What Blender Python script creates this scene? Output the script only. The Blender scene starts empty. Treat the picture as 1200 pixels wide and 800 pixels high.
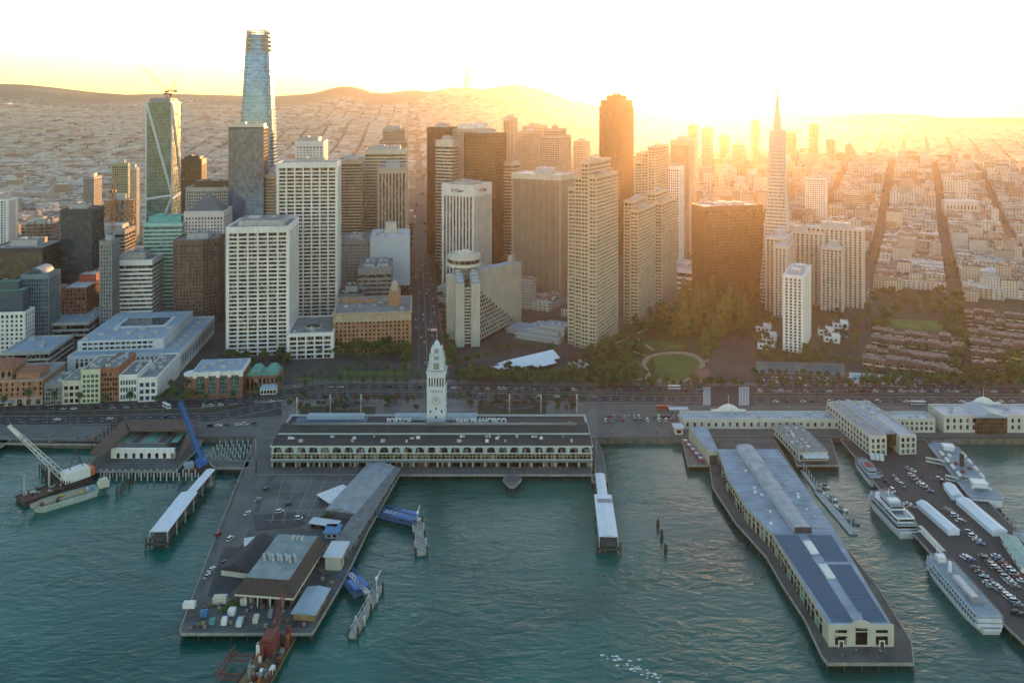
import bpy, math, random
from mathutils import Vector, Matrix
random.seed(7)
R = random.Random(11)
C = bpy.context.scene.collection
S = bpy.context.scene

# ---------------------------------------------------------------- camera
F, HZ, HC = 933.0, 120.0, 240.0            # focal length in px of a 1200 px frame, horizon row, eye height
cam_d = bpy.data.cameras.new('camera')
cam = bpy.data.objects.new('camera', cam_d); C.objects.link(cam)
cam.location = (0, 0, HC); cam.rotation_euler = (math.radians(90), 0, 0)
cam_d.sensor_width = 36; cam_d.lens = F / 1200 * 36
cam_d.shift_y = -(400 - HZ) / 1200
cam_d.clip_start = 5; cam_d.clip_end = 60000
S.camera = cam

# ---------------------------------------------------------------- world, sun, exposure
SUN_AZ, SUN_EL = math.radians(14.0), math.radians(3.8)     # azimuth to the right of +Y
w = bpy.data.worlds.new("World"); S.world = w; w.use_nodes = True
nt = w.node_tree; bg = nt.nodes['Background']
sky = nt.nodes.new('ShaderNodeTexSky'); sky.sky_type = 'NISHITA'; sky.sun_disc = False
sky.sun_elevation = SUN_EL; sky.sun_rotation = SUN_AZ
sky.altitude = 0; sky.air_density = 1.0; sky.dust_density = 0.4; sky.ozone_density = 1.4
nt.links.new(sky.outputs[0], bg.inputs[0]); bg.inputs[1].default_value = 0.15
sl = bpy.data.lights.new('sun', 'SUN'); sun = bpy.data.objects.new('sun', sl); C.objects.link(sun)
sl.energy = 2.5; sl.angle = math.radians(0.5); sl.color = (1.0, 0.46, 0.15)
sd = Vector((math.sin(SUN_AZ) * math.cos(SUN_EL), math.cos(SUN_AZ) * math.cos(SUN_EL), math.sin(SUN_EL)))
sun.rotation_euler = sd.to_track_quat('Z', 'Y').to_euler()
sun.location = (400, 1500, 700)
vs = S.view_settings; vs.view_transform = 'Standard'; vs.look = 'None'; vs.exposure = 2.22; vs.gamma = 1
vs.use_curve_mapping = False
cy = S.cycles
cy.use_denoising = True
try: cy.denoiser = 'OPENIMAGEDENOISE'
except Exception: pass
cy.max_bounces = 5; cy.diffuse_bounces = 2; cy.glossy_bounces = 2; cy.transmission_bounces = 2
cy.transparent_max_bounces = 4; cy.volume_bounces = 1
cy.use_adaptive_sampling = True; cy.adaptive_threshold = 0.02
cy.caustics_reflective = False; cy.caustics_refractive = False
cy.sample_clamp_indirect = 4

HZD, HZA = 3.4e-5, 0.82                       # haze density, forward scattering
def make_haze():
    m = bpy.data.materials.new('haze'); m.use_nodes = True; n = m.node_tree
    n.nodes.remove(n.nodes['Principled BSDF'])
    v = n.nodes.new('ShaderNodeVolumePrincipled')
    v.inputs['Color'].default_value = (1.0, 0.90, 0.80, 1); v.inputs['Density'].default_value = HZD
    v.inputs['Anisotropy'].default_value = HZA
    n.links.new(v.outputs[0], n.nodes['Material Output'].inputs['Volume'])
    b = MB(); b.box(-11000, -400, -12, 11000, 13000, 640)
    o = b.build('haze', [m]); o['kind'] = 'stuff'
    return o

# ---------------------------------------------------------------- picture row/column -> ground point
def G(x, y, z=0.0):
    Y = F * (HC - z) / (y - HZ)
    return Vector(((x - 600) / F * Y, Y, z))
def pxy(X, Y, z=0.0):
    return 600 + F * X / Y, HZ + F * (HC - z) / Y
TA = math.radians(-6.9); TB = math.radians(27.0)
def axes(grid):
    t = TA if grid == 'A' else TB if grid == 'B' else math.radians(grid)
    return Vector((math.sin(t), math.cos(t), 0)), Vector((math.cos(t), -math.sin(t), 0)), -t

# ---------------------------------------------------------------- mesh builder
class MB:
    def __init__(s): s.v = []; s.f = []; s.k = []; s.m = 0; s.M = None
    def add(s, vs_, fs):
        n = len(s.v)
        if s.M is not None: vs_ = [tuple(s.M @ Vector(p)) for p in vs_]
        s.v.extend(vs_)
        for f in fs: s.f.append(tuple(i + n for i in f)); s.k.append(s.m)
        return s
    def box(s, x0, y0, z0, x1, y1, z1, m=None, bottom=True):
        if m is not None: s.m = m
        if x0 > x1: x0, x1 = x1, x0
        if y0 > y1: y0, y1 = y1, y0
        v = [(x0,y0,z0),(x1,y0,z0),(x1,y1,z0),(x0,y1,z0),(x0,y0,z1),(x1,y0,z1),(x1,y1,z1),(x0,y1,z1)]
        f = [(4,5,6,7),(0,1,5,4),(1,2,6,5),(2,3,7,6),(3,0,4,7)]
        if bottom: f.append((3,2,1,0))
        return s.add(v, f)
    def cbox(s, cx, cy_, z0, w_, d, h, m=None): return s.box(cx-w_/2, cy_-d/2, z0, cx+w_/2, cy_+d/2, z0+h, m)
    def prism(s, poly, z0, z1, m=None, cap=True, top=None):
        if m is not None: s.m = m
        n = len(poly); tp = top or poly
        v = [(p[0],p[1],z0) for p in poly] + [(p[0],p[1],z1) for p in tp]
        f = [(i,(i+1)%n,n+(i+1)%n,n+i) for i in range(n)]
        if cap: f += [tuple(range(n,2*n)), tuple(range(n-1,-1,-1))]
        return s.add(v, f)
    def ring(s, poly, off, z0, z1, m=None, inner=0.0):
        """a band round a convex outline, from inner to off outwards"""
        if m is not None: s.m = m
        a = offset(poly, inner); b = offset(poly, off); n = len(poly)
        v = [(p[0],p[1],z) for z in (z0,z1) for q in (a,b) for p in q]
        f = []
        for i in range(n):
            j = (i+1)%n
            f += [(n+i,n+j,3*n+j,3*n+i),(2*n+i,3*n+i,3*n+j,2*n+j),(i,j,n+j,n+i),(i,2*n+i,2*n+j,j)]
        return s.add(v, f)
    def cyl(s, cx, cy_, z0, z1, r, r2=None, n=8, m=None, cap=True):
        if m is not None: s.m = m
        r2 = r if r2 is None else r2
        a = [2*math.pi*i/n for i in range(n)]
        return s.prism([(cx+r*math.cos(t), cy_+r*math.sin(t)) for t in a], z0, z1, None, cap,
                       [(cx+r2*math.cos(t), cy_+r2*math.sin(t)) for t in a])
    def bar(s, p, q, r, n=4, m=None, r2=None):
        if m is not None: s.m = m
        r2 = r if r2 is None else r2
        p = Vector(p); q = Vector(q); d = (q-p)
        if d.length < 1e-6: return s
        d.normalize(); u = d.orthogonal().normalized(); w_ = d.cross(u)
        v = []
        for c, rr in ((p,r),(q,r2)):
            for i in range(n):
                t = 2*math.pi*(i+.5)/n
                v.append(tuple(c + u*math.cos(t)*rr + w_*math.sin(t)*rr))
        f = [(i,(i+1)%n,n+(i+1)%n,n+i) for i in range(n)] + [tuple(range(n,2*n)), tuple(range(n-1,-1,-1))]
        return s.add(v, f)
    def quad(s, a, b, c, d, m=None):
        if m is not None: s.m = m
        return s.add([tuple(a),tuple(b),tuple(c),tuple(d)], [(0,1,2,3)])
    def build(s, name, mats, parent=None, smooth=False):
        me = bpy.data.meshes.new(name); me.from_pydata(s.v, [], s.f)
        if not isinstance(mats, (list, tuple)): mats = [mats]
        for m in mats: me.materials.append(m)
        if len(mats) > 1: me.polygons.foreach_set('material_index', [min(k, len(mats)-1) for k in s.k])
        if smooth: me.polygons.foreach_set('use_smooth', [True]*len(s.f))
        me.update()
        o = bpy.data.objects.new(name, me); C.objects.link(o)
        if parent is not None: o.parent = parent
        return o
def offset(poly, d):
    if abs(d) < 1e-9: return [tuple(p[:2]) for p in poly]
    n = len(poly); out = []
    for i in range(n):
        p0, p1, p2 = poly[i-1], poly[i], poly[(i+1)%n]
        e1 = Vector((p1[0]-p0[0], p1[1]-p0[1])); e2 = Vector((p2[0]-p1[0], p2[1]-p1[1]))
        n1 = Vector((e1.y,-e1.x)).normalized(); n2 = Vector((e2.y,-e2.x)).normalized()
        b = n1 + n2; k = d / max(0.3, 0.5*b.dot(b))
        out.append((p1[0]+b.x*k, p1[1]+b.y*k))
    return out
def rect(w_, d, cx=0, cy_=0): return [(cx-w_/2,cy_-d/2),(cx+w_/2,cy_-d/2),(cx+w_/2,cy_+d/2),(cx-w_/2,cy_+d/2)]

def thing(name, label, cat, loc=(0,0,0), rz=0.0, group=None):
    o = bpy.data.objects.new(name, None); C.objects.link(o)
    o.empty_display_size = 2; o.location = loc; o.rotation_euler = (0,0,rz)
    o['label'] = label; o['category'] = cat
    if group: o['group'] = group
    return o
def tag(o, label, cat, group=None, loc=None, rz=None):
    o['label'] = label; o['category'] = cat
    if group: o['group'] = group
    if loc is not None: o.location = loc
    if rz is not None: o.rotation_euler = (0,0,rz)
    return o
def struct(o): o['kind'] = 'structure'; return o
def stuff(o): o['kind'] = 'stuff'; return o
def dup(root, loc, rz, label=None, group=None, sc=None, mats=None):
    def cp(o, par):
        c = o.copy(); C.objects.link(c); c.parent = par
        for ch in list(o.children): cp(ch, c)
        return c
    r = cp(root, None); r.location = loc; r.rotation_euler = (0,0,rz)
    if label: r['label'] = label
    if group: r['group'] = group
    if sc: r.scale = sc
    return r

# ---------------------------------------------------------------- materials
MC = {}
def _mat(name):
    m = bpy.data.materials.new(name); m.use_nodes = True
    return m, m.node_tree, m.node_tree.nodes['Principled BSDF']
def _n(t, kind, **kw):
    n = t.nodes.new(kind)
    for k, v in kw.items(): setattr(n, k, v)
    return n
def plain(name, col, rough=0.8, var=0.25, scale=0.15, metal=0.0, streak=0.0, bump=0.0):
    """painted or stone surface with weathering: broad blotches, fine grain, and rain streaks running down"""
    if name in MC: return MC[name]
    m, t, p = _mat(name); L = t.links.new
    tc = _n(t, 'ShaderNodeTexCoord'); n1 = _n(t, 'ShaderNodeTexNoise'); n1.inputs['Scale'].default_value = scale
    n1.inputs['Detail'].default_value = 6; L(tc.outputs['Object'], n1.inputs[0])
    mr = _n(t, 'ShaderNodeMapRange'); mr.inputs[1].default_value = .3; mr.inputs[2].default_value = .7
    mr.inputs[3].default_value = 1-var; mr.inputs[4].default_value = 1+var*.5; L(n1.outputs[0], mr.inputs[0])
    fac = mr.outputs[0]
    if streak:
        mp = _n(t, 'ShaderNodeMapping'); mp.inputs['Scale'].default_value = (1.2, 1.2, .04); L(tc.outputs['Object'], mp.inputs[0])
        n2 = _n(t, 'ShaderNodeTexNoise'); n2.inputs['Scale'].default_value = 1.0; n2.inputs['Detail'].default_value = 3
        L(mp.outputs[0], n2.inputs[0])
        r2 = _n(t, 'ShaderNodeMapRange'); r2.inputs[1].default_value = .35; r2.inputs[2].default_value = .65
        r2.inputs[3].default_value = 1-streak; r2.inputs[4].default_value = 1; L(n2.outputs[0], r2.inputs[0])
        mu = _n(t, 'ShaderNodeMath', operation='MULTIPLY'); L(fac, mu.inputs[0]); L(r2.outputs[0], mu.inputs[1]); fac = mu.outputs[0]
    vm = _n(t, 'ShaderNodeVectorMath', operation='SCALE'); vm.inputs[0].default_value = col[:3]; L(fac, vm.inputs['Scale'])
    L(vm.outputs[0], p.inputs['Base Color'])
    p.inputs['Roughness'].default_value = rough; p.inputs['Metallic'].default_value = metal
    MC[name] = m; return m
def glass(name, col, alt=None, cell=(1.5, 3.8), rough=0.12, lit=0.0, spec=0.6, mixp=0.25, metal=0.0):
    """window glass; pane colour stands for blinds and lit rooms, varying from pane to pane"""
    if name in MC: return MC[name]
    alt = alt or tuple(min(1, c*2.5+.02) for c in col)
    m, t, p = _mat(name); L = t.links.new
    tc = _n(t, 'ShaderNodeTexCoord'); mp = _n(t, 'ShaderNodeMapping')
    mp.inputs['Scale'].default_value = (1/cell[0], 1/cell[0], 1/cell[1]); L(tc.outputs['Object'], mp.inputs[0])
    fl = _n(t, 'ShaderNodeVectorMath', operation='FLOOR'); L(mp.outputs[0], fl.inputs[0])
    wn = _n(t, 'ShaderNodeTexWhiteNoise'); L(fl.outputs[0], wn.inputs[0])
    rp = _n(t, 'ShaderNodeValToRGB'); e = rp.color_ramp.elements
    e[0].position = 0.0; e[0].color = (*[c*.55 for c in col], 1)
    e[1].position = 1.0; e[1].color = (*alt, 1)
    x = e.new(1-mixp-.12); x.color = (*col, 1); x = e.new(1-mixp+.08); x.color = (*[(a+b)/2 for a, b in zip(col, alt)], 1)
    L(wn.outputs[0], rp.inputs[0]); L(rp.outputs[0], p.inputs['Base Color'])
    mr = _n(t, 'ShaderNodeMapRange'); mr.inputs[3].default_value = rough*.5; mr.inputs[4].default_value = rough*2.2
    L(wn.outputs[0], mr.inputs[0]); L(mr.outputs[0], p.inputs['Roughness'])
    p.inputs['Specular IOR Level'].default_value = spec; p.inputs['Metallic'].default_value = metal
    # panes are never quite in plane with each other
    ge = _n(t, 'ShaderNodeNewGeometry'); sub = _n(t, 'ShaderNodeVectorMath', operation='SUBTRACT'); L(wn.outputs[1], sub.inputs[0]); sub.inputs[1].default_value = (.5,.5,.5)
    sc_ = _n(t, 'ShaderNodeVectorMath', operation='SCALE'); sc_.inputs['Scale'].default_value = .014; L(sub.outputs[0], sc_.inputs[0])
    ad = _n(t, 'ShaderNodeVectorMath', operation='ADD'); L(ge.outputs['Normal'], ad.inputs[0]); L(sc_.outputs[0], ad.inputs[1])
    no = _n(t, 'ShaderNodeVectorMath', operation='NORMALIZE'); L(ad.outputs[0], no.inputs[0]); L(no.outputs[0], p.inputs['Normal'])
    if lit:
        gt = _n(t, 'ShaderNodeMath', operation='GREATER_THAN'); gt.inputs[1].default_value = 1-lit; L(wn.outputs[0], gt.inputs[0])
        ml = _n(t, 'ShaderNodeMath', operation='MULTIPLY'); ml.inputs[1].default_value = .5; L(gt.outputs[0], ml.inputs[0])
        p.inputs['Emission Color'].default_value = (1, .72, .36, 1); L(ml.outputs[0], p.inputs['Emission Strength'])
    MC[name] = m; return m
def by_object(name, cols, rough=.85, var=.3, scale=.2):
    """each object that wears it takes its own colour from the list (and each part of a far mass by its place)"""
    if name in MC: return MC[name]
    m, t, p = _mat(name); L = t.links.new
    oi = _n(t, 'ShaderNodeObjectInfo'); rp = _n(t, 'ShaderNodeValToRGB'); rp.color_ramp.interpolation = 'CONSTANT'
    e = rp.color_ramp.elements; e[0].position = 0; e[0].color = (*cols[0], 1); e[1].position = 1/len(cols); e[1].color = (*cols[1], 1)
    for i in range(2, len(cols)): x = e.new(i/len(cols)); x.color = (*cols[i], 1)
    L(oi.outputs['Random'], rp.inputs[0])
    tc = _n(t, 'ShaderNodeTexCoord'); n1 = _n(t, 'ShaderNodeTexNoise'); n1.inputs['Scale'].default_value = scale; n1.inputs['Detail'].default_value = 5
    L(tc.outputs['Object'], n1.inputs[0])
    mr = _n(t, 'ShaderNodeMapRange'); mr.inputs[1].default_value = .3; mr.inputs[2].default_value = .7; mr.inputs[3].default_value = 1-var; mr.inputs[4].default_value = 1+var*.4
    L(n1.outputs[0], mr.inputs[0])
    vm = _n(t, 'ShaderNodeVectorMath', operation='SCALE'); L(rp.outputs[0], vm.inputs[0]); L(mr.outputs[0], vm.inputs['Scale']); L(vm.outputs[0], p.inputs['Base Color'])
    p.inputs['Roughness'].default_value = rough
    MC[name] = m; return m
# ---------------------------------------------------------------- water, land, streets
def sm(t): t = max(0.0, min(1.0, t)); return t*t*(3-2*t)
RIDGE = [(-400,100),(-100,94),(0,97),(30,98),(60,101),(110,107),(150,110),(190,108.5),(240,110),(280,111),(320,112),(360,109),(372,107),(388,102.5),(400,100),(410,100),(424,103),(436,107.5),
 (452,108),(470,106),(482,104.5),(492,105.5),(506,107),(517,104),(527,102.5),(538,105),(548,103.5),(560,106.5),(572,105.5),(584,103),(594,101),(606,100.5),(622,103),(636,106.5),(645,109),(670,117),(700,123),(740,127),(780,131),(820,133),(880,134),(940,134.5),
 (990,134.5),(1020,132.5),(1060,132.5),(1085,134.5),(1110,137.5),(1200,138),(1350,138),(1600,139)]
def interp(tb, x):
    if x <= tb[0][0]: return tb[0][1]
    for (a, b), (c, d) in zip(tb, tb[1:]):
        if x <= c: return b + (d-b)*(x-a)/(c-a)
    return tb[-1][1]
RD = 6800.0
def bump(X, Y, cx, cyy, r, h): d = ((X-cx)**2 + (Y-cyy)**2)/(r*r); return h*math.exp(-d)
def TZ(X, Y):
    """height of the ground: flat by the shore, the inland hills rising behind the town"""
    if Y < 900: return 0.0
    px = 600 + F*X/Y
    e = HC - (interp(RIDGE, px) - HZ)*RD/F
    z = e*max(0, min(1, (Y-2600)/(RD-2600)))**1.7 if Y < RD else e - (Y-RD)*.08
    nx = X/600.0; ny = Y/600.0
    z += sm((Y-2400)/1500)*(9*math.sin(nx*2.1+ny*.9)+7*math.sin(nx*1.1-ny*2.3+1)+6*math.sin(nx*4.3+2)*math.sin(ny*3.7))*(0 if Y > RD*.95 else 1)
    z += bump(X, Y, 620, 2000, 520, 40)*sm((Y-1200)/600) + bump(X, Y, 1150, 2350, 620, 58)*sm((Y-1250)/700) + bump(X, Y, 250, 1900, 350, 26)*sm((Y-1300)/400)
    z += bump(X, Y, -2300, 3700, 700, 70) + bump(X, Y, -600, 4300, 600, 48)
    return max(z, 0)

WZ = -4.0
def make_water():
    m, t, p = _mat('bay water'); L = t.links.new
    tc = _n(t, 'ShaderNodeTexCoord')
    def noise(sc, mapping=None, det=4, dist=0.0):
        mp = _n(t, 'ShaderNodeMapping'); mp.inputs['Scale'].default_value = mapping or (1, 1, 1); mp.inputs['Rotation'].default_value = (0, 0, .25); L(tc.outputs['Object'], mp.inputs[0])
        n = _n(t, 'ShaderNodeTexNoise'); n.inputs['Scale'].default_value = sc; n.inputs['Detail'].default_value = det; n.inputs['Distortion'].default_value = dist; L(mp.outputs[0], n.inputs[0]); return n.outputs[0]
    a = noise(.34, (.6, 1.4, 1), 5, .5); b = noise(.10, (.7, 1.3, 1), 4, .8); c = noise(.012, (1, 1, 1), 3, .8)
    mx = _n(t, 'ShaderNodeMath', operation='MULTIPLY_ADD'); mx.inputs[1].default_value = 2.2; L(b, mx.inputs[0]); L(a, mx.inputs[2])
    bu = _n(t, 'ShaderNodeBump'); bu.inputs['Strength'].default_value = 1.0; bu.inputs['Distance'].default_value = .40; g1 = noise(.009, (.35, 1.6, 1), 4, 1.5); m8 = _n(t, 'ShaderNodeMapRange'); m8.inputs[1].default_value = .36; m8.inputs[2].default_value = .62; m8.inputs[3].default_value = .28; m8.inputs[4].default_value = 1.0; L(g1, m8.inputs[0]); L(m8.outputs[0], bu.inputs['Strength']); L(mx.outputs[0], bu.inputs['Height']); L(bu.outputs[0], p.inputs['Normal'])
    rp = _n(t, 'ShaderNodeValToRGB'); e = rp.color_ramp.elements
    e[0].position = .32; e[0].color = (.001, .060, .050, 1); e[1].position = .68; e[1].color = (.006, .115, .092, 1); L(c, rp.inputs[0]); L(rp.outputs[0], p.inputs['Base Color'])
    r3 = _n(t, 'ShaderNodeMapRange'); r3.inputs[1].default_value = .35; r3.inputs[2].default_value = .65; r3.inputs[3].default_value = .06; r3.inputs[4].default_value = .2; L(c, r3.inputs[0]); L(r3.outputs[0], p.inputs['Roughness'])
    p.inputs['IOR'].default_value = 1.33
    mb = MB(); mb.quad((-9000,-300,WZ),(9000,-300,WZ),(9000,900,WZ),(-9000,900,WZ))
    return struct(mb.build('water', m))
SHORE = [(-9000, 512), (0, 513), (60, 518), (130, 519), (131, 512), (320, 512), (690, 512), (700, 513), (840, 513), (1040, 510), (1056, 514), (1300, 514), (9000, 514)]
def make_land():
    m, t, p = _mat('ground'); L = t.links.new
    tc = _n(t, 'ShaderNodeTexCoord')
    n1 = _n(t, 'ShaderNodeTexNoise'); n1.inputs['Scale'].default_value = .03; n1.inputs['Detail'].default_value = 8; L(tc.outputs['Object'], n1.inputs[0])
    rp = _n(t, 'ShaderNodeValToRGB'); e = rp.color_ramp.elements; e[0].position = .35; e[0].color = (.028, .028, .027, 1); e[1].position = .68; e[1].color = (.075, .073, .068, 1); L(n1.outputs[0], rp.inputs[0])
    # far districts: roofs and tree patches too small to build one by one
    vo = _n(t, 'ShaderNodeTexVoronoi'); vo.inputs['Scale'].default_value = .045; L(tc.outputs['Object'], vo.inputs[0])
    r2 = _n(t, 'ShaderNodeValToRGB'); r2.color_ramp.interpolation = 'CONSTANT'; e = r2.color_ramp.elements; e[0].position = 0; e[0].color = (.05, .055, .03, 1); e[1].position = .35; e[1].color = (.28, .25, .22, 1)
    for q, c in ((.55, (.14, .12, .1, 1)), (.7, (.5, .46, .42, 1)), (.88, (.08, .08, .05, 1))): x = e.new(q); x.color = c
    sp = _n(t, 'ShaderNodeSeparateColor'); L(vo.outputs['Color'], sp.inputs[0]); L(sp.outputs[0], r2.inputs[0])
    sx = _n(t, 'ShaderNodeSeparateXYZ'); L(tc.outputs['Object'], sx.inputs[0])
    mr = _n(t, 'ShaderNodeMapRange'); mr.inputs[1].default_value = 3400; mr.inputs[2].default_value = 5200; L(sx.outputs[1], mr.inputs[0])
    # bare or wooded hill ground above the houses
    m2 = _n(t, 'ShaderNodeMapRange'); m2.inputs[1].default_value = 5600; m2.inputs[2].default_value = 6300
    n3 = _n(t, 'ShaderNodeTexNoise'); n3.inputs['Scale'].default_value = .0016; n3.inputs['Detail'].default_value = 5; L(tc.outputs['Object'], n3.inputs[0])
    ma = _n(t, 'ShaderNodeMath', operation='MULTIPLY_ADD'); ma.inputs[1].default_value = 2600; L(n3.outputs[0], ma.inputs[0]); ms = _n(t, 'ShaderNodeMath', operation='SUBTRACT'); L(sx.outputs[1], ms.inputs[0]); ms.inputs[1].default_value = 1300; L(ms.outputs[0], ma.inputs[2]); L(ma.outputs[0], m2.inputs[0])
    x1 = _n(t, 'ShaderNodeMix', data_type='RGBA'); L(mr.outputs[0], x1.inputs[0]); L(rp.outputs[0], x1.inputs[6]); L(r2.outputs[0], x1.inputs[7])
    x2 = _n(t, 'ShaderNodeMix', data_type='RGBA'); L(m2.outputs[0], x2.inputs[0]); L(x1.outputs[2], x2.inputs[6]); x2.inputs[7].default_value = (.07, .065, .035, 1)
    L(x2.outputs[2], p.inputs['Base Color']); p.inputs['Roughness'].default_value = .9
    ys = [600, 680, 760, 840, 900] + [900+60*i for i in range(1, 28)]
    y = ys[-1]
    while y < 12600: y += max(60, y*.022); ys.append(y)
    pxs = [-3000,-1500,-700,-300] + [-100+8*i for i in range(176)] + [1500, 1900, 2700, 4200]
    v = []; f = []; n = len(pxs)
    for q in pxs: g = G(q, interp(SHORE, q)); v.append((g.x, g.y, 0))
    for q, y in [(q, y) for y in ys for q in pxs]: X = (q-600)/F*y; v.append((X, y, TZ(X, y)))
    for j in range(len(ys)):
        for i in range(n-1): a = j*n+i; f.append((a, a+1, a+1+n, a+n))
    b = MB(); b.v = v; b.f = f; b.k = [0]*len(f)
    k = len(b.v)                                                     # the sea wall drops from the land's edge
    for i in range(n): b.v.append((v[i][0], v[i][1], WZ-4))
    for i in range(n-1): b.f.append((k+i, k+i+1, i+1, i)); b.k.append(1)
    return struct(b.build('ground', [m, plain('sea wall stone', (.16,.15,.13), .9, .5, .2)]))
# ---------------------------------------------------------------- roads, pavements, lawns: sheets a little above the ground
ASPH = plain('asphalt', (.038,.040,.043), .85, .3, .06)
ASPH2 = plain('worn asphalt', (.062,.062,.062), .9, .3, .05)
PAVE = plain('paving', (.125,.125,.118), .9, .25, .08)
PAVEL = plain('pale paving', (.17,.165,.155), .9, .4, .08)
PAVER = plain('red brick paving', (.22,.11,.085), .9, .25, .2)
GRASS = plain('grass', (.06,.13,.022), .95, .35, .08)
SOIL = plain('planting bed', (.06,.055,.03), .95, .4, .3)
PAINT = plain('white road paint', (.62,.62,.58), .8, .2, .5)
PAINTY = plain('yellow road paint', (.6,.42,.08), .8, .2, .5)
def ribbon(mb, pts, half, z, m=0):
    """pts: ground points; half: half width in metres"""
    n = len(pts); vs_ = []
    for i, p in enumerate(pts):
        d = (pts[min(i+1, n-1)]-pts[max(i-1, 0)]); d = Vector((d.x, d.y)).normalized(); nn = Vector((-d.y, d.x))
        h = half[i] if isinstance(half, (list, tuple)) else half
        for s in (-h, h): x, y = p.x+nn.x*s, p.y+nn.y*s; vs_.append((x, y, z+TZ(x, y)))
    mb.m = m; mb.add(vs_, [(2*i, 2*i+2, 2*i+3, 2*i+1) for i in range(n-1)])
def slabpoly(mb, pts, z0, z1, m=0): mb.prism([(p.x, p.y) for p in pts][::-1] if area(pts) < 0 else [(p.x, p.y) for p in pts], z0, z1, m)
def area(pts): return sum(a.x*b.y-b.x*a.y for a, b in zip(pts, pts[1:]+pts[:1]))
def strip(tb, z, name, mats):
    b = MB(); v = []
    for x, ya, yb_ in tb: v += [tuple(G(x, yb_)+Vector((0,0,z))), tuple(G(x, ya)+Vector((0,0,z)))]
    b.add(v, [(2*i, 2*i+2, 2*i+3, 2*i+1) for i in range(len(tb)-1)]); return struct(b.build(name, mats))
FAR = [(-120,472,483),(60,471,482),(250,468,478),(380,449,457),(520,449,457),(700,452,460),(1320,454,462)]
NEAR = [(-120,488,499),(60,487,498),(250,484,494),(380,459,467),(520,459,467),(700,463,471),(1320,466,476)]
strip(FAR, .03, 'road', ASPH); strip(NEAR, .03, 'road', ASPH)
def lane(tb, f, dash=3.0, gap=6.0, wd=.2, m=None, name='lane_marking'):
    b = MB(); P = [G(x, a).lerp(G(x, c), f) for x, a, c in tb]
    for p, q in zip(P, P[1:]):
        d = q-p; ln = d.length; d.normalize(); nn = Vector((-d.y, d.x, 0))*wd; s = 0
        while s < ln:
            e = min(ln, s+dash); A, B_ = p+d*s, p+d*e; b.quad(*[tuple(k+Vector((0,0,.045))) for k in (A-nn, B_-nn, B_+nn, A+nn)]); s += dash+gap
    o = struct(b.build(name, m or PAINT)); return o
for tb in (FAR, NEAR):
    for f in (.34, .66): lane(tb, f)
    lane(tb, .02, 40, 0, .15); lane(tb, .98, 40, 0, .15)
# the track bed between the carriageways
strip([(x, b+.8, c-.8) for (x, a, b), (_, c, d) in zip(FAR, NEAR)], .12, 'median', SOIL)
# pavements beside the road
strip([(x, a-4.5, a-.4) for x, a, b in FAR], .13, 'pavement', PAVE)
strip([(-120,499.6,512.4),(60,498.6,517),(130,498.4,518)], .13, 'promenade', PAVE)
strip([(231,494.6,511.6),(330,487,511.6)], .13, 'promenade', PAVE)
strip([(330,468,511.6),(380,468,511.6),(520,468,511.6),(700,472,512)], .13, 'plaza', PAVEL)
strip([(700.2,472,512.4),(800,474,512.6),(1320,477,513.4)], .13, 'promenade', PAVE)
# plaza patterns: darker bands and two round paved rings in front of the clock tower
for (x0, x1, ya, yb_) in ((352,440,476,486),(560,640,470,486)):
    strip([(x0, ya, yb_), (x1, ya, yb_)], .15, 'planting_bed', SOIL)
for cx in (603, 405):
    g = G(cx, 474); b = MB(); P = [(g.x+17*math.cos(a*math.pi/12), g.y+10*math.sin(a*math.pi/12)) for a in range(24)]; b.prism(P, .1, .17, 0); b.prism(offset(P, -2.5), .1, .19, 1); struct(b.build('paved_circle', [PAVE, ASPH2]))
# square left of centre: streets and lawns in front of the brick block
strip([(330,420,432),(500,420,432)], .03, 'road', ASPH2)
strip([(395,434.5,440),(480,434.5,440)], .16, 'lawn', GRASS)
strip([(345,443,446),(480,443,446)], .16, 'lawn', GRASS)
# the avenue that runs straight inland
UA, RA, _ = axes('A'); UB, RB, _ = axes('B')
A0 = G(501, 432); b = MB(); pts = [A0+UA*s for s in list(range(0, 2400, 60))]; ribbon(b, pts, 15, .04); struct(b.build('avenue', ASPH2))
b = MB()
for s in (-15.2-4, 15.2+4): ribbon(b, [p+RA*s for p in pts], 4, .16)
struct(b.build('pavement', PAVER))
b = MB()
for s in range(0, 1300, 9): b.M = Matrix.Translation(A0+UA*s); [b.quad(*[tuple(UA*q+RA*x+Vector((0,0,.07))) for q, x in ((0,o-.15),(0,o+.15),(3.5,o+.15),(3.5,o-.15))]) for o in (-7.5, -.2, .2, 7.5)]
b.M = None; struct(b.build('lane_marking', PAINT))
# park
def blob(pts, z, name, m, n=3):
    P = [G(*p) for p in pts]; k = len(P); out = []
    for i in range(k):
        for j in range(n):
            t = j/n; p0, p1, p2, p3 = P[i-1], P[i], P[(i+1)%k], P[(i+2)%k]
            out.append(.5*((2*p1)+(p2-p0)*t+(2*p0-5*p1+4*p2-p3)*t*t+(3*p1-p0-3*p2+p3)*t**3))
    b = MB(); slabpoly(b, out, .0, z); return struct(b.build(name, m))
blob([(690,450),(700,400),(740,380),(800,372),(850,380),(862,400),(850,420),(820,450),(780,452),(730,453)], .10, 'park', plain('park ground', (.055,.065,.022), .95, .4, .1))
blob([(752,428),(758,417),(785,412),(812,414),(826,424),(822,436),(808,446),(780,449),(756,444),(760,436)], .22, 'path', plain('sandy path', (.30,.25,.17), .95, .25, .2))
blob([(757,429),(764,419),(786,415),(808,417),(820,425),(816,434),(802,445),(782,447),(768,441),(766,435)], .32, 'lawn', GRASS)
blob([(745,402),(775,400),(800,404),(796,409),(770,410),(750,409)], .24, 'lawn', GRASS)
blob([(715,425),(738,420),(750,424),(752,436),(735,440),(718,436)], .24, 'lawn', GRASS)
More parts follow.
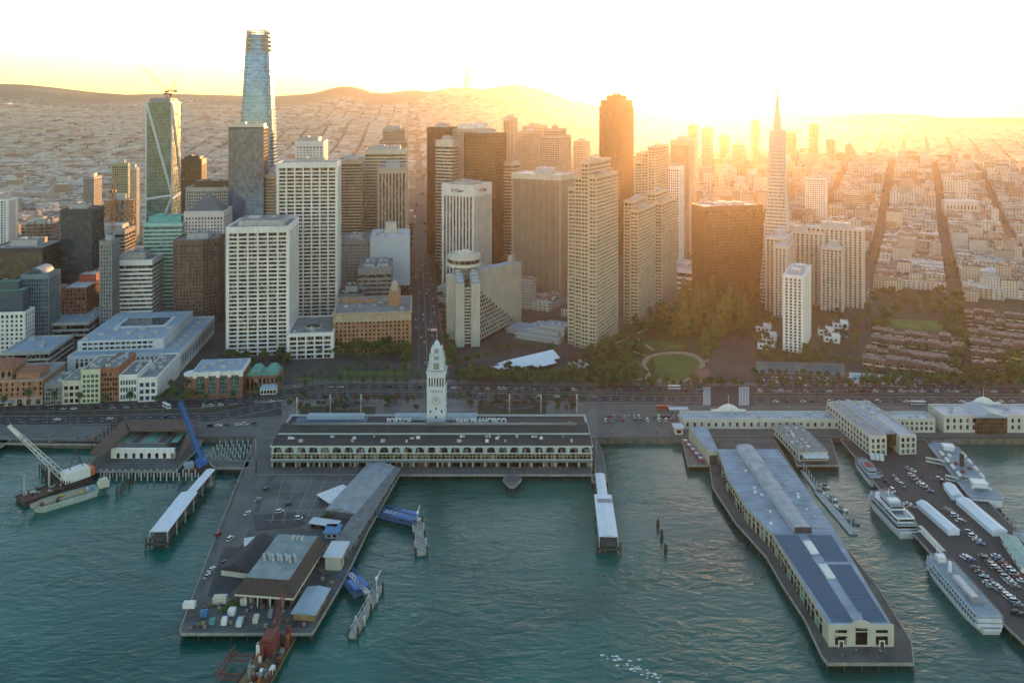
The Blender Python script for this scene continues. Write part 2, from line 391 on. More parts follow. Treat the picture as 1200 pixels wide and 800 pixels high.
for pts in ([(735,447),(752,444)], [(742,412),(757,417)], [(826,424),(842,416),(850,398)], [(700,452),(705,425),(716,405),(760,385)], [(766,411),(745,396)]):
    b = MB(); P = [G(*p) for p in pts]; ribbon(b, P, 1.6, .36); struct(b.build('path', MC['sandy path']))
b = MB(); P = [G(812,452), G(836,432), G(850,405), G(862,380), G(880,355)]; ribbon(b, P, 8, .37); struct(b.build('road', ASPH2))
blob([(812,436),(826,431),(833,438),(822,449),(808,450)], .40, 'brick_circle', PAVER)
# street from the shore road to the dark block (pale crossings)
strip([(824,452,476),(884,452,476)], .14, 'plaza', ASPH)
for k in range(7):
    strip([(824+k*1.3,453+k*.1,475),(824.7+k*1.3,453,475)], .16, 'crossing', PAINT); strip([(866+k*1.8,453,475),(867+k*1.8,453,475)], .16, 'crossing', PAINT)
# car park, courts, pool terrace
strip([(884,366,440.4),(1008,366,443),(1012,341,443),(1122,341,446),(1240,352,446)], .02, 'garden_ground', plain('garden ground', (.05,.052,.025), .95, .5, .15))
strip([(888,441,453),(1135,446,453)], .05, 'car_park', ASPH2)
strip([(1040,374,384),(1106,376,388)], .10, 'lawn', GRASS)
strip([(886,423,437),(990,426,440)], .06, 'court', plain('blue green court', (.10,.16,.16), .9, .2, .1)); strip([(900,425,436),(930,426,437)], .09, 'court', plain('blue court', (.05,.12,.15), .9, .15, .1))
strip([(942,427,437.5),(985,429,439)], .09, 'court', MC['blue court'])
strip([(1070,441,451),(1112,443,452.5)], .06, 'court', MC['blue court'])
strip([(995,436,449.5),(1062,441,454)], .12, 'pool_terrace', plain('pool terrace', (.48,.50,.50), .85, .15, .2))
for x0, x1, ya, yb_ in ((1000,1015,439,445.5),(1022,1036,442,449)):
    m_, t_n, p_ = (None, None, None)
    strip([(x0,ya,yb_),(x1,ya+.6,yb_+.6)], .14, 'pool_water', plain('pool water', (.07,.42,.50), .06, .1, .3))
make_water(); make_land()
# ---------------------------------------------------------------- shared materials
CONC = plain('pale concrete', (.44,.43,.40), .85, .15, .08, streak=.18)
WHITE = plain('white concrete', (.80,.79,.75), .8, .12, .08, streak=.15)
CREAM = plain('cream stucco', (.62,.58,.47), .85, .15, .1, streak=.15)
TAN = plain('tan precast', (.40,.33,.25), .85, .15, .08, streak=.15)
BEIGE = plain('beige precast', (.46,.40,.32), .85, .12, .08, streak=.12)
BROWN = plain('brown granite', (.17,.105,.08), .7, .2, .1, streak=.15)
BRICK = plain('red brick', (.28,.13,.09), .9, .25, .3, streak=.2)
BUFF = plain('buff brick', (.42,.22,.125), .9, .25, .3, streak=.2)
BRONZE = plain('bronze cladding', (.075,.048,.028), .6, .2, .1)
DARK = plain('dark cladding', (.045,.045,.05), .6, .25, .15)
GREY = plain('grey cladding', (.25,.26,.26), .7, .18, .1, streak=.15)
STEEL = plain('brushed metal', (.45,.47,.48), .4, .15, .2, metal=.5)
ROOFG = plain('grey gravel roof', (.23,.24,.24), .95, .35, .12)
ROOFW = plain('white membrane roof', (.58,.62,.65), .85, .25, .06)
ROOFD = plain('dark tar roof', (.075,.078,.08), .95, .35, .12)
ROOFB = plain('blue grey metal roof', (.27,.36,.44), .55, .2, .1)
PLANT = plain('roof machinery', (.42,.43,.43), .6, .3, .4)
COPPER = plain('green copper', (.12,.33,.27), .8, .25, .2)
TILE = plain('clay tile', (.27,.12,.075), .9, .3, .4)
GDARK = glass('dark window glass', (.013,.015,.017), (.26,.24,.20), (1.6,3.9), mixp=.28, spec=.35)
GBLUE = glass('blue window glass', (.03,.07,.10), (.10,.17,.21), (3,4.2), .08, mixp=.3, spec=.9)
GTEAL = glass('green window glass', (.03,.10,.09), (.10,.22,.19), (1.6,4), .1, mixp=.3, spec=.9)
GSKY = glass('pale blue curtain glass', (.06,.18,.32), (.11,.25,.38), (3,4.3), .07, mixp=.3, spec=1, metal=.35)
GBRNZ = glass('bronze window glass', (.05,.032,.015), (.095,.06,.028), (1.8,4), .12, mixp=.3, spec=.8)
GWARM = glass('dark glass with some warm panes', (.013,.014,.015), (.30,.24,.16), (1.6,3.6), mixp=.28, spec=.35)  # room light is only a warmer pane colour here, nothing glows

def tier(fb, gb, poly, z0, z1, st):
    """one stack of storeys: glass body inside, floor bands and piers standing proud of it"""
    fh = st.get('fh', 3.9); sh = st.get('sh', 1.2); pw = st.get('pw', .9); bw = st.get('bw', 3.0)
    po = st.get('po', .5); so = st.get('so', .35); crown = st.get('crown', 3.0); base = st.get('base', 0)
    gb.prism(poly, z0, z1-.5, 0)
    n = max(1, int(round((z1-crown-z0-base)/fh))); fh = (z1-crown-z0-base)/n
    if sh > 0:
        for i in range(n):
            z = z0+base+i*fh
            fb.ring(poly, so, z-(sh*.5 if i or base else 0), z+sh*.5 if i or base else z+sh*.3, st.get('smi', 0))
    if crown > 0: fb.ring(poly, max(so, po)+.06, z1-crown, z1+.9, st.get('cmi', 0), inner=-.7)
    if pw > 0:
        m = len(poly); skip = st.get('skip', ())
        for i in range(m):
            if i in skip: continue
            a = Vector(poly[i]); b = Vector(poly[(i+1)%m]); e = b-a; ln = e.length
            if ln < pw*1.2: continue
            e.normalize(); nn = Vector((e.y, -e.x)); k = max(1, int(round((ln-pw)/bw)))
            cw = st.get('cw', pw)                                    # corner piers may be wider
            for j in range(k+1):
                ww = cw if j in (0, k) else pw
                c = ww/2+.0+(ln-ww)*j/k if j not in (0, k) else (cw/2 if j == 0 else ln-cw/2)
                p = a+e*(c-ww/2); q = a+e*(c+ww/2)
                if j == 0: p -= e*(po*.98)
                if j == k: q += e*(po*.98)
                fb.prism([tuple(p-nn*.1), tuple(p+nn*po), tuple(q+nn*po), tuple(q-nn*.1)][::-1], z0, z1-crown+.02 if crown > 0 else z1, st.get('pmi', 0))
def footprint(grid, xc, yb, xl, xr, w=None, d=None):
    """outline from where its nearest corner meets the ground and how far its two seen faces reach"""
    u, r, rz = axes(grid); c = G(xc, yb); vp = 600+F*u.x/u.y
    left_of = xc < vp
    def solve(dr, px):
        k = (px-600)/F; den = dr.x-k*dr.y
        return (k*c.y-c.x)/den
    if left_of:
        W = w or abs(solve(-r, xl)); D = d or abs(solve(u, xr))
        if not d: D = min(D, 62)
        o = c - r*W/2 + u*D/2
    else:
        W = w or abs(solve(r, xr)); D = d or min(62, abs(solve(u, xl))); o = c + r*W/2 + u*D/2
    return c, W, D, Vector((o.x, o.y, 0)), rz
HERO = []                                                            # (x, y, radius) kept free of the lesser houses
def roof_stuff(t, W, D, h, seed, roofm=None, pent=None, n=4, pm=None, poly=None):
    rr = random.Random(seed); roofm = roofm or ROOFG; poly = poly or rect(W-1.2, D-1.2)
    b = MB(); b.prism(offset(poly, -.1), h-.6, h-.25); b.build('roof', roofm, t)
    for (cx, cy_, w_, d_, hh) in (pent if pent is not None else [(0, .05, .5, .45, 6)]):
        b = MB(); b.cbox(cx*W, cy_*D, h-.4, w_*W, d_*D, hh+.4, 0); b.cbox(cx*W, cy_*D, h+hh, w_*W-1, d_*D-1, .15, 1)
        if w_*W > 10: b.cbox(cx*W-w_*W*.2, cy_*D, h+hh, w_*W*.25, d_*D*.4, 1.6, 0); b.cyl(cx*W+w_*W*.22, cy_*D, h+hh, h+hh+1.5, min(2.2, d_*D*.2), n=10, m=0)
        b.build('penthouse', [pm or PLANT, roofm], t)
    for i in range(n):
        s = rr.uniform(1.5, 3.6); x = rr.uniform(-.42, .42)*(W-4); y = rr.uniform(-.42, .42)*(D-4)
        b = MB(); b.cbox(x, y, h-.4, s*rr.uniform(1, 2), s, rr.uniform(1, 2.2)+.4)
        if rr.random() < .5: b.cyl(x, y, h+1, h+2.6, s*.3, n=7)
        b.build('roof_unit', PLANT, t)
def tower(name, label, cat, grid, xc, yb, xl, xr, yt, st, fm=None, gm=None, roofm=None, w=None, d=None, pent=None, n=4, tiers=None, pm=None, poly=None, h=None, group=None):
    c, W, D, o, rz = footprint(grid, xc, yb, xl, xr, w, d)
    H = h or (yb-yt)*c.y/F
    t = thing(name, label, cat, o, rz, group); HERO.append((o.x, o.y, max(W, D)*.62, o.y))
    fb, gb = MB(), MB()
    P = poly(W, D) if poly else rect(W, D)
    if tiers:
        for (sx, sy, ox, oy, f0, f1) in tiers:
            tier(fb, gb, [(x*sx+ox*W, y*sy+oy*D) for x, y in P], H*f0, H*f1, dict(st, base=st.get('base', 0) if f0 == 0 else 0))
            b = MB(); b.prism([(x*sx*.97+ox*W, y*sy*.97+oy*D) for x, y in P], H*f1-.8, H*f1-.3)
            if f1 < 1: b.build('terrace', roofm or ROOFG, t)
    else: tier(fb, gb, P, 0, H, st)
    fm = fm or CONC
    gb.build('glazing', gm or GDARK, t); fb.build('wall', fm, t)
    last = tiers[-1] if tiers else (1,1,0,0,0,1)
    tt = t
    if tiers: pent = [((px+last[2]/last[0])*1.0, (py+last[3]/last[1]), a, b_, e) for px, py, a, b_, e in (pent or [(0,0,.5,.4,5)])]
    Wl, Dl = W*last[0], D*last[1]
    roof_stuff(t, Wl, Dl, H, hash_(name+label), roofm, pent, 0 if tiers else n, pm, offset([(x*last[0]+last[2]*W, y*last[1]+last[3]*D) for x, y in P], -.5))
    return t, W, D, H
def hash_(s):
    v = 7
    for ch in s: v = (v*31+ord(ch)) & 0xffffff
    return v
GRID = dict(fh=3.9, bw=7.5, pw=1.5, sh=1.5, po=.9, so=.35, crown=5, cw=2.0)
PUNCH = dict(fh=3.8, bw=3.2, pw=1.3, sh=1.7, po=.35, so=.34, crown=4)
BANDS = dict(fh=4.0, sh=2.0, pw=0, so=.5, crown=5)
VERT = dict(fh=4, sh=0, pw=1.5, bw=3.2, po=.8, so=.3, crown=7)
CURT = dict(fh=4.2, sh=.7, pw=.22, bw=3.0, po=.22, so=.12, crown=2.5)
FINE = dict(fh=3.8, sh=.9, pw=.9, bw=1.8, po=.5, so=.2, crown=5)
# ---------------------------------------------------------------- towers left of the avenue (their streets run down to the shore)
T = tower
T('skyscraper', 'white tower with a bold square window grid, nearest the waterfront left of the brick block', 'office tower', 'A', 338, 415, 266, 353, 266, dict(GRID, bw=8.6), WHITE, GWARM, ROOFG, pent=[(0,.0,.75,.6,5)])
T('skyscraper', 'taller white grid tower rising behind its shorter twin', 'office tower', 'A', 395, 378, 325, 399, 191, dict(GRID, bw=8.8), WHITE, GWARM, ROOFG, d=38, pent=[(0,0,.5,.4,4)])
t_, W_, D_, H_ = T('office_annex', 'low white grid wing with a round planter on its roof terrace', 'office building', 'A', 390, 419, 337, 393, 390, dict(GRID, bw=8.0, crown=2.5), WHITE, GWARM, ROOFG, d=60, pent=[], n=3)
m = MB(); m.cyl(W_*.0, -D_*.12, H_-.3, H_+.9, 8, 7.6, 20); m.cyl(0, -D_*.12, H_+.9, H_+1.1, 7, 6.6, 20, 1); m.build('round_planter', [CONC, plain('planter soil', (.05,.05,.03), .95, .4, .3)], t_)
T('skyscraper', 'white tower ringed by dark horizontal window bands, grey box on its roof', 'office tower', 'A', 178, 384, 129, 191, 305, dict(BANDS, fh=4.4, sh=2.3), WHITE, GDARK, ROOFG, pent=[(0,.0,.52,.5,7)])
T('skyscraper', 'slim dull grey tower half hidden at the left of the white banded one', 'office tower', 'A', 131, 392, 117, 140, 283, dict(PUNCH, bw=2.4), GREY, GDARK, ROOFD)
T('skyscraper', 'sea green tower with pale bands and a glass crown', 'office tower', 'A', 213, 372, 169, 222, 262, dict(BANDS, fh=4.3, sh=1.9, crown=3), plain('sea green panels', (.34,.56,.52), .6, .12, .1), GTEAL, COPPER, pent=[(0,.1,.86,.8,7)], pm=plain('teal screen', (.12,.42,.40), .5, .3, .3))
def facet(W, D): k = W*.30; return [(-W/2,-D/2+k*.3),(-W/2+k*.5,-D/2),(W/2-k,-D/2),(W/2,-D/2+k*.9),(W/2,D/2),(-W/2,D/2)]
T('skyscraper', 'brown granite tower with faceted corners and small square windows', 'office tower', 'A', 252, 380, 202, 257, 282, dict(PUNCH, bw=3.3, pw=1.5, sh=2.0), BROWN, GDARK, ROOFG, d=42, poly=facet, n=7)
t_, W_, D_, H_ = T('skyscraper', 'pinkish white punched window tower under a dark pyramid roof', 'office tower', 'A', 262, 368, 216, 272, 248, dict(PUNCH, bw=3.4, pw=1.6, sh=2.0, crown=6), plain('pink white granite', (.62,.55,.53), .8, .12, .1), GDARK, ROOFG, pent=[], n=0)
b = MB(); q = min(W_, D_)*.42; b.prism([(-q,-q),(q,-q),(q,q),(-q,q)], H_, H_+20, cap=True, top=[(-.5,-.5),(.5,-.5),(.5,.5),(-.5,.5)]); b.build('pyramid_roof', plain('slate', (.12,.14,.15), .6, .3, .3), t_)
T('skyscraper', 'broad pale grey tower with a dark flat penthouse, behind the pyramid roofed tower', 'office tower', 'A', 282, 345, 218, 288, 220, dict(PUNCH, bw=2.8, pw=1.1, sh=1.6), CONC, GDARK, ROOFG, pent=[(-.05,0,.62,.6,8)], pm=BRONZE)
T('skyscraper', 'dark blue glass tower with a slanting top edge below the tallest tower', 'glass tower', 'A', 309, 352, 268, 314, 150, dict(CURT, sh=.5, crown=1.0, pw=.15), DARK, glass('deep blue curtain glass', (.05,.17,.33), (.08,.21,.38), (3,4.2), .07, mixp=.3, spec=1, metal=.35), ROOFD, pent=[(0,0,.96,.5,5)], pm=STEEL)
T('skyscraper', 'dark brown slab tower just right of the tower with diagonal braces', 'office tower', 'A', 236, 330, 213, 241, 187, VERT, BRONZE, GBRNZ, ROOFD, pent=[(0,0,.8,.8,4)], pm=BRONZE)
for (xc, yb, xl, xr, yt, fm, lb) in ((150,300,131,152,192,plain('olive panels',(.33,.34,.22),.7,.15,.1),'pale olive residential tower left of the braced tower'),
        (160,292,150,163,197,CREAM,'sunlit cream residential tower close beside the olive one')):
    T('apartment_tower', lb, 'apartment tower', 'A', xc, yb, xl, xr, yt, PUNCH, fm, GDARK, ROOFG, n=2)
T('apartment_tower', 'grey slab of flats above the low white rooftops at left', 'apartment tower', 'A', 110, 285, 98, 119, 208, PUNCH, GREY, GDARK, ROOFG, n=2)
T('apartment_tower', 'blue and white striped tower with one sunlit side at the left edge', 'apartment tower', 'A', 9, 335, -16, 20, 234, dict(fh=3.4, sh=.8, pw=1.6, bw=4.2, po=.4, so=.3, crown=2, cw=2.5), WHITE, GSKY, ROOFG, n=2)
T('office_block', 'dark square glass office block at left with rows of thin bands', 'office building', 'A', 108, 372, 71, 122, 246, dict(CURT, fh=4.0, sh=.9, bw=5), DARK, glass('slate blue glass', (.03,.055,.075), (.05,.085,.11), (3,4), .15, mixp=.3, spec=.4), ROOFD, pent=[(-.1,.1,.5,.5,5)])
T('office_block', 'wide black glass block behind the barrel roofed tower', 'office building', 'A', 50, 385, -14, 57, 291, dict(CURT, fh=4.2, sh=1.0, bw=5, crown=4), DARK, GBRNZ, ROOFG, d=55)
# barrel roofed tower
t_, W_, D_, H_ = T('skyscraper', 'blue grey tower with a barrel vault roof near the left edge', 'office tower', 'A', 57, 402, 25, 70, 322, dict(PUNCH, fh=4, bw=2.2, pw=.6, sh=.9), plain('blue grey panels', (.17,.23,.27), .6, .15, .1), GBLUE, ROOFG, pent=[], n=0)
b = MB(); k = 12; P1 = [(-W_*.3*math.cos(math.pi*i/k), H_-1+W_*.3*math.sin(math.pi*i/k)) for i in range(k+1)]
b.v = [(x,-D_/2+.2,z) for x, z in P1] + [(x,D_/2-.2,z) for x, z in P1]; b.f = [(i,i+1,k+2+i,k+1+i) for i in range(k)] + [tuple(range(k,-1,-1)), tuple(range(k+1,2*k+2))]; b.k = [0]*k+[1,1]
b.build('vault_roof', [ROOFB, GBLUE], t_)
T('office_block', 'white punched window block with dark glass upper storeys and a green terrace', 'office building', 'A', 29, 414, -12, 40, 366, dict(PUNCH, bw=4.4, pw=2.0, sh=1.9, fh=4.2, crown=2), WHITE, GDARK, COPPER, pent=[(-.06,.12,.86,.7,20),(-.12,.2,.6,.4,28)], pm=plain('terrace glass', (.05,.09,.12), .2, .3, .3), n=0)
T('office_block', 'narrow white punched window block between the vaulted tower and the brick one', 'office building', 'A', 67, 382, 57, 79, 340, dict(PUNCH, bw=3.4, pw=1.5, sh=1.8, crown=1.5), WHITE, GDARK, ROOFG, n=1, pent=[])
T('office_block', 'brown brick block with glass top floors and a red rooftop box', 'office building', 'A', 101, 386, 71, 118, 338, dict(PUNCH, bw=4, pw=1.5, sh=1.8, crown=1.2), BRICK, GDARK, ROOFW, d=75, tiers=[(1,1,0,0,0,.82),(.98,.98,0,0,.82,1)], pent=[(.05,.2,.7,.5,8)], pm=plain('red panels', (.45,.09,.06), .7, .2, .2))
T('low_block', 'low blue grey podium with long window bands beside the brown brick block', 'office building', 'A', 104, 398, 52, 112, 378, dict(BANDS, fh=4.5, sh=2.2, crown=2), CONC, GDARK, ROOFB, d=60, pent=[], n=4)
T('low_block', 'flat banded low building in front of the white punched block', 'office building', 'A', 58, 432, 2, 74, 412, dict(BANDS, fh=4.2, sh=2.0, crown=2), CONC, GDARK, ROOFB, d=50, pent=[], n=4)
T('office_block', 'stepped round cornered banded block below the orange crane', 'office building', 'A', 146, 345, 112, 158, 270, dict(BANDS, fh=4.5, sh=1.7), CONC, GDARK, ROOFW, pent=[(0,0,.7,.6,6)])
# centre left
T('skyscraper', 'brown and grey tower with fine window bands right of the tall white grid tower', 'office tower', 'A', 424, 335, 396, 430, 188, dict(BANDS, fh=3.9, sh=1.6), TAN, GBRNZ, ROOFG, pent=[(0,0,.6,.6,4)])
T('skyscraper', 'cream tower ringed with dark bands left of the avenue', 'office tower', 'A', 476, 315, 428, 481, 176, dict(BANDS, fh=4.4, sh=2.2, crown=6), CREAM, GBRNZ, ROOFG, pent=[(0,0,.7,.6,5)])
T('skyscraper', 'tower of dark vertical stripes standing before the cream banded one', 'office tower', 'A', 476, 330, 443, 480, 197, dict(VERT, bw=4.6, pw=1.9), BEIGE, GDARK, ROOFG, pent=[(0,0,.5,.5,6)])
T('skyscraper', 'stepped brown stone tower top behind the banded towers', 'office tower', 'A', 478, 285, 445, 480, 152, dict(PUNCH, pw=1.4), TAN, GBRNZ, ROOFG, tiers=[(1,1,0,0,0,.9),(.8,.8,0,0,.9,1)], pent=[(0,0,.6,.5,5)])
T('skyscraper', 'white square windowed tower rising left of centre among brown ones', 'office tower', 'A', 379, 300, 346, 385, 166, dict(PUNCH, bw=5, pw=2.4, sh=2.4, crown=8), WHITE, GDARK, ROOFG, pent=[(-.05,0,.7,.7,6)])
T('skyscraper', 'tan tower with thin bands just behind the left twin', 'office tower', 'A', 322, 350, 308, 334, 205, dict(BANDS, fh=3.8, sh=1.8), TAN, GBRNZ, ROOFG, n=2)
T('office_block', 'dim grey block behind the windowless white one', 'office building', 'A', 434, 352, 398, 441, 282, dict(PUNCH, bw=3, pw=1.6, sh=2.4), GREY, GDARK, ROOFG, pent=[(0,0,.4,.4,4)])
T('office_block', 'windowless pale blue white block with a small stone turret on its roof', 'office building', 'A', 480, 352, 434, 482, 278, dict(fh=8, sh=0, pw=0, crown=58, so=.2, po=.2), plain('blue white render', (.52,.60,.66), .8, .1, .05), GDARK, ROOFW, pent=[(.0,.15,.3,.3,12)], pm=CREAM)
T('office_block', 'grey banded block with skylights, low beside the windowless white one', 'office building', 'A', 458, 372, 420, 462, 316, dict(BANDS, fh=5, sh=2.8), GREY, GDARK, ROOFG, pent=[(-.2,.1,.35,.6,3),(.22,.1,.35,.6,3)])
T('office_block', 'small dark lower block between the twin towers and the banded block', 'office building', 'A', 425, 378, 396, 428, 345, dict(PUNCH, bw=3), GREY, GDARK, ROOFD, n=3)

# ---- the tallest tower: rounded square plan tapering to an open crown
def salesforce():
    c = G(303, 330); H = (330-37)*c.y/F; u, r, rz = axes('A')
    t = thing('skyscraper', 'tallest glass tower, rounded and tapering to an open crown', 'glass tower', c, rz); HERO.append((c.x, c.y, 40, c.y))
    gb, fb, cb = MB(), MB(), MB()
    def half(z): q = z/H; return 23.0*(1-.40*max(0, (q-.35)/.65)**1.7)
    def plan(hw, n=6):
        k = hw*.55; P = []
        for cx, cy_, a0 in ((hw-k,-hw+k,-90),(hw-k,hw-k,0),(-hw+k,hw-k,90),(-hw+k,-hw+k,180)):
            for i in range(n+1): a = math.radians(a0+90*i/n); P.append((cx+k*math.cos(a), cy_+k*math.sin(a)))
        return P
    N = 66; top = .915
    for i in range(N):
        z0 = H*top*i/N; z1 = H*top*(i+1)/N
        gb.prism(plan(half(z0)), z0, z1, 0, cap=(i == N-1), top=plan(half(z1)))
        fb.ring(plan(half(z0)), .28, z0, z0+.45)
    # the crown: an open lattice of fins and rings
    for i in range(6): z = H*(top+.085*i/5); cb.ring(plan(half(z)), .5, z-.7, z+.5, inner=-.3)
    for i in range(56):
        A = plan(half(H*top), 13)[i]; B = plan(half(H), 13)[i]; cb.bar((A[0],A[1],H*top), (B[0],B[1],H), .3)
    gb.prism(plan(half(H*top)-1.5), H*top, H*.985, 0, top=plan(half(H*.985)-1.5))
    gb.build('glazing', GSKY, t); fb.build('floor_band', plain('white metal fins', (.62,.66,.68), .4, .1, .1), t); cb.build('crown', plain('crown metal', (.42,.38,.32), .4, .1, .1, metal=.3), t)
    b = MB()
    for k_ in range(3): x = (-6, 2, 8)[k_]; b.bar((x,0,H-8), (x,0,H+5), .4); b.bar((x,0,H+4), (x+7-8*k_,1,H+9), .3)
    b.build('maintenance_arm', STEEL, t)
salesforce()
# ---- the tower with white diagonal braces
def braced():
    c, W, D, o, rz = footprint('A', 201, 322, 172, 212); H = (322-120)*c.y/F
    t = thing('skyscraper', 'green glass tower laced with white diagonal braces, cranes on top', 'glass tower', o, rz); HERO.append((o.x, o.y, 35, o.y))
    k = W*.09; P = rect(W, D)
    def q(z): s = 1+.06*(1-abs(z/H-.35)); return [(x*s, y*s) for x, y in P]
    gb, fb = MB(), MB(); N = 50
    for i in range(N):
        z0, z1 = H*i/N, H*(i+1)/N; gb.prism(q(z0), z0, z1, 0, cap=(i == N-1), top=q(z1)); fb.ring(q(z0), .18, z0, z0+.5)
    gb.build('glazing', glass('yellow green glass', (.05,.17,.15), (.11,.23,.18), (2.5,4.5), .12, mixp=.35, spec=.6), t); fb.build('floor_band', GREY, t)
    br = plain('white brace', (.66,.70,.70), .45, .08, .1)
    def at(cn, z): x, y = q(z)[cn]; return Vector((x*1.01, y*1.01, z))
    zz = [(0,0), (1,0), (1,.42), (0,.42)]
    segs = [(0,0,0,1), (1,0,1,1), (2,0,2,1), (3,0,3,1)]
    for a, za, b_, zb in segs: m = MB(); m.bar(at(a, H*za), at(b_, H*zb*.995), 1.1); m.build('corner_column', br, t)
    for a, za, b_, zb in ((0,1,1,.46),(1,.46,0,.44),(1,.46,0,.02),(1,.98,2,.46),(2,.46,1,.44),(2,.46,1,.02),(3,1,2,.46),(3,.02,2,.46),(0,1,3,.46),(3,.46,0,.02)):
        m = MB(); m.bar(at(a, H*za), at(b_, H*zb), 1.7); m.build('brace', br, t)
    m = MB(); m.prism([(x*.9, y*.9) for x, y in P], H-.5, H+6, top=[(x*.8, y*.8) for x, y in P]); m.build('roof', GREY, t)
    for s in (-1, 1):
        m = MB(); m.prism([(s*W*.45,-D*.45),(s*W*.30,-D*.45),(s*W*.30,D*.45),(s*W*.45,D*.45)][::s], H, H+1, top=[(s*W*.45,-D*.45),(s*W*.42,-D*.45),(s*W*.42,D*.45),(s*W*.45,D*.45)][::s]); m.build('roof_screen', br, t)
    m = MB()
    return o, W, D, H, rz
BO, BW, BD, BH, BR = braced()
def crane(label, base, h, jib, ang, elev, col, back=.25, tw=1.1, luff=True, group=None):
    """lattice crane: mast, cab, jib raised at elev degrees, counter jib"""
    t = thing('tower_crane', label, 'crane', base, ang, group)
    def lattice(mb, p, q, wd, n):
        p = Vector(p); q = Vector(q); d = (q-p).normalized(); u = d.orthogonal().normalized(); v = d.cross(u)
        cs = [u*wd+v*wd, u*wd-v*wd, -u*wd-v*wd, -u*wd+v*wd]
        for c in cs: mb.bar(p+c, q+c, wd*.14)
        for i in range(n):
            a = p.lerp(q, i/n); b_ = p.lerp(q, (i+1)/n)
            for j in range(4): mb.bar(a+cs[j], b_+cs[(j+1)%4], wd*.09, 3)
    m = MB(); lattice(m, (0,0,0), (0,0,h), tw, max(4, int(h/5))); m.build('mast', col, t)
    m = MB(); m.cbox(0, 0, h, tw*4, tw*3.4, 2.4); m.cbox(tw*2.4, -tw*1.6, h-.5, 1.6, 1.6, 2.2); m.build('cab', col, t)
    e = math.radians(elev); tip = (jib*math.cos(e), 0, h+2.2+jib*math.sin(e))
    m = MB(); lattice(m, (1,0,h+2.2), tip, tw*.7, max(5, int(jib/4))); m.build('jib', col, t)
    m = MB(); m.bar((-jib*back,0,h+2), (0,0,h+2), tw*.7); m.cbox(-jib*back, 0, h+.2, 4, 3, 3); m.bar((-2,0,h+2), (-tw,0,h+10), .3); m.bar((-jib*back,0,h+2), (-tw,0,h+10), .15, 3); m.bar((-tw,0,h+10), tip, .12, 3); m.build('counter_jib', plain('dark machinery', (.07,.07,.075), .6, .3, .4), t)
    m = MB(); m.bar(tip, (tip[0],0,tip[2]-14), .12, 3); m.cbox(tip[0], 0, tip[2]-15.5, .8, .8, 1.6); m.build('hook', plain('dark machinery', (.07,.07,.075), .6, .3, .4), t)
    return t
RUST = plain('rusty crane paint', (.12,.065,.04), .8, .3, .4); ORANGE = plain('orange crane paint', (.5,.17,.03), .6, .2, .3)
crane('thin crane with raised jib on top of the braced green tower', BO+Vector((4,0,BH)), 14, 52, math.pi*1.0-BR, 44, DARK, tw=1.0)
crane('smaller short crane beside it at the tower top corner', BO+Vector((BW*.3,-3,BH)), 10, 24, .3, 70, DARK, tw=.9)
crane('tall orange crane standing before the unfinished brown block', G(132, 345), 128, 40, 1.9, 25, ORANGE, tw=2.2)
crane('thin reddish crane above the half built block at left', G(41, 345), 60, 30, 2.6, 30, RUST, tw=1.3)
# unfinished blocks: bare floors on columns, netting
def unfinished(label, xc, yb, xl, xr, yt, net):
    c, W, D, o, rz = footprint('A', xc, yb, xl, xr); H = (yb-yt)*c.y/F
    t = thing('unfinished_building', label, 'construction site', o, rz); HERO.append((o.x, o.y, max(W,D)*.6, o.y))
    n = int(H/4.2); rr = random.Random(hash_(label))
    b = MB()
    for i in range(n+1): b.cbox(0, 0, i*4.2, W, D, .45)
    b.build('floor_slab', CONC, t)
    b = MB()
    for x in range(6):
        for y in range(5): b.cbox(-W/2+1+(W-2)*x/5, -D/2+1+(D-2)*y/4, 0, .8, .8, n*4.2+(2.5 if rr.random() < .4 else 0))
    b.build('column', RUST, t)
    b = MB(); b.cbox(0, 0, 0, W*.4, D*.4, H+5); b.build('core', CONC, t)
    for i in range(n):
        for f_ in range(4):
            if rr.random() < .6:
                b = MB(); a0 = rr.uniform(-.5, .1); a1 = a0+rr.uniform(.2, .4); z = i*4.2+.5
                if f_ % 2 == 0: b.box(W*a0, (-D/2-.1) if f_ == 0 else D/2+.02, z, W*a1, (-D/2-.02) if f_ == 0 else D/2+.1, z+3.6)
                else: b.box((-W/2-.1) if f_ == 1 else W/2+.02, D*a0, z, (-W/2-.02) if f_ == 1 else W/2+.1, D*a1, z+3.6)
                b.build('netting', net, t)
unfinished('half built block with brown netting behind the orange crane', 155, 318, 122, 160, 232, plain('orange brown netting', (.34,.17,.07), .9, .35, .3))
unfinished('half built reddish block right of the striped tower at left', 62, 345, 24, 70, 262, plain('dull red netting', (.20,.09,.07), .9, .35, .3))
# ---------------------------------------------------------------- towers right of the avenue (their streets run inland to the right)
B = 'B'; H90 = math.pi/2
GOLD = plain('dark bronze glass skin', (.05,.026,.010), .7, .2, .05)
T('skyscraper', 'broad dark brown tower right beside the avenue, far behind the logo tower', 'office tower', B, 520, 300, 501, 546, 150, dict(VERT, bw=2.6, pw=1.2), BRONZE, GBRNZ, ROOFD, d=40, n=3)
T('skyscraper', 'cream banded tower standing before the broad dark brown one', 'office tower', B, 530, 318, 511, 537, 165, dict(BANDS, fh=4.6, sh=2.2, crown=9), CREAM, GDARK, ROOFG, n=2)
T('skyscraper', 'plain pale concrete tower with white machinery crowded on its roof', 'office tower', B, 562, 300, 530, 578, 152, dict(PUNCH, bw=2.2, pw=1.3, sh=1.0), BEIGE, GBRNZ, ROOFG, d=38, pent=[(-.1,.0,.6,.6,7),(.3,.1,.25,.5,10)], pm=WHITE, n=6)
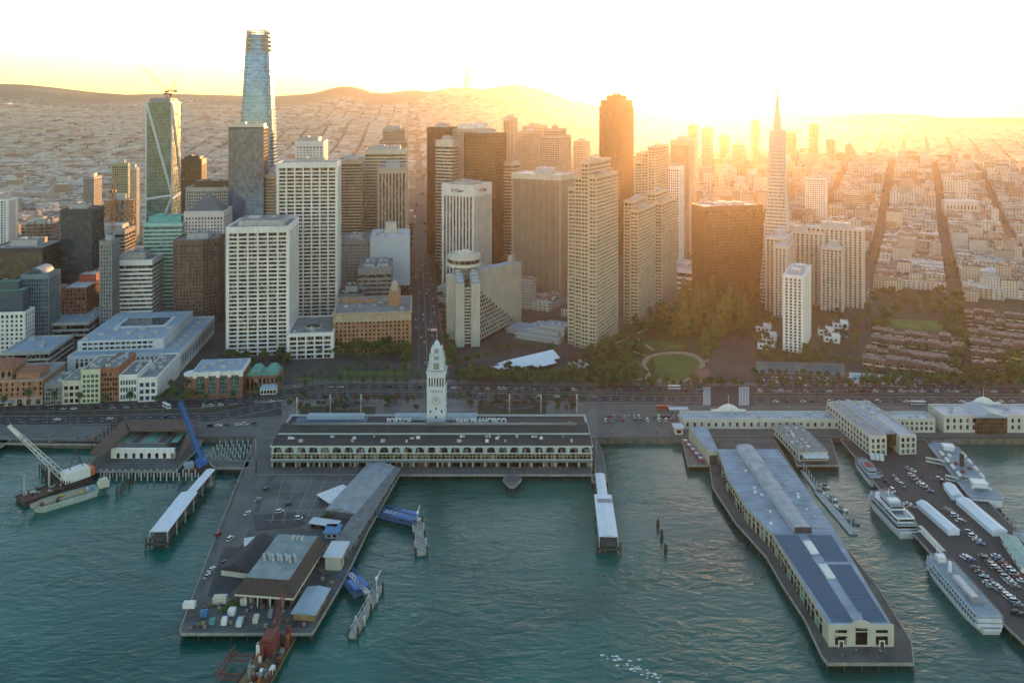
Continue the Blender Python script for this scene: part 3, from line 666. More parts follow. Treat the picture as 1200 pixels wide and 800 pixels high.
T('skyscraper', 'bronze glass tower with a flat top that mirrors the sunset', 'glass tower', B, 580, 325, 544, 585, 157, dict(CURT, sh=.9, crown=3), BRONZE, GBRNZ, ROOFD, d=34, n=3)
# white striped tower with lettering on its crown
t_, W_, D_, H_ = T('skyscraper', 'white tower with dark vertical window stripes and lettering on its crown', 'office tower', B, 555, 345, 519, 575, 218, dict(VERT, fh=4, bw=4.6, pw=2.1, po=1.1, crown=14), WHITE, GDARK, ROOFG, pent=[(0,0,.55,.5,4)])
def lettering(txt, size, mat, parent, loc, rot, depth=.12, name='lettering', align='CENTER'):
    cu = bpy.data.curves.new(name, 'FONT'); cu.body = txt; cu.size = size; cu.extrude = depth; cu.align_x = align; cu.offset = size*.02 if size < 4.2 else size*.035
    o = bpy.data.objects.new(name, cu); me = bpy.data.meshes.new_from_object(o); bpy.data.objects.remove(o)
    o = bpy.data.objects.new(name, me); C.objects.link(o); me.materials.append(mat)
    o.parent = parent; o.location = loc; o.rotation_euler = rot; return o
INK = plain('dark lettering', (.05,.03,.03), .5, .1, 1); H90 = math.pi/2
lettering('O Chase', 5.2, INK, t_, (0,-D_/2-1.3,H_-8.5), (H90,0,0)); lettering('O Chase', 5.2, INK, t_, (W_/2+1.3,0,H_-8.5), (H90,0,H90))
T('skyscraper', 'slim banded tower with rounded corners and a domed cap right of the logo tower', 'office tower', B, 602, 322, 582, 611, 192, dict(BANDS, fh=4.4, sh=2.2, crown=3), BEIGE, GBRNZ, ROOFG, pent=[(0,0,.8,.8,4)], pm=BEIGE,
  poly=lambda W, D: [(W/2*math.copysign(abs(math.cos(a))**.55, math.cos(a)), D/2*math.copysign(abs(math.sin(a))**.55, math.sin(a))) for a in [2*math.pi*(i+.5)/20 for i in range(20)]])
T('skyscraper', 'wide beige tower of very fine vertical ribs with a white parapet', 'office tower', B, 657, 350, 600, 673, 206, dict(VERT, sh=0, bw=1.6, pw=.85, po=.55, crown=6, cw=1.6, cmi=1), [TAN, CREAM], GBRNZ, ROOFW, pent=[(.05,0,.3,.4,7)], n=6)
# the four stepped slabs
SLAB = dict(fh=3.7, sh=2.0, so=.8, pw=.6, bw=3.6, po=.3, crown=2.2)
EC = plain('warm precast slabs', (.50,.44,.33), .85, .12, .08, streak=.12)
def slab(label, xc, yb, xl, xr, yt, steps):
    c, W, D, o, rz = footprint(B, xc, yb, xl, xr); H = (yb-yt)*c.y/F
    t = thing('skyscraper', label, 'office tower', o, rz, 'stepped slab towers in a row'); HERO.append((o.x, o.y, max(W,D)*.6, o.y))
    n = len(steps); bw = W/n
    for i, (fr, ext) in enumerate(steps):
        x0 = -W/2+bw*i+(.5 if i else 0); x1 = -W/2+bw*(i+1)-.5
        y0 = -D/2+D*ext; P = [(x0,y0),(x1,y0),(x1,D/2-D*ext*.8),(x0,D/2-D*ext*.8)]
        fb, gb = MB(), MB(); tier(fb, gb, P, 0, H*fr, SLAB); gb.build('glazing', GDARK, t); fb.build('slab_wall', EC, t)
        m = MB(); m.prism(offset(P, -.6), H*fr-.6, H*fr-.1); m.build('roof', ROOFG, t)
        m = MB(); m.cbox((x0+x1)/2, (y0+D/2)/2, H*fr-.2, bw*.5, D*.25, 3.2); m.cbox((x0+x1)/2, (y0+D/2)/2-D*.2, H*fr-.2, bw*.3, D*.08, 2); m.build('roof_unit', PLANT, t)
    if n > 2:
        for i in range(1, n):
            x = -W/2+bw*i; m = MB(); m.box(x-.5, -D/2+D*.1, 0, x+.5, D/2-D*.1, H*min(steps[i][0], steps[i-1][0])-1); m.build('shadow_gap', GBRNZ, t)
slab('nearest and broadest of the stepped slab towers, right of centre', 699, 410, 663, 729, 203, [(.90,.12),(.97,.05),(1.06,.0),(.98,0)])
slab('second stepped slab tower from the shore, two pale blades', 748, 382, 729, 771, 247, [(1.07,.12),(1.0,0)])
slab('third stepped slab tower from the shore, paler in the haze', 776, 365, 757, 798, 238, [(1.08,.1),(1.0,0)])
slab('farthest stepped slab tower, golden in the haze', 768, 335, 742, 786, 172, [(.88,.12),(.95,.05),(1.0,.0)])
T('low_block', 'low white stepped podium at the foot of the farthest slab towers', 'office building', B, 810, 345, 780, 822, 318, dict(BANDS, fh=6, sh=3.4, crown=3), WHITE, GDARK, ROOFW, n=3, pent=[(0,.1,.5,.5,5)])
# dark bank tower
t_, W_, D_, H_ = T('skyscraper', 'tall dark bronze tower with notched top standing above the hazy skyline', 'office tower', B, 728, 300, 703, 742, 112, dict(fh=4, sh=.5, so=.3, pw=1.2, bw=2.8, po=.9, crown=2), GOLD, GBRNZ, ROOFD, tiers=[(1,1,0,0,0,.93),(.94,.94,0,0,.93,.97),(.52,.7,0,0,.97,1.0)], pent=[], n=0)
# black gridded block near the park
c, W_, D_, o, rz = footprint(B, 893, 350, 826, 900, w=None, d=30); 
t_, W_, D_, H_ = T('office_block', 'black block with a fine brown window grid and cross bracing behind the park', 'office tower', -16, 826, 352, 822, 894, 243, dict(fh=3.9, sh=.9, so=.25, pw=.7, bw=2.7, po=.3, crown=5), BRONZE, GBRNZ, ROOFW, d=32, pent=[(0,0,.5,.4,3)], n=5)
for i in range(3):
    for s in (0, 1):
        m = MB(); x0 = -W_/2+W_*i/3; x1 = x0+W_/3
        for k in range(3):
            z0 = H_*.02+H_*.94*k/3; z1 = z0+H_*.94/3; m.bar((x0 if s else x1,-D_/2-.7,z0), (x1 if s else x0,-D_/2-.7,z1), .42)
        m.build('brace', BRONZE, t_)
T('skyscraper', 'thin white ribbed tower just left of the black block', 'office tower', B, 825, 330, 815, 833, 240, VERT, WHITE, GBRNZ, ROOFG, n=1)
T('skyscraper', 'tall pale tower in the glow behind the slab towers', 'office tower', B, 808, 300, 786, 817, 165, VERT, BEIGE, GBRNZ, ROOFG, d=30)
T('skyscraper', 'white tower between the golden slab tower and the pale one', 'office tower', B, 796, 310, 783, 806, 196, PUNCH, WHITE, GBRNZ, ROOFG, d=26, pent=[(0,0,.9,.5,3)])
# pyramid
def pyramid():
    c = G(911, 352); H = (352-102)*c.y/F; t = thing('pyramid_tower', 'slender white pyramid tower with two side wings and a metal spire', 'pyramid tower', c, -TB); HERO.append((c.x, c.y, 40, c.y))
    wl = plain('quartz white precast', (.60,.56,.50), .8, .1, .08); a0 = 17.5
    g, f = MB(), MB(); N = 50; zt = H*.80
    hw = lambda z: a0*(1-z/H)+.9
    for i in range(N):
        z0, z1 = zt*i/N, zt*(i+1)/N; h0, h1 = hw(z0), hw(z1)
        g.prism(rect(2*h0,2*h0), z0, z1, 0, cap=(i == N-1), top=rect(2*h1,2*h1)); f.ring(rect(2*h0,2*h0), .45, z0, z0+2.0)
    for s in range(4):
        for k in range(-6, 7):
            x = k/6.5; zz = zt
            p = [(x*hw(0), -hw(0)-.35), (hw(0)+.35, x*hw(0)), (-x*hw(0), hw(0)+.35), (-hw(0)-.35, -x*hw(0))][s]; q = [(x*hw(zz), -hw(zz)-.3), (hw(zz)+.3, x*hw(zz)), (-x*hw(zz), hw(zz)+.3), (-hw(zz)-.3, -x*hw(zz))][s]
            f.bar((p[0],p[1],0), (q[0],q[1],zz), .32)
    g.build('glazing', GDARK, t); f.build('wall', wl, t)
    m = MB(); h0 = hw(zt); m.prism(rect(2*h0+.4,2*h0+.4), zt, H*.985, top=rect(1.6,1.6)); m.build('spire', plain('spire metal', (.5,.47,.42), .5, .1, .1, metal=.3), t)
    m = MB(); m.cyl(0, 0, H*.98, H+6, .35, .1, 6); m.build('mast', STEEL, t)
    for s in (-1, 1):
        m = MB(); z0, z1 = H*.52, H*.80; m.prism([(s*(hw(z0)-1),-5),(s*(hw(z0)+.4),-5),(s*(hw(z0)+.4),5),(s*(hw(z0)-1),5)][::s], z0, z1, top=[(s*(hw(z1)-1),-4),(s*(hw(z0)-.2),-4),(s*(hw(z0)-.2),4),(s*(hw(z1)-1),4)][::s]); m.build('side_wing', wl, t)
pyramid()
# ---- towers with antenna, stepped stone, slim white
t_, W_, D_, H_ = T('skyscraper', 'hazy stone tower with chamfered top and a central antenna', 'office tower', B, 656, 280, 632, 669, 152, dict(PUNCH, pw=1.4), BEIGE, GBRNZ, ROOFG, tiers=[(1,1,0,0,0,.94),(.7,.7,0,0,.94,1)], pent=[(0,0,.3,.3,6)], pm=TAN)
m = MB(); m.cyl(0, 0, H_, H_+24, 1.4, .2, 6); m.cyl(0, 0, H_, H_+9, 3.2, 2.2, 8); m.build('antenna', STEEL, t_)
T('skyscraper', 'slim pale tower lost in haze left of the antenna tower', 'office tower', B, 602, 250, 590, 606, 138, VERT, BEIGE, GBRNZ, ROOFG, n=1)
T('skyscraper', 'wide low brown tower in haze beside the antenna tower', 'office tower', B, 625, 262, 606, 634, 155, PUNCH, TAN, GBRNZ, ROOFG)
T('skyscraper', 'squat hazy block behind the brown hazy tower', 'office tower', B, 636, 240, 612, 642, 148, PUNCH, BEIGE, GBRNZ, ROOFG, d=30)
for i, (xc, yb, xl, xr, yt, fm, lb) in enumerate([
  (705,262,692,714,184,TAN,'hazy tan block just left of the dark bronze tower'),
  (686,248,672,695,166,BEIGE,'faint block above the wide ribbed tower'),
  (758,270,745,768,180,TAN,'hazy block close right of the dark bronze tower'),
  (833,235,822,842,151,BEIGE,'faint tower with a peaked cap under the sun glow'),
  (852,228,843,862,160,TAN,'faint short tower right of the peaked one'),
  (872,240,858,882,170,BEIGE,'hazy slab halfway to the pyramid tower'),
  (888,226,880,900,142,BEIGE,'faint square tower close left of the pyramid spire'),
  (932,228,920,942,156,TAN,'hazy block close right of the pyramid spire'),
  (958,222,948,966,146,TAN,'small hazy block on the hill right of the pyramid'),
  (978,226,968,990,164,BEIGE,'pair of pale hazy blocks on the hill, the left one'),
  (998,232,990,1010,170,BEIGE,'pair of pale hazy blocks on the hill, the right one'),
  (780,250,768,790,172,BEIGE,'pale block in the glow above the slab towers'),
  (815,245,806,822,148,BEIGE,'slim pale tower in the brightest glow'),
  (562,262,552,572,196,TAN,'brown block glimpsed above the logo tower roof'),
  (742,258,734,750,196,TAN,'brown block low behind the dark bronze tower'),
  (1012,262,990,1018,228,BEIGE,'wide pale block of flats above the striped twin blocks'),
  (968,268,944,982,210,WHITE,'white block with fine windows right of the pyramid base')]):
    T('apartment_tower', lb, 'apartment tower', B, xc, yb, xl, xr, yt, dict(PUNCH, crown=2), fm, GBRNZ, ROOFG, d=26, n=2, pent=[(0,0,.4,.5,5)])
# ---- apartment towers of the waterfront estate
APT = dict(fh=3.0, sh=1.0, so=.25, pw=1.9, bw=4.2, po=.5, crown=2.0)
APW = plain('white painted concrete', (.8,.79,.76), .8, .1, .1, streak=.15)
WARMW = plain('pinkish white concrete', (.60,.52,.46), .8, .1, .1, streak=.15)
T('apartment_tower', 'bright white apartment tower standing nearest the pools', 'apartment tower', B, 941, 414, 918, 960, 325, dict(APT, bw=3.6), APW, GDARK, ROOFW, pent=[(0,.2,.5,.2,4),(0,-.2,.5,.2,4)], n=8)
T('apartment_tower', 'white apartment tower left behind the bright white one', 'apartment tower', B, 922, 372, 907, 938, 290, APT, WARMW, GDARK, ROOFW, n=4)
T('apartment_tower', 'white striped apartment tower right behind the bright white one', 'apartment tower', B, 988, 366, 962, 1006, 292, APT, WARMW, GDARK, ROOFW, n=4)
T('apartment_tower', 'long pale slab of flats with dark vertical window strips', 'apartment tower', B, 1012, 362, 944, 1018, 270, dict(APT, bw=5, pw=2.6), WARMW, GBRNZ, ROOFW, n=6, d=22)
T('apartment_tower', 'thin pale slab behind the long slab of flats', 'apartment tower', B, 966, 358, 900, 974, 274, dict(APT, bw=5, pw=2.6), WARMW, GBRNZ, ROOFW, n=3, d=20)
T('apartment_tower', 'pale block with a stubby rounded corner by the pyramid base', 'apartment tower', B, 922, 366, 897, 932, 280, APT, WARMW, GBRNZ, ROOFW, n=3)
# ---------------------------------------------------------------- the wedge shaped hotel with a round restaurant on top
def hotel():
    c = G(563, 403); rz = H90-TB; cw = plain('hotel concrete', (.50,.47,.40), .85, .12, .08, streak=.2); H = 62.0
    t = thing('hotel', 'pale concrete hotel whose terraced front slopes back like a wedge, revolving drum on its roof', 'hotel', c, rz); HERO.append((c.x+20, c.y+40, 66, c.y+40)); HERO.append((c.x-15, c.y+10, 35, c.y)); HERO.append((c.x+40, c.y+75, 48, c.y))
    def SB(): m = MB(); m.M = Matrix.Translation((7, 0, 0)) @ Matrix.Diagonal((1.15, .62, 1.06, 1)); return m
    inv = (Matrix.Translation(c) @ Matrix.Rotation(rz, 4, 'Z')).inverted(); FM = inv @ Matrix.Translation(G(534, 407)) @ Matrix.Rotation(-TA, 4, 'Z')
    def AB(): m = MB(); m.M = FM; return m
    def wedge(m, x0, x1, y0, y1, z0, z1):                            # block whose roof rises inland
        m.add([(x0,y0,0),(x1,y0,0),(x1,y1,0),(x0,y1,0),(x0,y0,z0),(x1,y0,z0),(x1,y1,z1),(x0,y1,z1)], [(4,5,6,7),(0,1,5,4),(1,2,6,5),(2,3,7,6),(3,0,4,7),(3,2,1,0)])
    for x0, x1 in ((0, 8.6), (15.2, 24)):
        m = AB(); wedge(m, x0, x1, 0, 46, 62, 70); m.build('fin_wall', cw, t)
        m = AB(); m.add([(x0+.8,.8,62.6),(x1-.8,.8,62.6),(x1-.8,45,70.2),(x0+.8,45,70.2)], [(0,1,2,3)]); m.build('roof', ROOFB, t)
        for i in range(5): m = AB(); m.cbox((x0+x1)/2, 5+i*9, 63.2+i*1.55, 5, 2.2, 1.8); m.build('roof_unit', PLANT, t)
    m = AB(); m.box(8.7, 2.4, 0, 15.1, 45, 59); m.build('glazing', GDARK, t)
    m = AB()
    for i in range(18): m.box(8.7, .8, 3+i*3.15, 15.1, 2.38, 4.3+i*3.15)
    m.build('balcony', cw, t)
    n = 17; fh = (H-5)/n; gb, sb = SB(), SB()
    for i in range(n):
        z = 4+i*fh; xe = 60-62*(i/n); yb_ = 1.0+i*2.5
        yw = lambda x: 46.2-(x+6)*.615; gb.prism([(-6.2,yb_+1.2),(xe-1.2,yb_+1.2),(xe-1.2,max(yb_+1.5,yw(xe))),(-6.2,46)], z, z+fh-.3); sb.prism([(-6.2,yb_),(xe,yb_),(xe,max(yb_+.5,yw(xe))),(-6.2,46.2)], z-.2, z+.95)
        k = int((xe+6)/4.2)
        for j in range(k+1): x = -6+j*4.2; sb.box(x-.3, yb_+.15, z+.96, x+.3, yb_+2.2, z+fh-.22)
        for j in range(0): y = yb_+2+j*(43-yb_)/8; sb.box(xe-1.3, y-.35, z+.96, xe-.15, y+.35, z+fh-.22)
    gb.build('room_glazing', GDARK, t); sb.build('balcony', cw, t)
    m = SB(); m.prism([(-6,46.3),(72,-1.6),(72,16),(-6,64)], 0, H); m.build('rear_wall', cw, t)
    m = SB()
    for i in range(18): z = 4+i*3.1; m.box(72.1, 0, z, 74.6, 15, z+1.2)
    m.build('balcony', cw, t)
    m = SB(); m.box(62, 8, H, 68, 16, H+7); m.build('stair_tower', cw, t)
    m = SB(); m.prism([(-5.5,47),(71,0),(71,15.5),(-5.5,62.5)], H, H+.4); m.build('roof', ROOFB, t)
    w_ = inv @ Vector(((544-600)/F*826, 826, 0)); x, y = w_.x, w_.y; dc = plain('drum concrete', (.58,.55,.47), .8, .12, .2)
    m = MB(); m.cyl(x, y, 0, 74, 8.5, n=20); m.build('drum_core', cw, t)
    P = [(x+17.5*math.cos(2*math.pi*i/12+.2), y+17.5*math.sin(2*math.pi*i/12+.2)) for i in range(12)]
    m = MB(); m.prism(offset(P, -1.2), 74, 80); m.build('drum_glazing', GDARK, t)
    m = MB(); m.ring(P, .6, 71.5, 74.6, inner=-9); m.prism(P, 78.6, 82.4); m.ring(P, -1.5, 82.4, 83.8, inner=-2.5); m.cyl(x, y, 82.4, 85.5, 8, n=16); m.cyl(x+2, y, 85.5, 87, 4, n=12); m.build('drum_roof', dc, t)
hotel()
# ---------------------------------------------------------------- trees
def leafmat(name, a, b_, c_=None):
    m, t, p = _mat(name); L = t.links.new
    tc = _n(t, 'ShaderNodeTexCoord'); n1 = _n(t, 'ShaderNodeTexNoise'); n1.inputs['Scale'].default_value = .7; n1.inputs['Detail'].default_value = 2; L(tc.outputs['Object'], n1.inputs[0])
    oi = _n(t, 'ShaderNodeObjectInfo'); ad = _n(t, 'ShaderNodeMath', operation='MULTIPLY_ADD'); L(oi.outputs['Random'], ad.inputs[0]); ad.inputs[1].default_value = .3; L(n1.outputs[0], ad.inputs[2])
    rp = _n(t, 'ShaderNodeValToRGB'); e = rp.color_ramp.elements; e[0].position = .4; e[0].color = (*a, 1); e[1].position = .85; e[1].color = (*b_, 1); L(ad.outputs[0], rp.inputs[0]); L(rp.outputs[0], p.inputs['Base Color'])
    p.inputs['Roughness'].default_value = .7; p.inputs['Subsurface Weight'].default_value = 0; return m
BARK = plain('bark', (.09,.07,.05), .95, .3, 2)
LEAF = leafmat('green leaves', (.032,.075,.014), (.08,.14,.03)); LEAFD = leafmat('dark leaves', (.02,.048,.012), (.045,.09,.02))
LEAFR = leafmat('autumn leaves', (.10,.06,.02), (.17,.09,.03)); LEAFY = leafmat('yellow green leaves', (.06,.095,.015), (.13,.16,.03))
TT = random.Random(5)
def crown_mesh(rx, rz, z0, n, leaf, kind):
    v = []; f = []
    cl = []
    for _ in range({'round':16, 'poplar':22, 'cypress':16}[kind]):
        if kind == 'round':
            th, ph = TT.uniform(0, 6.28), math.acos(TT.uniform(-.6, 1)); r_ = TT.uniform(.45, .95)
            cl.append((rx*r_*math.sin(ph)*math.cos(th), rx*r_*math.sin(ph)*math.sin(th), z0+rz+rz*r_*math.cos(ph)*.9, rx*TT.uniform(.22, .42)))
        else:
            q = TT.random(); rr = rx*(math.sin(math.pi*min(.98, q*.9+.12))**.7); th = TT.uniform(0, 6.28)
            cl.append((rr*.6*math.cos(th), rr*.6*math.sin(th), z0+2*rz*q, rx*TT.uniform(.35, .6)))
    for i in range(n):
        c = cl[i % len(cl)]; d = Vector((TT.gauss(0,1), TT.gauss(0,1), TT.gauss(0,1))).normalized()*c[3]*TT.uniform(.55, 1.05)
        p = Vector(c[:3])+d; nn = (d.normalized()+Vector((TT.gauss(0,.5), TT.gauss(0,.5), TT.gauss(.2,.5)))).normalized(); u = nn.orthogonal().normalized(); w_ = nn.cross(u); s = leaf*TT.uniform(.6, 1.2); k = len(v)
        a = TT.uniform(0, 3.1); uu = u*math.cos(a)+w_*math.sin(a); ww = nn.cross(uu)
        v += [tuple(p-uu*s), tuple(p-ww*s*.55), tuple(p+uu*s), tuple(p+ww*s*.55)]; f.append((k, k+1, k+2, k+3))
    return v, f
def make_tree(kind, h, mat, label):
    t = thing(dict(round='street_tree', poplar='poplar_tree', cypress='cypress_tree')[kind], label, 'tree')
    rx = {'round': h*.36, 'poplar': h*.17, 'cypress': h*.2}[kind]; z0 = {'round': h*.28, 'poplar': h*.1, 'cypress': h*.08}[kind]; rz_ = (h-z0)/2
    v, f = crown_mesh(rx, rz_, z0, {'round': 480, 'poplar': 760, 'cypress': 480}[kind], {'round': h*.085, 'poplar': h*.05, 'cypress': h*.045}[kind], kind)
    m = MB(); m.v = v; m.f = f; m.k = [0]*len(f); m.build('crown', mat, t)
    m = MB(); m.cyl(0, 0, -.2, h*.55, h*.028, h*.012, 6)
    for k in range(4): a = k*1.6; m.bar((0,0,h*(.25+.06*k)), (rx*.6*math.cos(a), rx*.6*math.sin(a), h*(.45+.08*k)), h*.012, 4, r2=h*.004)
    m.build('trunk', BARK, t); return t
def make_palm(h, label):
    t = thing('palm_tree', label, 'palm tree'); m = MB()
    m.cyl(0, 0, 0, h-.6, .32, .24, 7); m.cyl(0, 0, h-1.2, h-.2, .45, .55, 7); m.build('trunk', BARK, t)
    m = MB()
    for i in range(34):
        a = i*2.399; el = 1.2-1.9*(i/34); L_ = TT.uniform(2.4, 3.1); p = Vector((0,0,h-.3)); w0 = .22; pr = None
        for s in range(5):
            q = s/4; e = el-1.5*q; r_ = Vector((math.cos(a)*math.cos(e), math.sin(a)*math.cos(e), math.sin(e)))
            side = Vector((-math.sin(a), math.cos(a), 0))*(.55*math.sin(math.pi*(.15+.8*q))); cur = (p+side+Vector((0,0,-.15)), p, p-side+Vector((0,0,-.15)))
            if pr: m.quad(pr[0], pr[1], cur[1], cur[0]); m.quad(pr[1], pr[2], cur[2], cur[1])
            pr = cur; p = p+r_*L_/4
    m.build('crown', LEAFD, t); return t
def far_tree_protos():
    P = {}
    P['round'] = [make_tree('round', 9, LEAF, ''), make_tree('round', 8, LEAF, ''), make_tree('round', 10, LEAFD, '')]
    P['red'] = [make_tree('round', 8.5, LEAFR, ''), make_tree('round', 7.5, LEAFR, '')]
    P['dark'] = [make_tree('round', 11, LEAFD, ''), make_tree('round', 13, LEAF, '')]
    P['poplar'] = [make_tree('poplar', 24, LEAF, ''), make_tree('poplar', 20, LEAFD, ''), make_tree('poplar', 26, LEAFY, '')]
    P['palm'] = [make_palm(10.5, ''), make_palm(12, ''), make_palm(9.5, '')]
    return P
TP = far_tree_protos(); USED = set()
def plant(kind, x, y, label, group, s=1.0, i=None, nm=None):
    nm = nm or {'round': 'street_tree', 'red': 'russet_tree', 'dark': 'grove_tree', 'poplar': 'poplar_tree', 'palm': 'palm_tree'}[kind]
    pr = TP[kind][TT.randrange(len(TP[kind])) if i is None else i]
    loc = Vector((x, y, TZ(x, y)+.05)); rz = TT.uniform(0, 6.28); s *= TT.uniform(.85, 1.2)*1.2
    if pr.name in USED: o = dup(pr, loc, rz, label, group, (s, s, s*TT.uniform(.9, 1.1)))
    else: USED.add(pr.name); o = pr; o.location = loc; o.rotation_euler = (0,0,rz); o.scale = (s, s, s); o['label'] = label; o['group'] = group
    o.name = nm; return o
def row(kind, tb, n, label, group, s=1.0, jit=.8):
    """a row of n trees along picture points laid on the ground"""
    P = [G(*p) for p in tb]; L_ = [0]
    for a, b_ in zip(P, P[1:]): L_.append(L_[-1]+(b_-a).length)
    for k in range(n):
        q = L_[-1]*(k+.5)/n
        for i in range(len(P)-1):
            if q <= L_[i+1]+1e-6: p = P[i].lerp(P[i+1], (q-L_[i])/(L_[i+1]-L_[i])); break
        plant(kind, p.x+TT.uniform(-jit, jit), p.y+TT.uniform(-jit, jit), label, group, s)
row('palm', [(-60,470.5),(60,469.5),(250,466.5)], 15, 'tall palm in the row along the left stretch of the shore road', 'palms beside the left stretch of road')
row('palm', [(-40,486),(60,485),(250,481.5),(370,458.5)], 14, 'palm standing in the middle strip of the left shore road', 'palms in the left median')
row('palm', [(352,456.5),(385,446),(480,446)], 12, 'palm in the row in front of the ornate brick block lawns', 'palms before the brick block')
row('palm', [(392,458),(496,458)], 8, 'palm in the median left of the clock tower', 'palms in the median left of the clock tower')
row('palm', [(530,458),(700,461.5),(820,463)], 20, 'palm in the median right of the clock tower', 'palms in the median right of the clock tower')
row('palm', [(895,464),(1290,464.5)], 22, 'palm in the long row along the right stretch of shore road', 'palms along the right stretch of road')
row('round', [(322,418),(394,418.5)], 6, 'street tree at the foot of the low white grid wing', 'trees before the white grid wing', 1.1)
row('round', [(392,414.5),(483,414.5)], 11, 'dense tree in the row at the foot of the ornate brick block', 'trees along the brick block', 1.15)
row('round', [(392,421),(483,421)], 8, 'tree on the near side of the street before the brick block', 'second row before the brick block', .9)
row('red', [(345,474),(372,470),(440,472),(486,473)], 9, 'small russet tree on the plaza left of the clock tower', 'russet trees left of the clock tower', .62)
row('red', [(545,477),(660,479)], 9, 'small russet tree on the plaza right of the clock tower', 'russet trees right of the clock tower', .6)
row('round', [(538,443),(600,441),(690,446)], 17, 'tree in the belt between the white roofed rink and the road', 'trees before the white roof', .95)
row('round', [(545,449),(690,450)], 14, 'low tree in the front belt beside the road right of the tower', 'front trees right of the tower', .75)
row('round', [(528,434),(580,418),(600,409),(655,411)], 10, 'tree on the lawn at the foot of the wedge shaped hotel', 'trees by the hotel', .75)
row('round', [(470,438),(478,431)], 2, 'tree by the foot of the avenue, left corner', 'trees at the left avenue corner', 1)
row('round', [(524,436),(530,424),(527,412)], 4, 'tree by the foot of the avenue, right corner', 'trees at the right avenue corner', 1.1)
row('red', [(664,420),(690,432)], 4, 'russet tree between the rink and the nearest slab tower', 'russet trees by the slab tower', .9)
row('round', [(10,466),(118,464)], 5, 'street tree before the brick building at the left edge', 'street trees at far left', .7)
row('round', [(226,468),(318,458)], 7, 'street tree before the brick and white stone block', 'street trees before the brick and stone block', .7)
for side, lb in ((-19.2, 'left'), (19.2, 'right')):
    for k in range(46):
        p = A0+UA*(18+k*19+TT.uniform(-2, 2))+RA*side
        plant('red' if k % 3 else 'round', p.x, p.y, 'street tree in the %s hand row of the long straight avenue' % lb, 'trees on the %s side of the avenue' % lb, .95)
# park trees
for x, y, s in ((718,438,1.0),(712,425,.9),(735,448,.8),(752,416,.8),(742,408,.9),(764,452,.75)): 
    p = G(x, y); plant('poplar', p.x, p.y, 'tall poplar at the left part of the round lawn park', 'poplars left of the round lawn', s)
for x, y, s in ((826,418,.95),(838,410,1.0),(845,398,1.1),(832,402,1),(852,388,1.1),(862,382,1),(870,388,1),(841,388,1.1),(880,384,.95),(855,376,1.1),(868,374,1),(833,384,1)):
    p = G(x, y); plant('poplar', p.x, p.y, 'tall poplar in the grove right of the round lawn', 'poplars right of the round lawn', s)
for x, y, s in ((790,398,1.1),(802,396,1.2),(812,392,1.1),(797,386,1.1),(806,382,1.1),(818,380,1.1),(788,380,1),(800,372,1),(812,368,1),(825,370,1)):
    p = G(x, y); plant('poplar', p.x, p.y, 'tall poplar in the grove behind the round lawn', 'poplars behind the round lawn', s)
for k in range(60):
    x, y = TT.uniform(700, 880), TT.uniform(362, 398)
    if abs(x-790)/90 > 1.05 or (x < 740 and y < 392): continue
    p = G(x, y); plant('dark', p.x, p.y, 'dark bushy tree in the thick grove behind the park', 'dark grove behind the park', 1)
for k in range(34):
    x = TT.uniform(702, 818); y = TT.uniform(446, 453) if TT.random() < .7 else TT.uniform(438, 448)
    if 750 < x < 828 and y < 449: continue
    p = G(x, y); plant('round', p.x, p.y, 'low tree at the road edge of the round lawn park', 'low trees at the park edge', .75)
for k in range(34):
    x, y = TT.uniform(772, 892), TT.uniform(352, 396)
    if x < 790 and y < 372: continue
    p = G(x, y); plant('poplar', p.x, p.y, 'tall poplar in the thick grove before the black block', 'poplars before the black block', .85)
for k in range(22):
    p = G(TT.uniform(700, 752), TT.uniform(402, 450)); plant('dark', p.x, p.y, 'dense dark tree at the left part of the round lawn park', 'dense trees left of the lawn', .9, nm='park_tree')
for k in range(40):
    p = G(TT.uniform(700, 1180), TT.uniform(452.2, 453.8)); plant('round', p.x, p.y, 'tree in the line beside the far lanes of the right shore road', 'tree line beside the right shore road', .65, nm='roadside_tree')
for k in range(64):
    x = TT.uniform(336, 692); y = TT.choice((469.5, 470.5, 476, 482))+TT.uniform(-1.2, 1.2)
    if 490 < x < 535: continue
    p = G(x, y); plant('red' if k % 2 else 'round', p.x, p.y, 'small tree on the plaza between the shore road and the long hall', 'plaza trees behind the long hall', .55, nm='plaza_tree')
for k in range(36):
    x = TT.uniform(186, 340); y = 424+(340-x)*.0+TT.uniform(-3, 8) if x > 262 else TT.uniform(466, 471)
    if x < 262 and k % 2: continue
    p = G(x, y); plant('dark', p.x, p.y, 'tree in the dark street at the foot of the white grid towers', 'trees at the foot of the white grid towers', .6, nm='plaza_tree')
for k in range(12): p = G(TT.uniform(688, 712), TT.uniform(405, 445)); plant('dark', p.x, p.y, 'dark tree between the slab tower and the park', 'trees beside the slab tower', .9)
for k in range(26):
  if 11 <= k <= 19: continue
  p = G(884+k*9.6+TT.uniform(-2, 2), 440.5+k*.28+TT.uniform(-1, 1)); plant('round', p.x, p.y, 'tree in the hedge between the courts and the car park', 'trees between courts and car park', .6)
for k in range(30): p = G(884+k*10.8+TT.uniform(-3, 3), 421+k*.7+TT.uniform(-1.5, 1.5)); plant('round' if k % 4 else 'red', p.x, p.y, 'tree behind the courts and pools', 'trees behind the courts', .75)
for k in range(95):
    x, y = TT.uniform(884, 1006), TT.uniform(366, 424)
    if 908 < x < 968 and y > 372 and y < 414: continue
    p = G(x, y); plant('dark' if k % 3 else 'red', p.x, p.y, 'tree among the houses at the foot of the white apartment towers', 'trees at the foot of the white apartment towers', .62, nm='garden_tree')
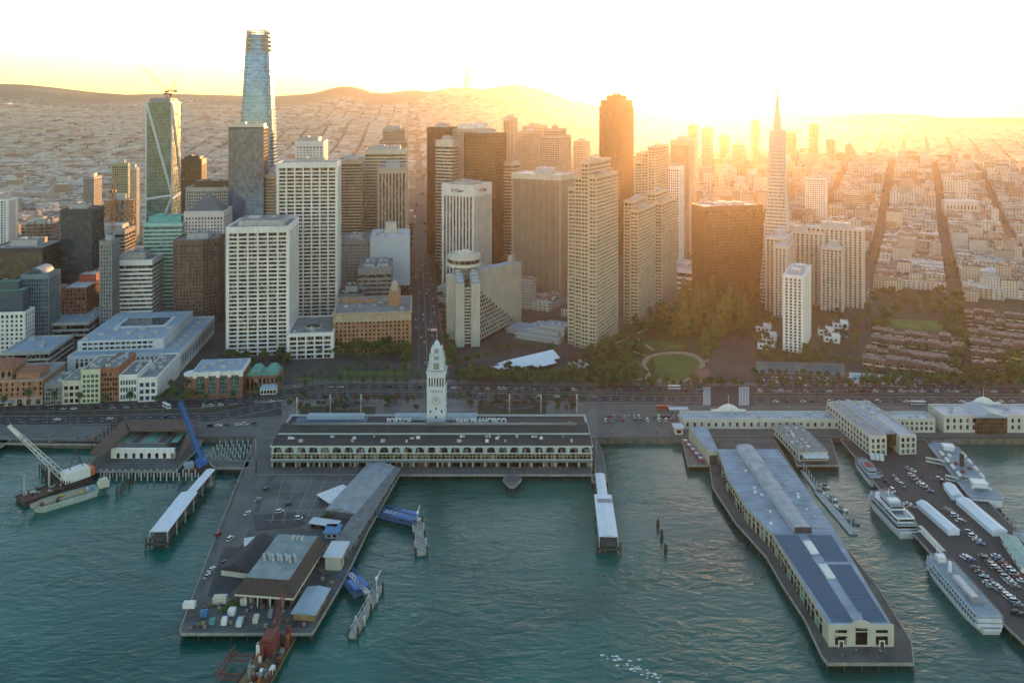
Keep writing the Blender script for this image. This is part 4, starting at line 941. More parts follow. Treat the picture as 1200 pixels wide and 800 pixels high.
for k in range(75):
    x, y = TT.uniform(535, 700), TT.uniform(437, 449.5)
    if 572 < x < 662 and y < 441.5: continue
    p = G(x, y); plant('dark' if k % 2 else 'round', p.x, p.y, 'tree in the dense belt between the white roofed tent hall and the road', 'dense belt before the tent hall', .6, nm='park_tree')
for k in range(30):
    x, y = TT.uniform(1010, 1200), TT.uniform(448, 454); p = G(x, y); plant('dark', p.x, p.y, 'tree in the belt beside the road right of the pools', 'belt right of the pools', .6, nm='park_tree')
for k in range(16): p = G(890+k*15, 453.5+TT.uniform(-.5, .5)); plant('round' if k % 2 else 'red', p.x, p.y, 'small tree beside the long car park row', 'small trees by the car park', .6)
for k in range(95):
    x, y = TT.uniform(1012, 1128), TT.uniform(343, 392)
    if 1045 < x < 1105 and y > 372: continue
    p = G(x, y); plant('dark', p.x, p.y, 'dark tree round the small green square behind the brick terraces', 'trees round the small green square', .72, nm='square_tree')
for k in range(26): p = G(1122+TT.uniform(-5, 9), 350+k*3.4); plant('dark', p.x, p.y, 'tree lining the street between the two brick estates', 'trees between the brick estates', .8)
for k in range(20): p = G(1118+TT.uniform(-2, 82), TT.uniform(442, 452)); plant('round', p.x, p.y, 'tree at the shore side of the right brick estate', 'trees below the right brick estate', .9)
for k in range(9): p = G(1188+TT.uniform(-6, 8), TT.uniform(428, 452)); plant('dark', p.x, p.y, 'big dark tree at the right edge near the shore road', 'big trees at the right edge', 1.1)
# ---------------------------------------------------------------- low blocks facing the shore road, left half
def block(name, label, xc, yb, xl, xr, yt, st, fm, gm=None, roofm=None, d=None, grid='A', **k):
    return tower(name, label, 'building', grid, xc, yb, xl, xr, yt, st, fm, gm, roofm, d=d, **k)
# ornate brick block with a stone base and a courtyard roof
def windows(t, W, D, face, z, n, w_, h, frame, x0=None, x1=None, arch=False, name='window', glassm=None, y_=None):
    """single windows, each with its own frame, set proud on one face (0 front, 1 right, 2 back, 3 left)"""
    x0 = -W/2+w_ if x0 is None else x0; x1 = W/2-w_ if x1 is None else x1
    for i in range(n):
        x = (x0+x1)/2 if n == 1 else x0+(x1-x0)*i/(n-1)
        m = MB(); P = [(x-w_/2, z), (x+w_/2, z)]
        if arch: P += [(x+w_/2*math.cos(a*math.pi/6), z+h-w_/2+w_/2*math.sin(a*math.pi/6)) for a in range(7)]
        else: P += [(x+w_/2, z+h), (x-w_/2, z+h)]
        def put(mb, P, off, dep, mi):
            k = len(P); Y0 = (-D/2 if face in (0, 2) else -W/2) if y_ is None else y_
            A = [(px_, Y0-off, pz) for px_, pz in P]; B_ = [(px_, Y0-off+dep, pz) for px_, pz in P]
            if face == 2: A = [(-a, -b_, c) for a, b_, c in A]; B_ = [(-a, -b_, c) for a, b_, c in B_]
            if face == 1: A = [(-b_, a, c) for a, b_, c in A]; B_ = [(-b_, a, c) for a, b_, c in B_]
            if face == 3: A = [(b_, -a, c) for a, b_, c in A]; B_ = [(b_, -a, c) for a, b_, c in B_]
            mb.m = mi; mb.add(A+B_, [tuple(range(k)), tuple(range(2*k-1, k-1, -1))]+[(q, k+q, k+(q+1)%k, (q+1)%k) for q in range(k)])
        cx = x; cz = z+h/2; put(m, P, .12, .3, 0); wo = m.build(name, glassm or GDARK, t)
        if frame: m = MB(); put(m, [(cx+(a-cx)*1.22, cz+(b_-cz)*1.12) for a, b_ in P], .06, .3, 0); m.build('window_frame', frame, wo)
t, W, D, H = block('brick_block', 'ornate orange brick block with pale stone top storeys beside the avenue', 481, 411, 391, 484, 366, dict(fh=4.0, sh=1.7, so=.34, pw=2.0, bw=3.9, po=.35, crown=6.5, base=0, cmi=1), [BUFF, plain('warm stone', (.46,.37,.27), .85, .2, .3, streak=.2)], GDARK, ROOFG, d=62, pent=[(.28,.1,.16,.3,14),(-.2,.25,.5,.12,3)], pm=BUFF, n=9)
m = MB(); P = rect(W, D); m.ring(P, 1.0, H*.80, H*.83); m.ring(P, .9, H*.17, H*.20); m.ring(P, 1.5, H+.3, H+1.4); m.build('cornice', MC['warm stone'], t)
m = MB(); m.cbox(W*.28, D*.1, H+14, W*.10, D*.2, 5); m.prism(rect(W*.1,D*.2,W*.28,D*.1), H+19, H+24, top=rect(1,1,W*.28,D*.1)); m.build('roof_turret', MC['warm stone'], t)
# long low white post office building, two tiers
t, W, D, H = block('long_low_building', 'long low white building with a blue roof and a set back upper storey', 210, 438, 78, 239, 413, dict(fh=8, sh=0, pw=0, crown=14, so=.2, po=.2), plain('white stucco', (.60,.64,.66), .85, .1, .05, streak=.12), GBLUE, ROOFB, d=118, pent=[(-.12,.12,.72,.62,8)], pm=MC.get('white stucco'), n=8) if False else (None,)*4
def rincon():
    c, W, D, o, rz = footprint('A', 211, 437, 79, 240, d=122); H = 17.0; wm = plain('white stucco', (.60,.63,.65), .85, .1, .05, streak=.12)
    t = thing('long_low_building', 'long low white building with a blue grey roof and a set back upper storey', 'building', o, rz); HERO.append((o.x, o.y, 85, o.y))
    m = MB(); m.cbox(0, 0, 0, W, D, H, 0); m.build('wall', wm, t)
    m = MB(); m.cbox(0, 0, H, W-1.6, D-1.6, .25); m.build('roof', ROOFB, t)
    m = MB(); m.ring(rect(W, D), .15, H-.1, H+1.1, inner=-.7); m.build('parapet', wm, t)
    m = MB(); m.box(-W/2+2, -D/2+16, H, W*.30, D*.42, H+9.5); m.build('upper_storey', wm, t)
    m = MB(); m.box(-W/2+3, -D/2+17, H+9.5, W*.30-1, D*.42-1, H+9.8); m.build('roof', ROOFB, t)
    m = MB(); m.box(-W*.30, -D*.05, H+9.8, W*.2, D*.22, H+10.6); m.box(-W*.26, -D*.02, H+10.6, W*.16, D*.19, H+11.2, 1); m.build('skylight', [wm, GBLUE], t)
    windows(t, W, D, 0, H*.42, 20, 2.0, 5.5, None, x0=-W/2+8, x1=W/2-12)
    windows(t, W, D, 0, H*.80, 20, 1.6, 1.8, None, x0=-W/2+8, x1=W/2-12)
    windows(t, W, D, 1, H*.30, 22, 2.2, 8.5, None, x0=-D/2+6, x1=D/2-6)
    for k in range(2): windows(t, W, D, 0, H+1.8+k*4, 13, 3.6, 2.0, None, x0=-W/2+8, x1=W*.18, y_=-D/2+16)
    for i in range(9):
        m = MB(); x = -W*.42+i*W*.085; m.cbox(x, -D/2+20+(i%3)*14, H+9.8, 4+i%3, 3, 1.8); m.build('roof_unit', PLANT, t)
    for i in range(6): m = MB(); m.cbox(W*.40, -D*.3+i*15, H+.2, 5, 4, 1.6); m.build('roof_unit', PLANT, t)
rincon()
# brown brick hall with red tile roof at the left edge
def mission_hall():
    c = G(50, 474); u, r, rz = axes('A'); W = 62.0; D = 42.0; o = c-r*W/2+u*D/2; t = thing('brick_hall', 'brown brick building with arched loggia and red tile roof at the left edge', 'building', o, rz); HERO.append((o.x, o.y, 40, o.y))
    stone = plain('pink stone', (.42,.33,.28), .85, .2, .3)
    m = MB(); m.cbox(0, 0, 0, W, D, 6, 1); m.cbox(0, 0, 6, W, D, 14, 0); m.ring(rect(W, D), .5, 5.6, 6.4, 1); m.ring(rect(W, D), .5, 19.4, 20.6, 1); m.build('wall', [BUFF, stone], t)
    m = MB(); m.cbox(0, 0, 20, W-1.4, D-1.4, .3); m.build('roof', ROOFG, t)
    m = MB(); m.box(-W*.30, -D/2+1, 20, W*.12, D*.1, 29, 0); m.build('upper_storey', BUFF, t)
    m = MB(); m.prism([(-W*.32,-D/2),(W*.14,-D/2),(W*.14,D*.13),(-W*.32,D*.13)], 29, 34, top=[(-W*.18,-D*.2),(W*.0,-D*.2),(W*.0,-D*.12),(-W*.18,-D*.12)]); m.build('tile_roof', TILE, t)
    m = MB(); m.box(W*.16, -D/2+3, 20, W*.44, 0, 25); m.prism([(W*.14,-D/2+2),(W*.46,-D/2+2),(W*.46,1),(W*.14,1)], 25, 28, 1, top=[(W*.2,-D*.26),(W*.40,-D*.26),(W*.40,-D*.2),(W*.2,-D*.2)]); m.build('side_roof', [BUFF, TILE], t)
    windows(t, W, D, 0, 22.0, 6, 2.6, 5.2, stone, x0=-W*.27, x1=W*.09, arch=True, y_=-D/2+1)
    for k in range(3): windows(t, W, D, 0, 8+k*3.9, 15, 1.5, 2.2, None)
    windows(t, W, D, 0, .5, 9, 3.4, 4.2, stone)
    m = MB(); m.box(-W/2, -D/2-4, 3.6, W*.15, -D/2-.1, 4.4); m.build('canopy', ROOFB, t)
mission_hall()
# row of four narrow fronts
def front(label, x0, x1, yb, yt, fm, bays, floors, depth, gm=GDARK, topw=None, cr=2.5, split=None):
    c = G(x1, yb); u, r, rz = axes('A'); W = abs(((x0-600)/F*c.y-c.x)/(-r.x+(x0-600)/F*r.y)); H = (yb-yt)*c.y/F; o = c-r*W/2+u*depth/2
    t = thing('row_building', label, 'building', o, rz); HERO.append((o.x, o.y, max(W, depth)*.6, o.y))
    m = MB(); m.cbox(0, 0, 0, W, depth, H); m.build('wall', fm, t)
    m = MB(); m.ring(rect(W-.3, depth-.3), .3, H-.05, H+1.0, inner=-.5); m.ring(rect(W, depth), .35, H-.9, H-.3); m.build('parapet', fm, t)
    m = MB(); m.cbox(0, 0, H, W-1.2, depth-1.2, .2); m.build('roof', ROOFG, t)
    fh = (H-cr)/floors; ww = (W-1.5)/bays
    for k in range(floors):
        windows(t, W, depth, 0, k*fh+fh*.25, bays, ww*.66, fh*.6, None, x0=-W/2+.75+ww/2, x1=W/2-.75-ww/2, glassm=gm)
    rr = random.Random(hash_(label))
    for _ in range(7):
        m = MB(); m.cbox(rr.uniform(-.35,.35)*W, rr.uniform(-.4,.4)*depth, H+.1, rr.uniform(1.5,4), rr.uniform(1.5,3), rr.uniform(1,2.4)); m.build('roof_unit', PLANT, t)
    return t, W, depth, H
front('three storey cream front with wide dark openings, left end of the narrow row', 73, 94.5, 473, 447, CREAM, 3, 3, 34)
front('taller cream yellow front with green glass and a raised centre, second in the row', 95, 117, 472, 434, plain('cream yellow paint', (.62,.60,.42), .8, .1, .2), 4, 6, 38, GTEAL)
front('orange brown brick front of five even storeys, third in the row', 117.5, 139, 470, 432, plain('orange brick', (.33,.14,.075), .9, .2, .3), 6, 6, 40)
front('white front with green framed glass, fourth in the row', 139.5, 161, 469, 440, WHITE, 6, 3, 36, GTEAL)
front('white framed glass corner building, right end of the row', 161.5, 184, 470, 443, WHITE, 3, 3, 62, GBLUE)
front('small dark grey building wedged between the brick hall and the cream front', 52, 72.5, 474, 450, GREY, 6, 4, 30)
# brick and white stone block with bow fronts, green barrel roof wing
def bow():
    c = G(325, 463); u, r, rz = axes('A'); t = thing('bow_fronted_block', 'red brick block with tall bays under white stone tops, left of the white grid tower', 'building', c-r*40, rz); HERO.append((c.x-40, c.y+25, 50, c.y))
    # local origin 40 m left of the right end, y inland
    H = 21.0
    m = MB(); m.box(-28, 0, 0, 12, 34, H-3, 0); m.box(-28, 0, H-3, 12, 34, H, 1); m.build('wall', [BRICK, WHITE], t)
    for i in range(5): m = MB(); x = -26+i*9; m.box(x, -1.2, 0, x+2.6, 0, H-4, 0); m.box(x-.2, -1.5, H-4, x+2.8, 0, H+.8, 1); m.build('pier', [BRICK, WHITE], t)
    for i in range(4):
        m = MB(); x = -23+i*9; m.box(x, -.6, 3, x+5.6, 0, H-4); m.build('bay_window', GTEAL, t)
        m = MB()
        for k in range(4): m.box(x, -.75, 3+k*3.4, x+5.6, -.62, 3.5+k*3.4)
        for k in range(4): m.box(x+k*1.8, -.74, 3.1, x+.2+k*1.8, -.61, H-4.1)
        m.build('window_bars', GREY, t)
    P = [(-28+7*math.cos(a), 7+7*math.sin(a)) for a in [math.pi*(.5+i/10) for i in range(11)]]
    m = MB(); m.prism(P, 0, H-3, 0); m.prism(offset(P, .4), H-3, H-2, 1); m.build('round_corner', [BRICK, WHITE], t)
    for k in range(4):
        m = MB(); m.ring(P, .1, 3+k*3.4, 5.2+k*3.4); m.build('window_band', GDARK, t)
    m = MB(); m.box(-27, 1, H, 11, 33, H+.3); m.build('roof', ROOFB, t)
    for i in range(6): m = MB(); m.cbox(-20+i*5, 10+(i%3)*7, H+.2, 4, 3, 1.8); m.build('roof_unit', PLANT, t)
    m = MB(); m.box(13, 8, 0, 40, 30, 14); m.build('brick_wing', BRICK, t)
    windows(t, 0, 0, 0, 2, 8, 1.6, 10, None, x0=15, x1=38, y_=8)
    for x in (20, 33):
        m = MB(); n = 10; A = [(x-5*math.cos(math.pi*i/n), 14+4*math.sin(math.pi*i/n)) for i in range(n+1)]
        m.add([(a, 7.5, z) for a, z in A]+[(a, 28, z) for a, z in A], [(i, i+1, n+2+i, n+1+i) for i in range(n)]+[tuple(range(n, -1, -1))]); m.build('barrel_roof', COPPER, t)
    m = MB(); m.box(14, 9, 14, 39, 29, 14.4); m.build('roof', COPPER, t)
bow()
def kiosk():
    c = G(318, 462); _, _, rz = axes('A'); t = thing('glass_pavilion', 'small pale pavilion with a sloping glass roof before the brick wing', 'pavilion', c, rz)
    m = MB(); m.box(-9, 0, 0, 4, 9, 4.5); m.build('wall', WHITE, t); m = MB(); m.prism([(-9.6,-.8),(4.6,-.8),(4.6,9.6),(-9.6,9.6)], 4.5, 7, top=[(-8,3.4),(3,3.4),(3,5.6),(-8,5.6)]); m.build('glass_roof', plain('pale glazed roof', (.32,.42,.48), .3, .2, .5), t)
    windows(t, 0, 0, 0, .8, 5, 1.8, 2.6, None, x0=-7.5, x1=2.5, y_=0)
kiosk()
# low centre beside the hotel, and the white roofed rink
def lowcentre():
    c = G(655, 404); u, r, rz = axes('B'); t = thing('shopping_centre', 'low terraced building with blue flat roofs between the hotel and the slab tower', 'building', c, rz); HERO.append((c.x-20, c.y+30, 45, c.y))
    for i, (x0, y0, x1, y1, h) in enumerate(((-48,0,0,40,6),(-40,6,-4,38,10),(-66,14,-48,40,5),(-26,12,0,36,13))):
        m = MB(); m.box(x0, y0, 0, x1, y1, h); m.build('wall', CONC, t); m = MB(); m.box(x0+.8, y0+.8, h, x1-.8, y1-.8, h+.3); m.build('roof', ROOFB, t)
        m = MB(); m.box(x0-1.2, y0-1.6, h-1.3, x1+1.2, y0-.02, h-.7); m.build('balcony', CONC, t)
    for i in range(5): m = MB(); m.cbox(-36+i*7, 22, 10.2+(3 if i > 2 else 0), 3, 3, 2); m.build('roof_unit', PLANT, t)
lowcentre()
def rink():
    P = [G(577,432), G(603,441), G(640,437.5), G(664,425), G(640,417.5)]; c = G(620, 430)
    t = thing('tent_hall', 'long white canvas roofed hall by the trees right of the clock tower', 'tent', c)
    wm = plain('white canvas', (.70,.74,.80), .7, .08, .1); u = (G(648,420)-G(590,434)); L_ = u.length; u.normalize(); v = Vector((u.y,-u.x,0)); o = (G(648,420)+G(590,434))/2-c
    m = MB()
    def pt(a, b_, z): q = o+u*a+v*b_; return (q.x, q.y, z)
    for a0, a1, hw, hz in ((-L_/2-14,-L_/2,6,5.0),(-L_/2,L_/2,11,8.5),(-L_*.1,L_*.3,5,5)):
        off = 15 if hw == 5 else 0
        A = [pt(a0,off-hw,3.4),pt(a0,off,hz),pt(a0,off+hw,3.4),pt(a1,off-hw,3.4),pt(a1,off,hz),pt(a1,off+hw,3.4)]
        m.add(A, [(0,3,4,1),(1,4,5,2),(0,1,2),(5,4,3),(0,2,5,3)])
    m.build('canvas_roof', wm, t)
    m = MB()
    for a, b_ in [(-L_/2+i*L_/8, s*10.5) for i in range(9) for s in (-1, 1)]: q = o+u*a+v*b_; m.cyl(q.x, q.y, 0, 3.5, .25, n=5)
    m.build('frame', STEEL, t)
    g = G(664, 434)-c
    for i in range(9):
        m = MB(); x = g.x+(i%5)*5; y = g.y-(i//5)*9; m.bar((x,y,0), (x+1.5,y+2,5+i%3*2), .8); m.bar((x+1.5,y+2,5+i%3*2), (x+4,y-2,4+i%3*2), .8); m.build('concrete_limb', CONC, t)
rink()
# ---------------------------------------------------------------- decks over the water
DECK = plain('pier deck concrete', (.10,.105,.10), .9, .45, .08); DECKE = plain('deck edge', (.30,.29,.25), .9, .3, .3); WOOD = plain('dark timber', (.055,.042,.032), .95, .3, .5)
PILE = plain('timber pile', (.07,.06,.05), .95, .4, 1); PILEW = plain('capped pile', (.50,.50,.46), .9, .2, 1)
def pile_mesh():
    m = MB(); m.cyl(0, 0, -9, 0, .35, .32, 6); o = m.build('pile', PILE); me = o.data; bpy.data.objects.remove(o); return me
PME = pile_mesh()
def deck(name, label, pts, mat=DECK, step=7.0, th=1.1, ztop=0.0, pil=True, world=False):
    P = [p if world else G(*p) for p in pts]
    P = [Vector((p[0], p[1], 0)) for p in P]
    if area(P) < 0: P = P[::-1]
    c = sum(P, Vector())/len(P); t = thing(name, label, 'pier', (c.x, c.y, 0)); L_ = [Vector((p.x-c.x, p.y-c.y, 0)) for p in P]
    m = MB(); m.prism([(p.x, p.y) for p in L_], ztop-th, ztop); m.build('deck', mat, t)
    m = MB(); m.ring([(p.x, p.y) for p in L_], .25, ztop-th+.2, ztop+.28, inner=-.25) if convex(L_) else None
    for a, b_ in zip(L_, L_[1:]+L_[:1]):
        if not convex(L_):
            d = (b_-a).normalized(); n_ = Vector((d.y, -d.x, 0)); m.prism([tuple((a-n_*.25)[:2]), tuple((b_-n_*.25)[:2]), tuple((b_+n_*.25)[:2]), tuple((a+n_*.25)[:2])][::-1], ztop-th+.2, ztop+.28)
    m.build('edge_beam', DECKE, t)
    if pil:
        n = 0
        for a, b_ in zip(L_, L_[1:]+L_[:1]):
            d = b_-a; k = int(d.length/step); nn = Vector((d.y, -d.x, 0)).normalized()
            if nn.y > .5 and (a+b_).y/2+c.y > 480: continue         # the landward side shows no piles
            for i in range(k+1):
                if n > 98: break
                p = a+d*(i/max(1, k))-nn*.6; o = bpy.data.objects.new('pile', PME); C.objects.link(o); o.parent = t; o.location = (p.x, p.y, ztop-th); n += 1
    return t, c
def convex(P):
    n = len(P); return all((P[(i+1)%n]-P[i]).cross(P[(i+2)%n]-P[(i+1)%n]).z > -1e-6 for i in range(n))
deck('ferry_hall_pier', 'wide concrete apron pier that carries the long clock tower hall', [(300,512.3),(300,556),(697,556),(699,512.3)], PAVE)
deck('square_pier', 'large concrete pier with an open square, sheds and a dark roofed restaurant', [(299,513),(262,605),(211,737),(213,742),(366,742),(404,678),(431,622),(468,556.2),(300,556.2)], DECK)
deck('viewing_stage', 'small half hexagon stage jutting from the middle of the hall apron', [(592,556.2),(590,562),(597,570),(603,570),(611,562),(608,556.2)], PAVE)
deck('long_pier', 'long bending pier that carries the solar roofed shed', [(828,514.4),(835,570),(862,612),(898,652),(920,690),(943,725),(963,768),(970,777),(1071,777),(1068,752),(1030,690),(990,640),(955,590),(907,514.4)], DECK)
deck('terrace_pier', 'low terrace pier with a striped edge beside the long pier', [(799,514.4),(806,545),(834,545),(829,514.4)], plain('reddish terrace', (.24,.17,.15), .9, .3, .2))
deck('restaurant_pier', 'short pier with a low flat roofed restaurant between the two long piers', [(922,514.4),(934,545),(983,545),(974,514.4)], DECK)
deck('parking_pier', 'broad dark pier used as a car park, ships tied up on both sides', [(985,514.4),(1010,545),(1062,615),(1104,664),(1210,762),(1330,762),(1190,620),(1130,560),(1083,514.4)], ASPH2)
deck('old_pier', 'low pier with the half torn down shed at left', [(128,515),(104,546),(108,552),(206,552),(233,524),(237,515)], DECK)
deck('quay', 'narrow concrete arm running from the shore to the covered landing at left', [(252,548),(262,548),(300,548),(300,540),(268,540),(262,532),(244,540)], DECK)
deck('quay', 'small quay at the left edge', [(-30,505),(-30,535),(0,524),(12,516),(10,513)], DECK)
deck('shore_quay', 'low timber quay with equipment below the left promenade', [(-30,514),(-30,519),(120,520.5),(130,514)], WOOD, pil=False)
# light driveway along the left edge of the square pier
b = MB(); slabpoly(b, [G(303,516), G(308,516), G(318,556), G(306,572), G(288,632), G(270,690), G(236,700), G(262,620), G(280,570)], .0, .07); struct(b.build('driveway', PAVE))
b = MB(); slabpoly(b, [G(325,558), G(446,558), G(426,585), G(392,620), G(360,622), G(345,612), G(322,614), G(300,618), G(310,570)], .0, .10, 0)
struct(b.build('square_paving', plain('square slabs', (.13,.135,.13), .9, .45, .05)))
b = MB()
for i in range(7): a = G(332+i*17, 559); c = G(318+i*13, 612); d = (c-a).normalized(); n_ = Vector((d.y, -d.x, 0))*.15; b.quad(*[tuple(q+Vector((0,0,.13))) for q in (a-n_, a+n_, c+n_, c-n_)])
for i in range(5): y = 565+i*11; a, c = G(322-i*3, y), G(440-i*9, y); n_ = Vector((0,.15,0)); b.quad(*[tuple(q+Vector((0,0,.135))) for q in (a-n_, c-n_, c+n_, a+n_)])
struct(b.build('paving_joint', DECKE))

# ---------------------------------------------------------------- the clock tower hall
def ferry():
    X0, X1, Y0, Y1 = -158.5, 52.5, 525.0, 571.0; W = X1-X0; D = Y1-Y0
    fw = plain('grey blue painted stone', (.42,.53,.55), .85, .12, .1, streak=.15); fr = plain('dark slate roof', (.032,.040,.042), .8, .4, .15)
    t = thing('ferry_hall', 'very long grey hall with arched windows and white lettering on its roof', 'ferry building', ((X0+X1)/2, (Y0+Y1)/2, 0))
    m = MB(); m.box(-W/2, -D/2, 0, W/2, D/2, 13.5); m.build('wall', fw, t)
    w1 = MB(); P = rect(W, D)
    w1.ring(P, .8, 13.0, 14.0); w1.ring(P, .5, 8.6, 9.2); w1.ring(P, .6, 4.4, 5.0, 0); w1.build('cornice', plain('pale cornice', (.50,.52,.49), .8, .12, .3), t)
    # arches of the upper floor, each a window of its own
    n = 27; dx = W/n
    for i in range(n):
        if i in (4, 9) : pass
        windows(t, W, D, 0, 9.3, 1, dx*.72, 3.9, None, x0=-W/2+dx*(i+.5), x1=-W/2+dx*(i+.5), arch=True, name='arched_window')
    gw = plain('yellowish window frame', (.42,.38,.22), .7, .1, .3)
    m = MB(); m.box(-W/2+.6, -D/2-.25, 5.1, W/2-.6, -D/2-.02, 8.5); m.build('window_band', GDARK, t)
    m = MB()
    for i in range(n*3+1): x = -W/2+.6+(W-1.2)*i/(n*3); m.box(x-.14, -D/2-.42, 5.05, x+.14, -D/2-.26, 8.55)
    m.box(-W/2+.6, -D/2-.40, 6.9, W/2-.6, -D/2-.27, 7.1); m.build('window_posts', gw, t)
    m = MB(); m.box(-W/2+.6, -D/2-.2, .1, W/2-.6, -D/2-.02, 4.1); m.build('shop_glazing', GWARM, t)
    m = MB()
    for i in range(n+1): x = -W/2+.6+(W-1.2)*i/n; m.box(x-.5, -D/2-.6, 0, x+.5, -D/2-.21, 4.4)
    m.build('shop_pier', fw, t)
    m = MB(); m.box(-W/2, -D/2-3.2, 4.15, W/2, -D/2-.62, 4.38); m.build('canopy', plain('canopy', (.20,.21,.19), .8, .2, .2), t)
    # roof: low front slope, a step, a raised nave, then the street range
    def slopes(y0, z0, y1, z1, x0, x1, name, mat):
        m = MB(); m.add([(x0,y0,z0),(x1,y0,z0),(x1,y1,z1),(x0,y1,z1),(x0,y0,z0-.5),(x1,y0,z0-.5),(x1,y1,z1-.5),(x0,y1,z1-.5)], [(0,1,2,3),(7,6,5,4),(0,4,5,1),(1,5,6,2),(2,6,7,3),(3,7,4,0)]); return m.build(name, mat, t)
    slopes(-D/2-.5, 14.1, -D/2+13, 15.6, -W/2-.3, W/2+.3, 'roof', fr)
    m = MB(); m.box(-W/2+1, -D/2+13, 13.4, W/2-1, -D/2+29, 17.4); m.build('nave_wall', fw, t)
    slopes(-D/2+12.6, 17.5, -D/2+21, 19.2, -W/2+.6, W/2-.6, 'roof', fr); slopes(-D/2+21, 19.2, -D/2+29.4, 17.5, -W/2+.6, W/2-.6, 'roof', fr)
    m = MB(); m.box(-W/2+8, -D/2+20, 19.0, W/2-8, -D/2+22, 20.0)
    m.build('skylight', plain('skylight glazing', (.10,.13,.14), .3, .2, .3), t)
    m = MB(); m.box(-W/2+.5, -D/2+29, 13.4, W/2-.5, D/2-.2, 15.2); m.build('street_range', fw, t)
    m = MB(); m.box(-W/2+1.4, -D/2+29.8, 15.2, W/2-1.4, D/2-1.2, 15.5); m.build('roof', fr, t)
    m = MB(); m.ring([(-W/2+.5,-D/2+29.2),(W/2-.5,-D/2+29.2),(W/2-.5,D/2-.2),(-W/2+.5,D/2-.2)], .3, 15.1, 16.4, inner=-.5); m.build('parapet', plain('pale cornice', (0,0,0)), t)
    for x0, x1 in ((-92,-52),(-30,28)):
        m = MB(); m.box(x0, D/2-8, 15.4, x1, D/2-2, 18.2); m.build('roof_house', fw, t); m = MB(); m.box(x0+.4, D/2-7.6, 18.2, x1-.4, D/2-2.4, 18.4); m.build('roof', ROOFB, t)
    m = MB(); m.box(-W/2+6, D/2-12, 15.5, -W/2+56, D/2-3, 15.8); m.build('solar_panels', plain('solar panels', (.055,.115,.18), .45, .2, .5), t)
    rr = random.Random(3)
    for i in range(34):
        x = rr.uniform(-W/2+5, W/2-5); y = rr.choice((-D/2+4, -D/2+8, -D/2+10, -D/2+31)); z = 14.7 if y < -D/2+12 else 15.4
        m = MB(); m.cbox(x, y, z-.4, rr.uniform(.8, 3), rr.uniform(.8, 1.6), rr.uniform(1, 2)+.4); m.build('roof_unit', PLANT if i % 3 else WHITE, t)
    # sign
    wm = plain('white sign letters', (.82,.82,.80), .6, .05, .3); m = MB()
    for x in range(-28, 52, 4): m.bar((x,D/2-13.4,15.3), (x,D/2-11.5,18.4), .1, 4)
    m.build('sign_frame', STEEL, t)
    for tx, px0, px1 in (('PORT OF', 453.5, 482), ('SAN FRANCISCO', 534.5, 593.5)):
        yw = Y1-13.7; xa, xb = (px0-600)/F*yw, (px1-600)/F*yw
        o = lettering(tx, 4.3, wm, t, (0,0,0), (H90,0,0), .2, name='sign_letters')
        bb = [v.co.x for v in o.data.vertices]; w_ = max(bb)-min(bb); mid = (max(bb)+min(bb))/2; sx = (xb-xa)/w_
        o.scale = (sx, 1.15, 1); o.location = ((xa+xb)/2-(X0+X1)/2-mid*sx, D/2-13.9, 15.7)
    # end gables
    for s in (-1, 1): windows(t, W, D, 1 if s > 0 else 3, 9.3, 6, 3.6, 3.6, None, x0=-D/2+4, x1=D/2-6, arch=True, name='arched_window')
ferry()
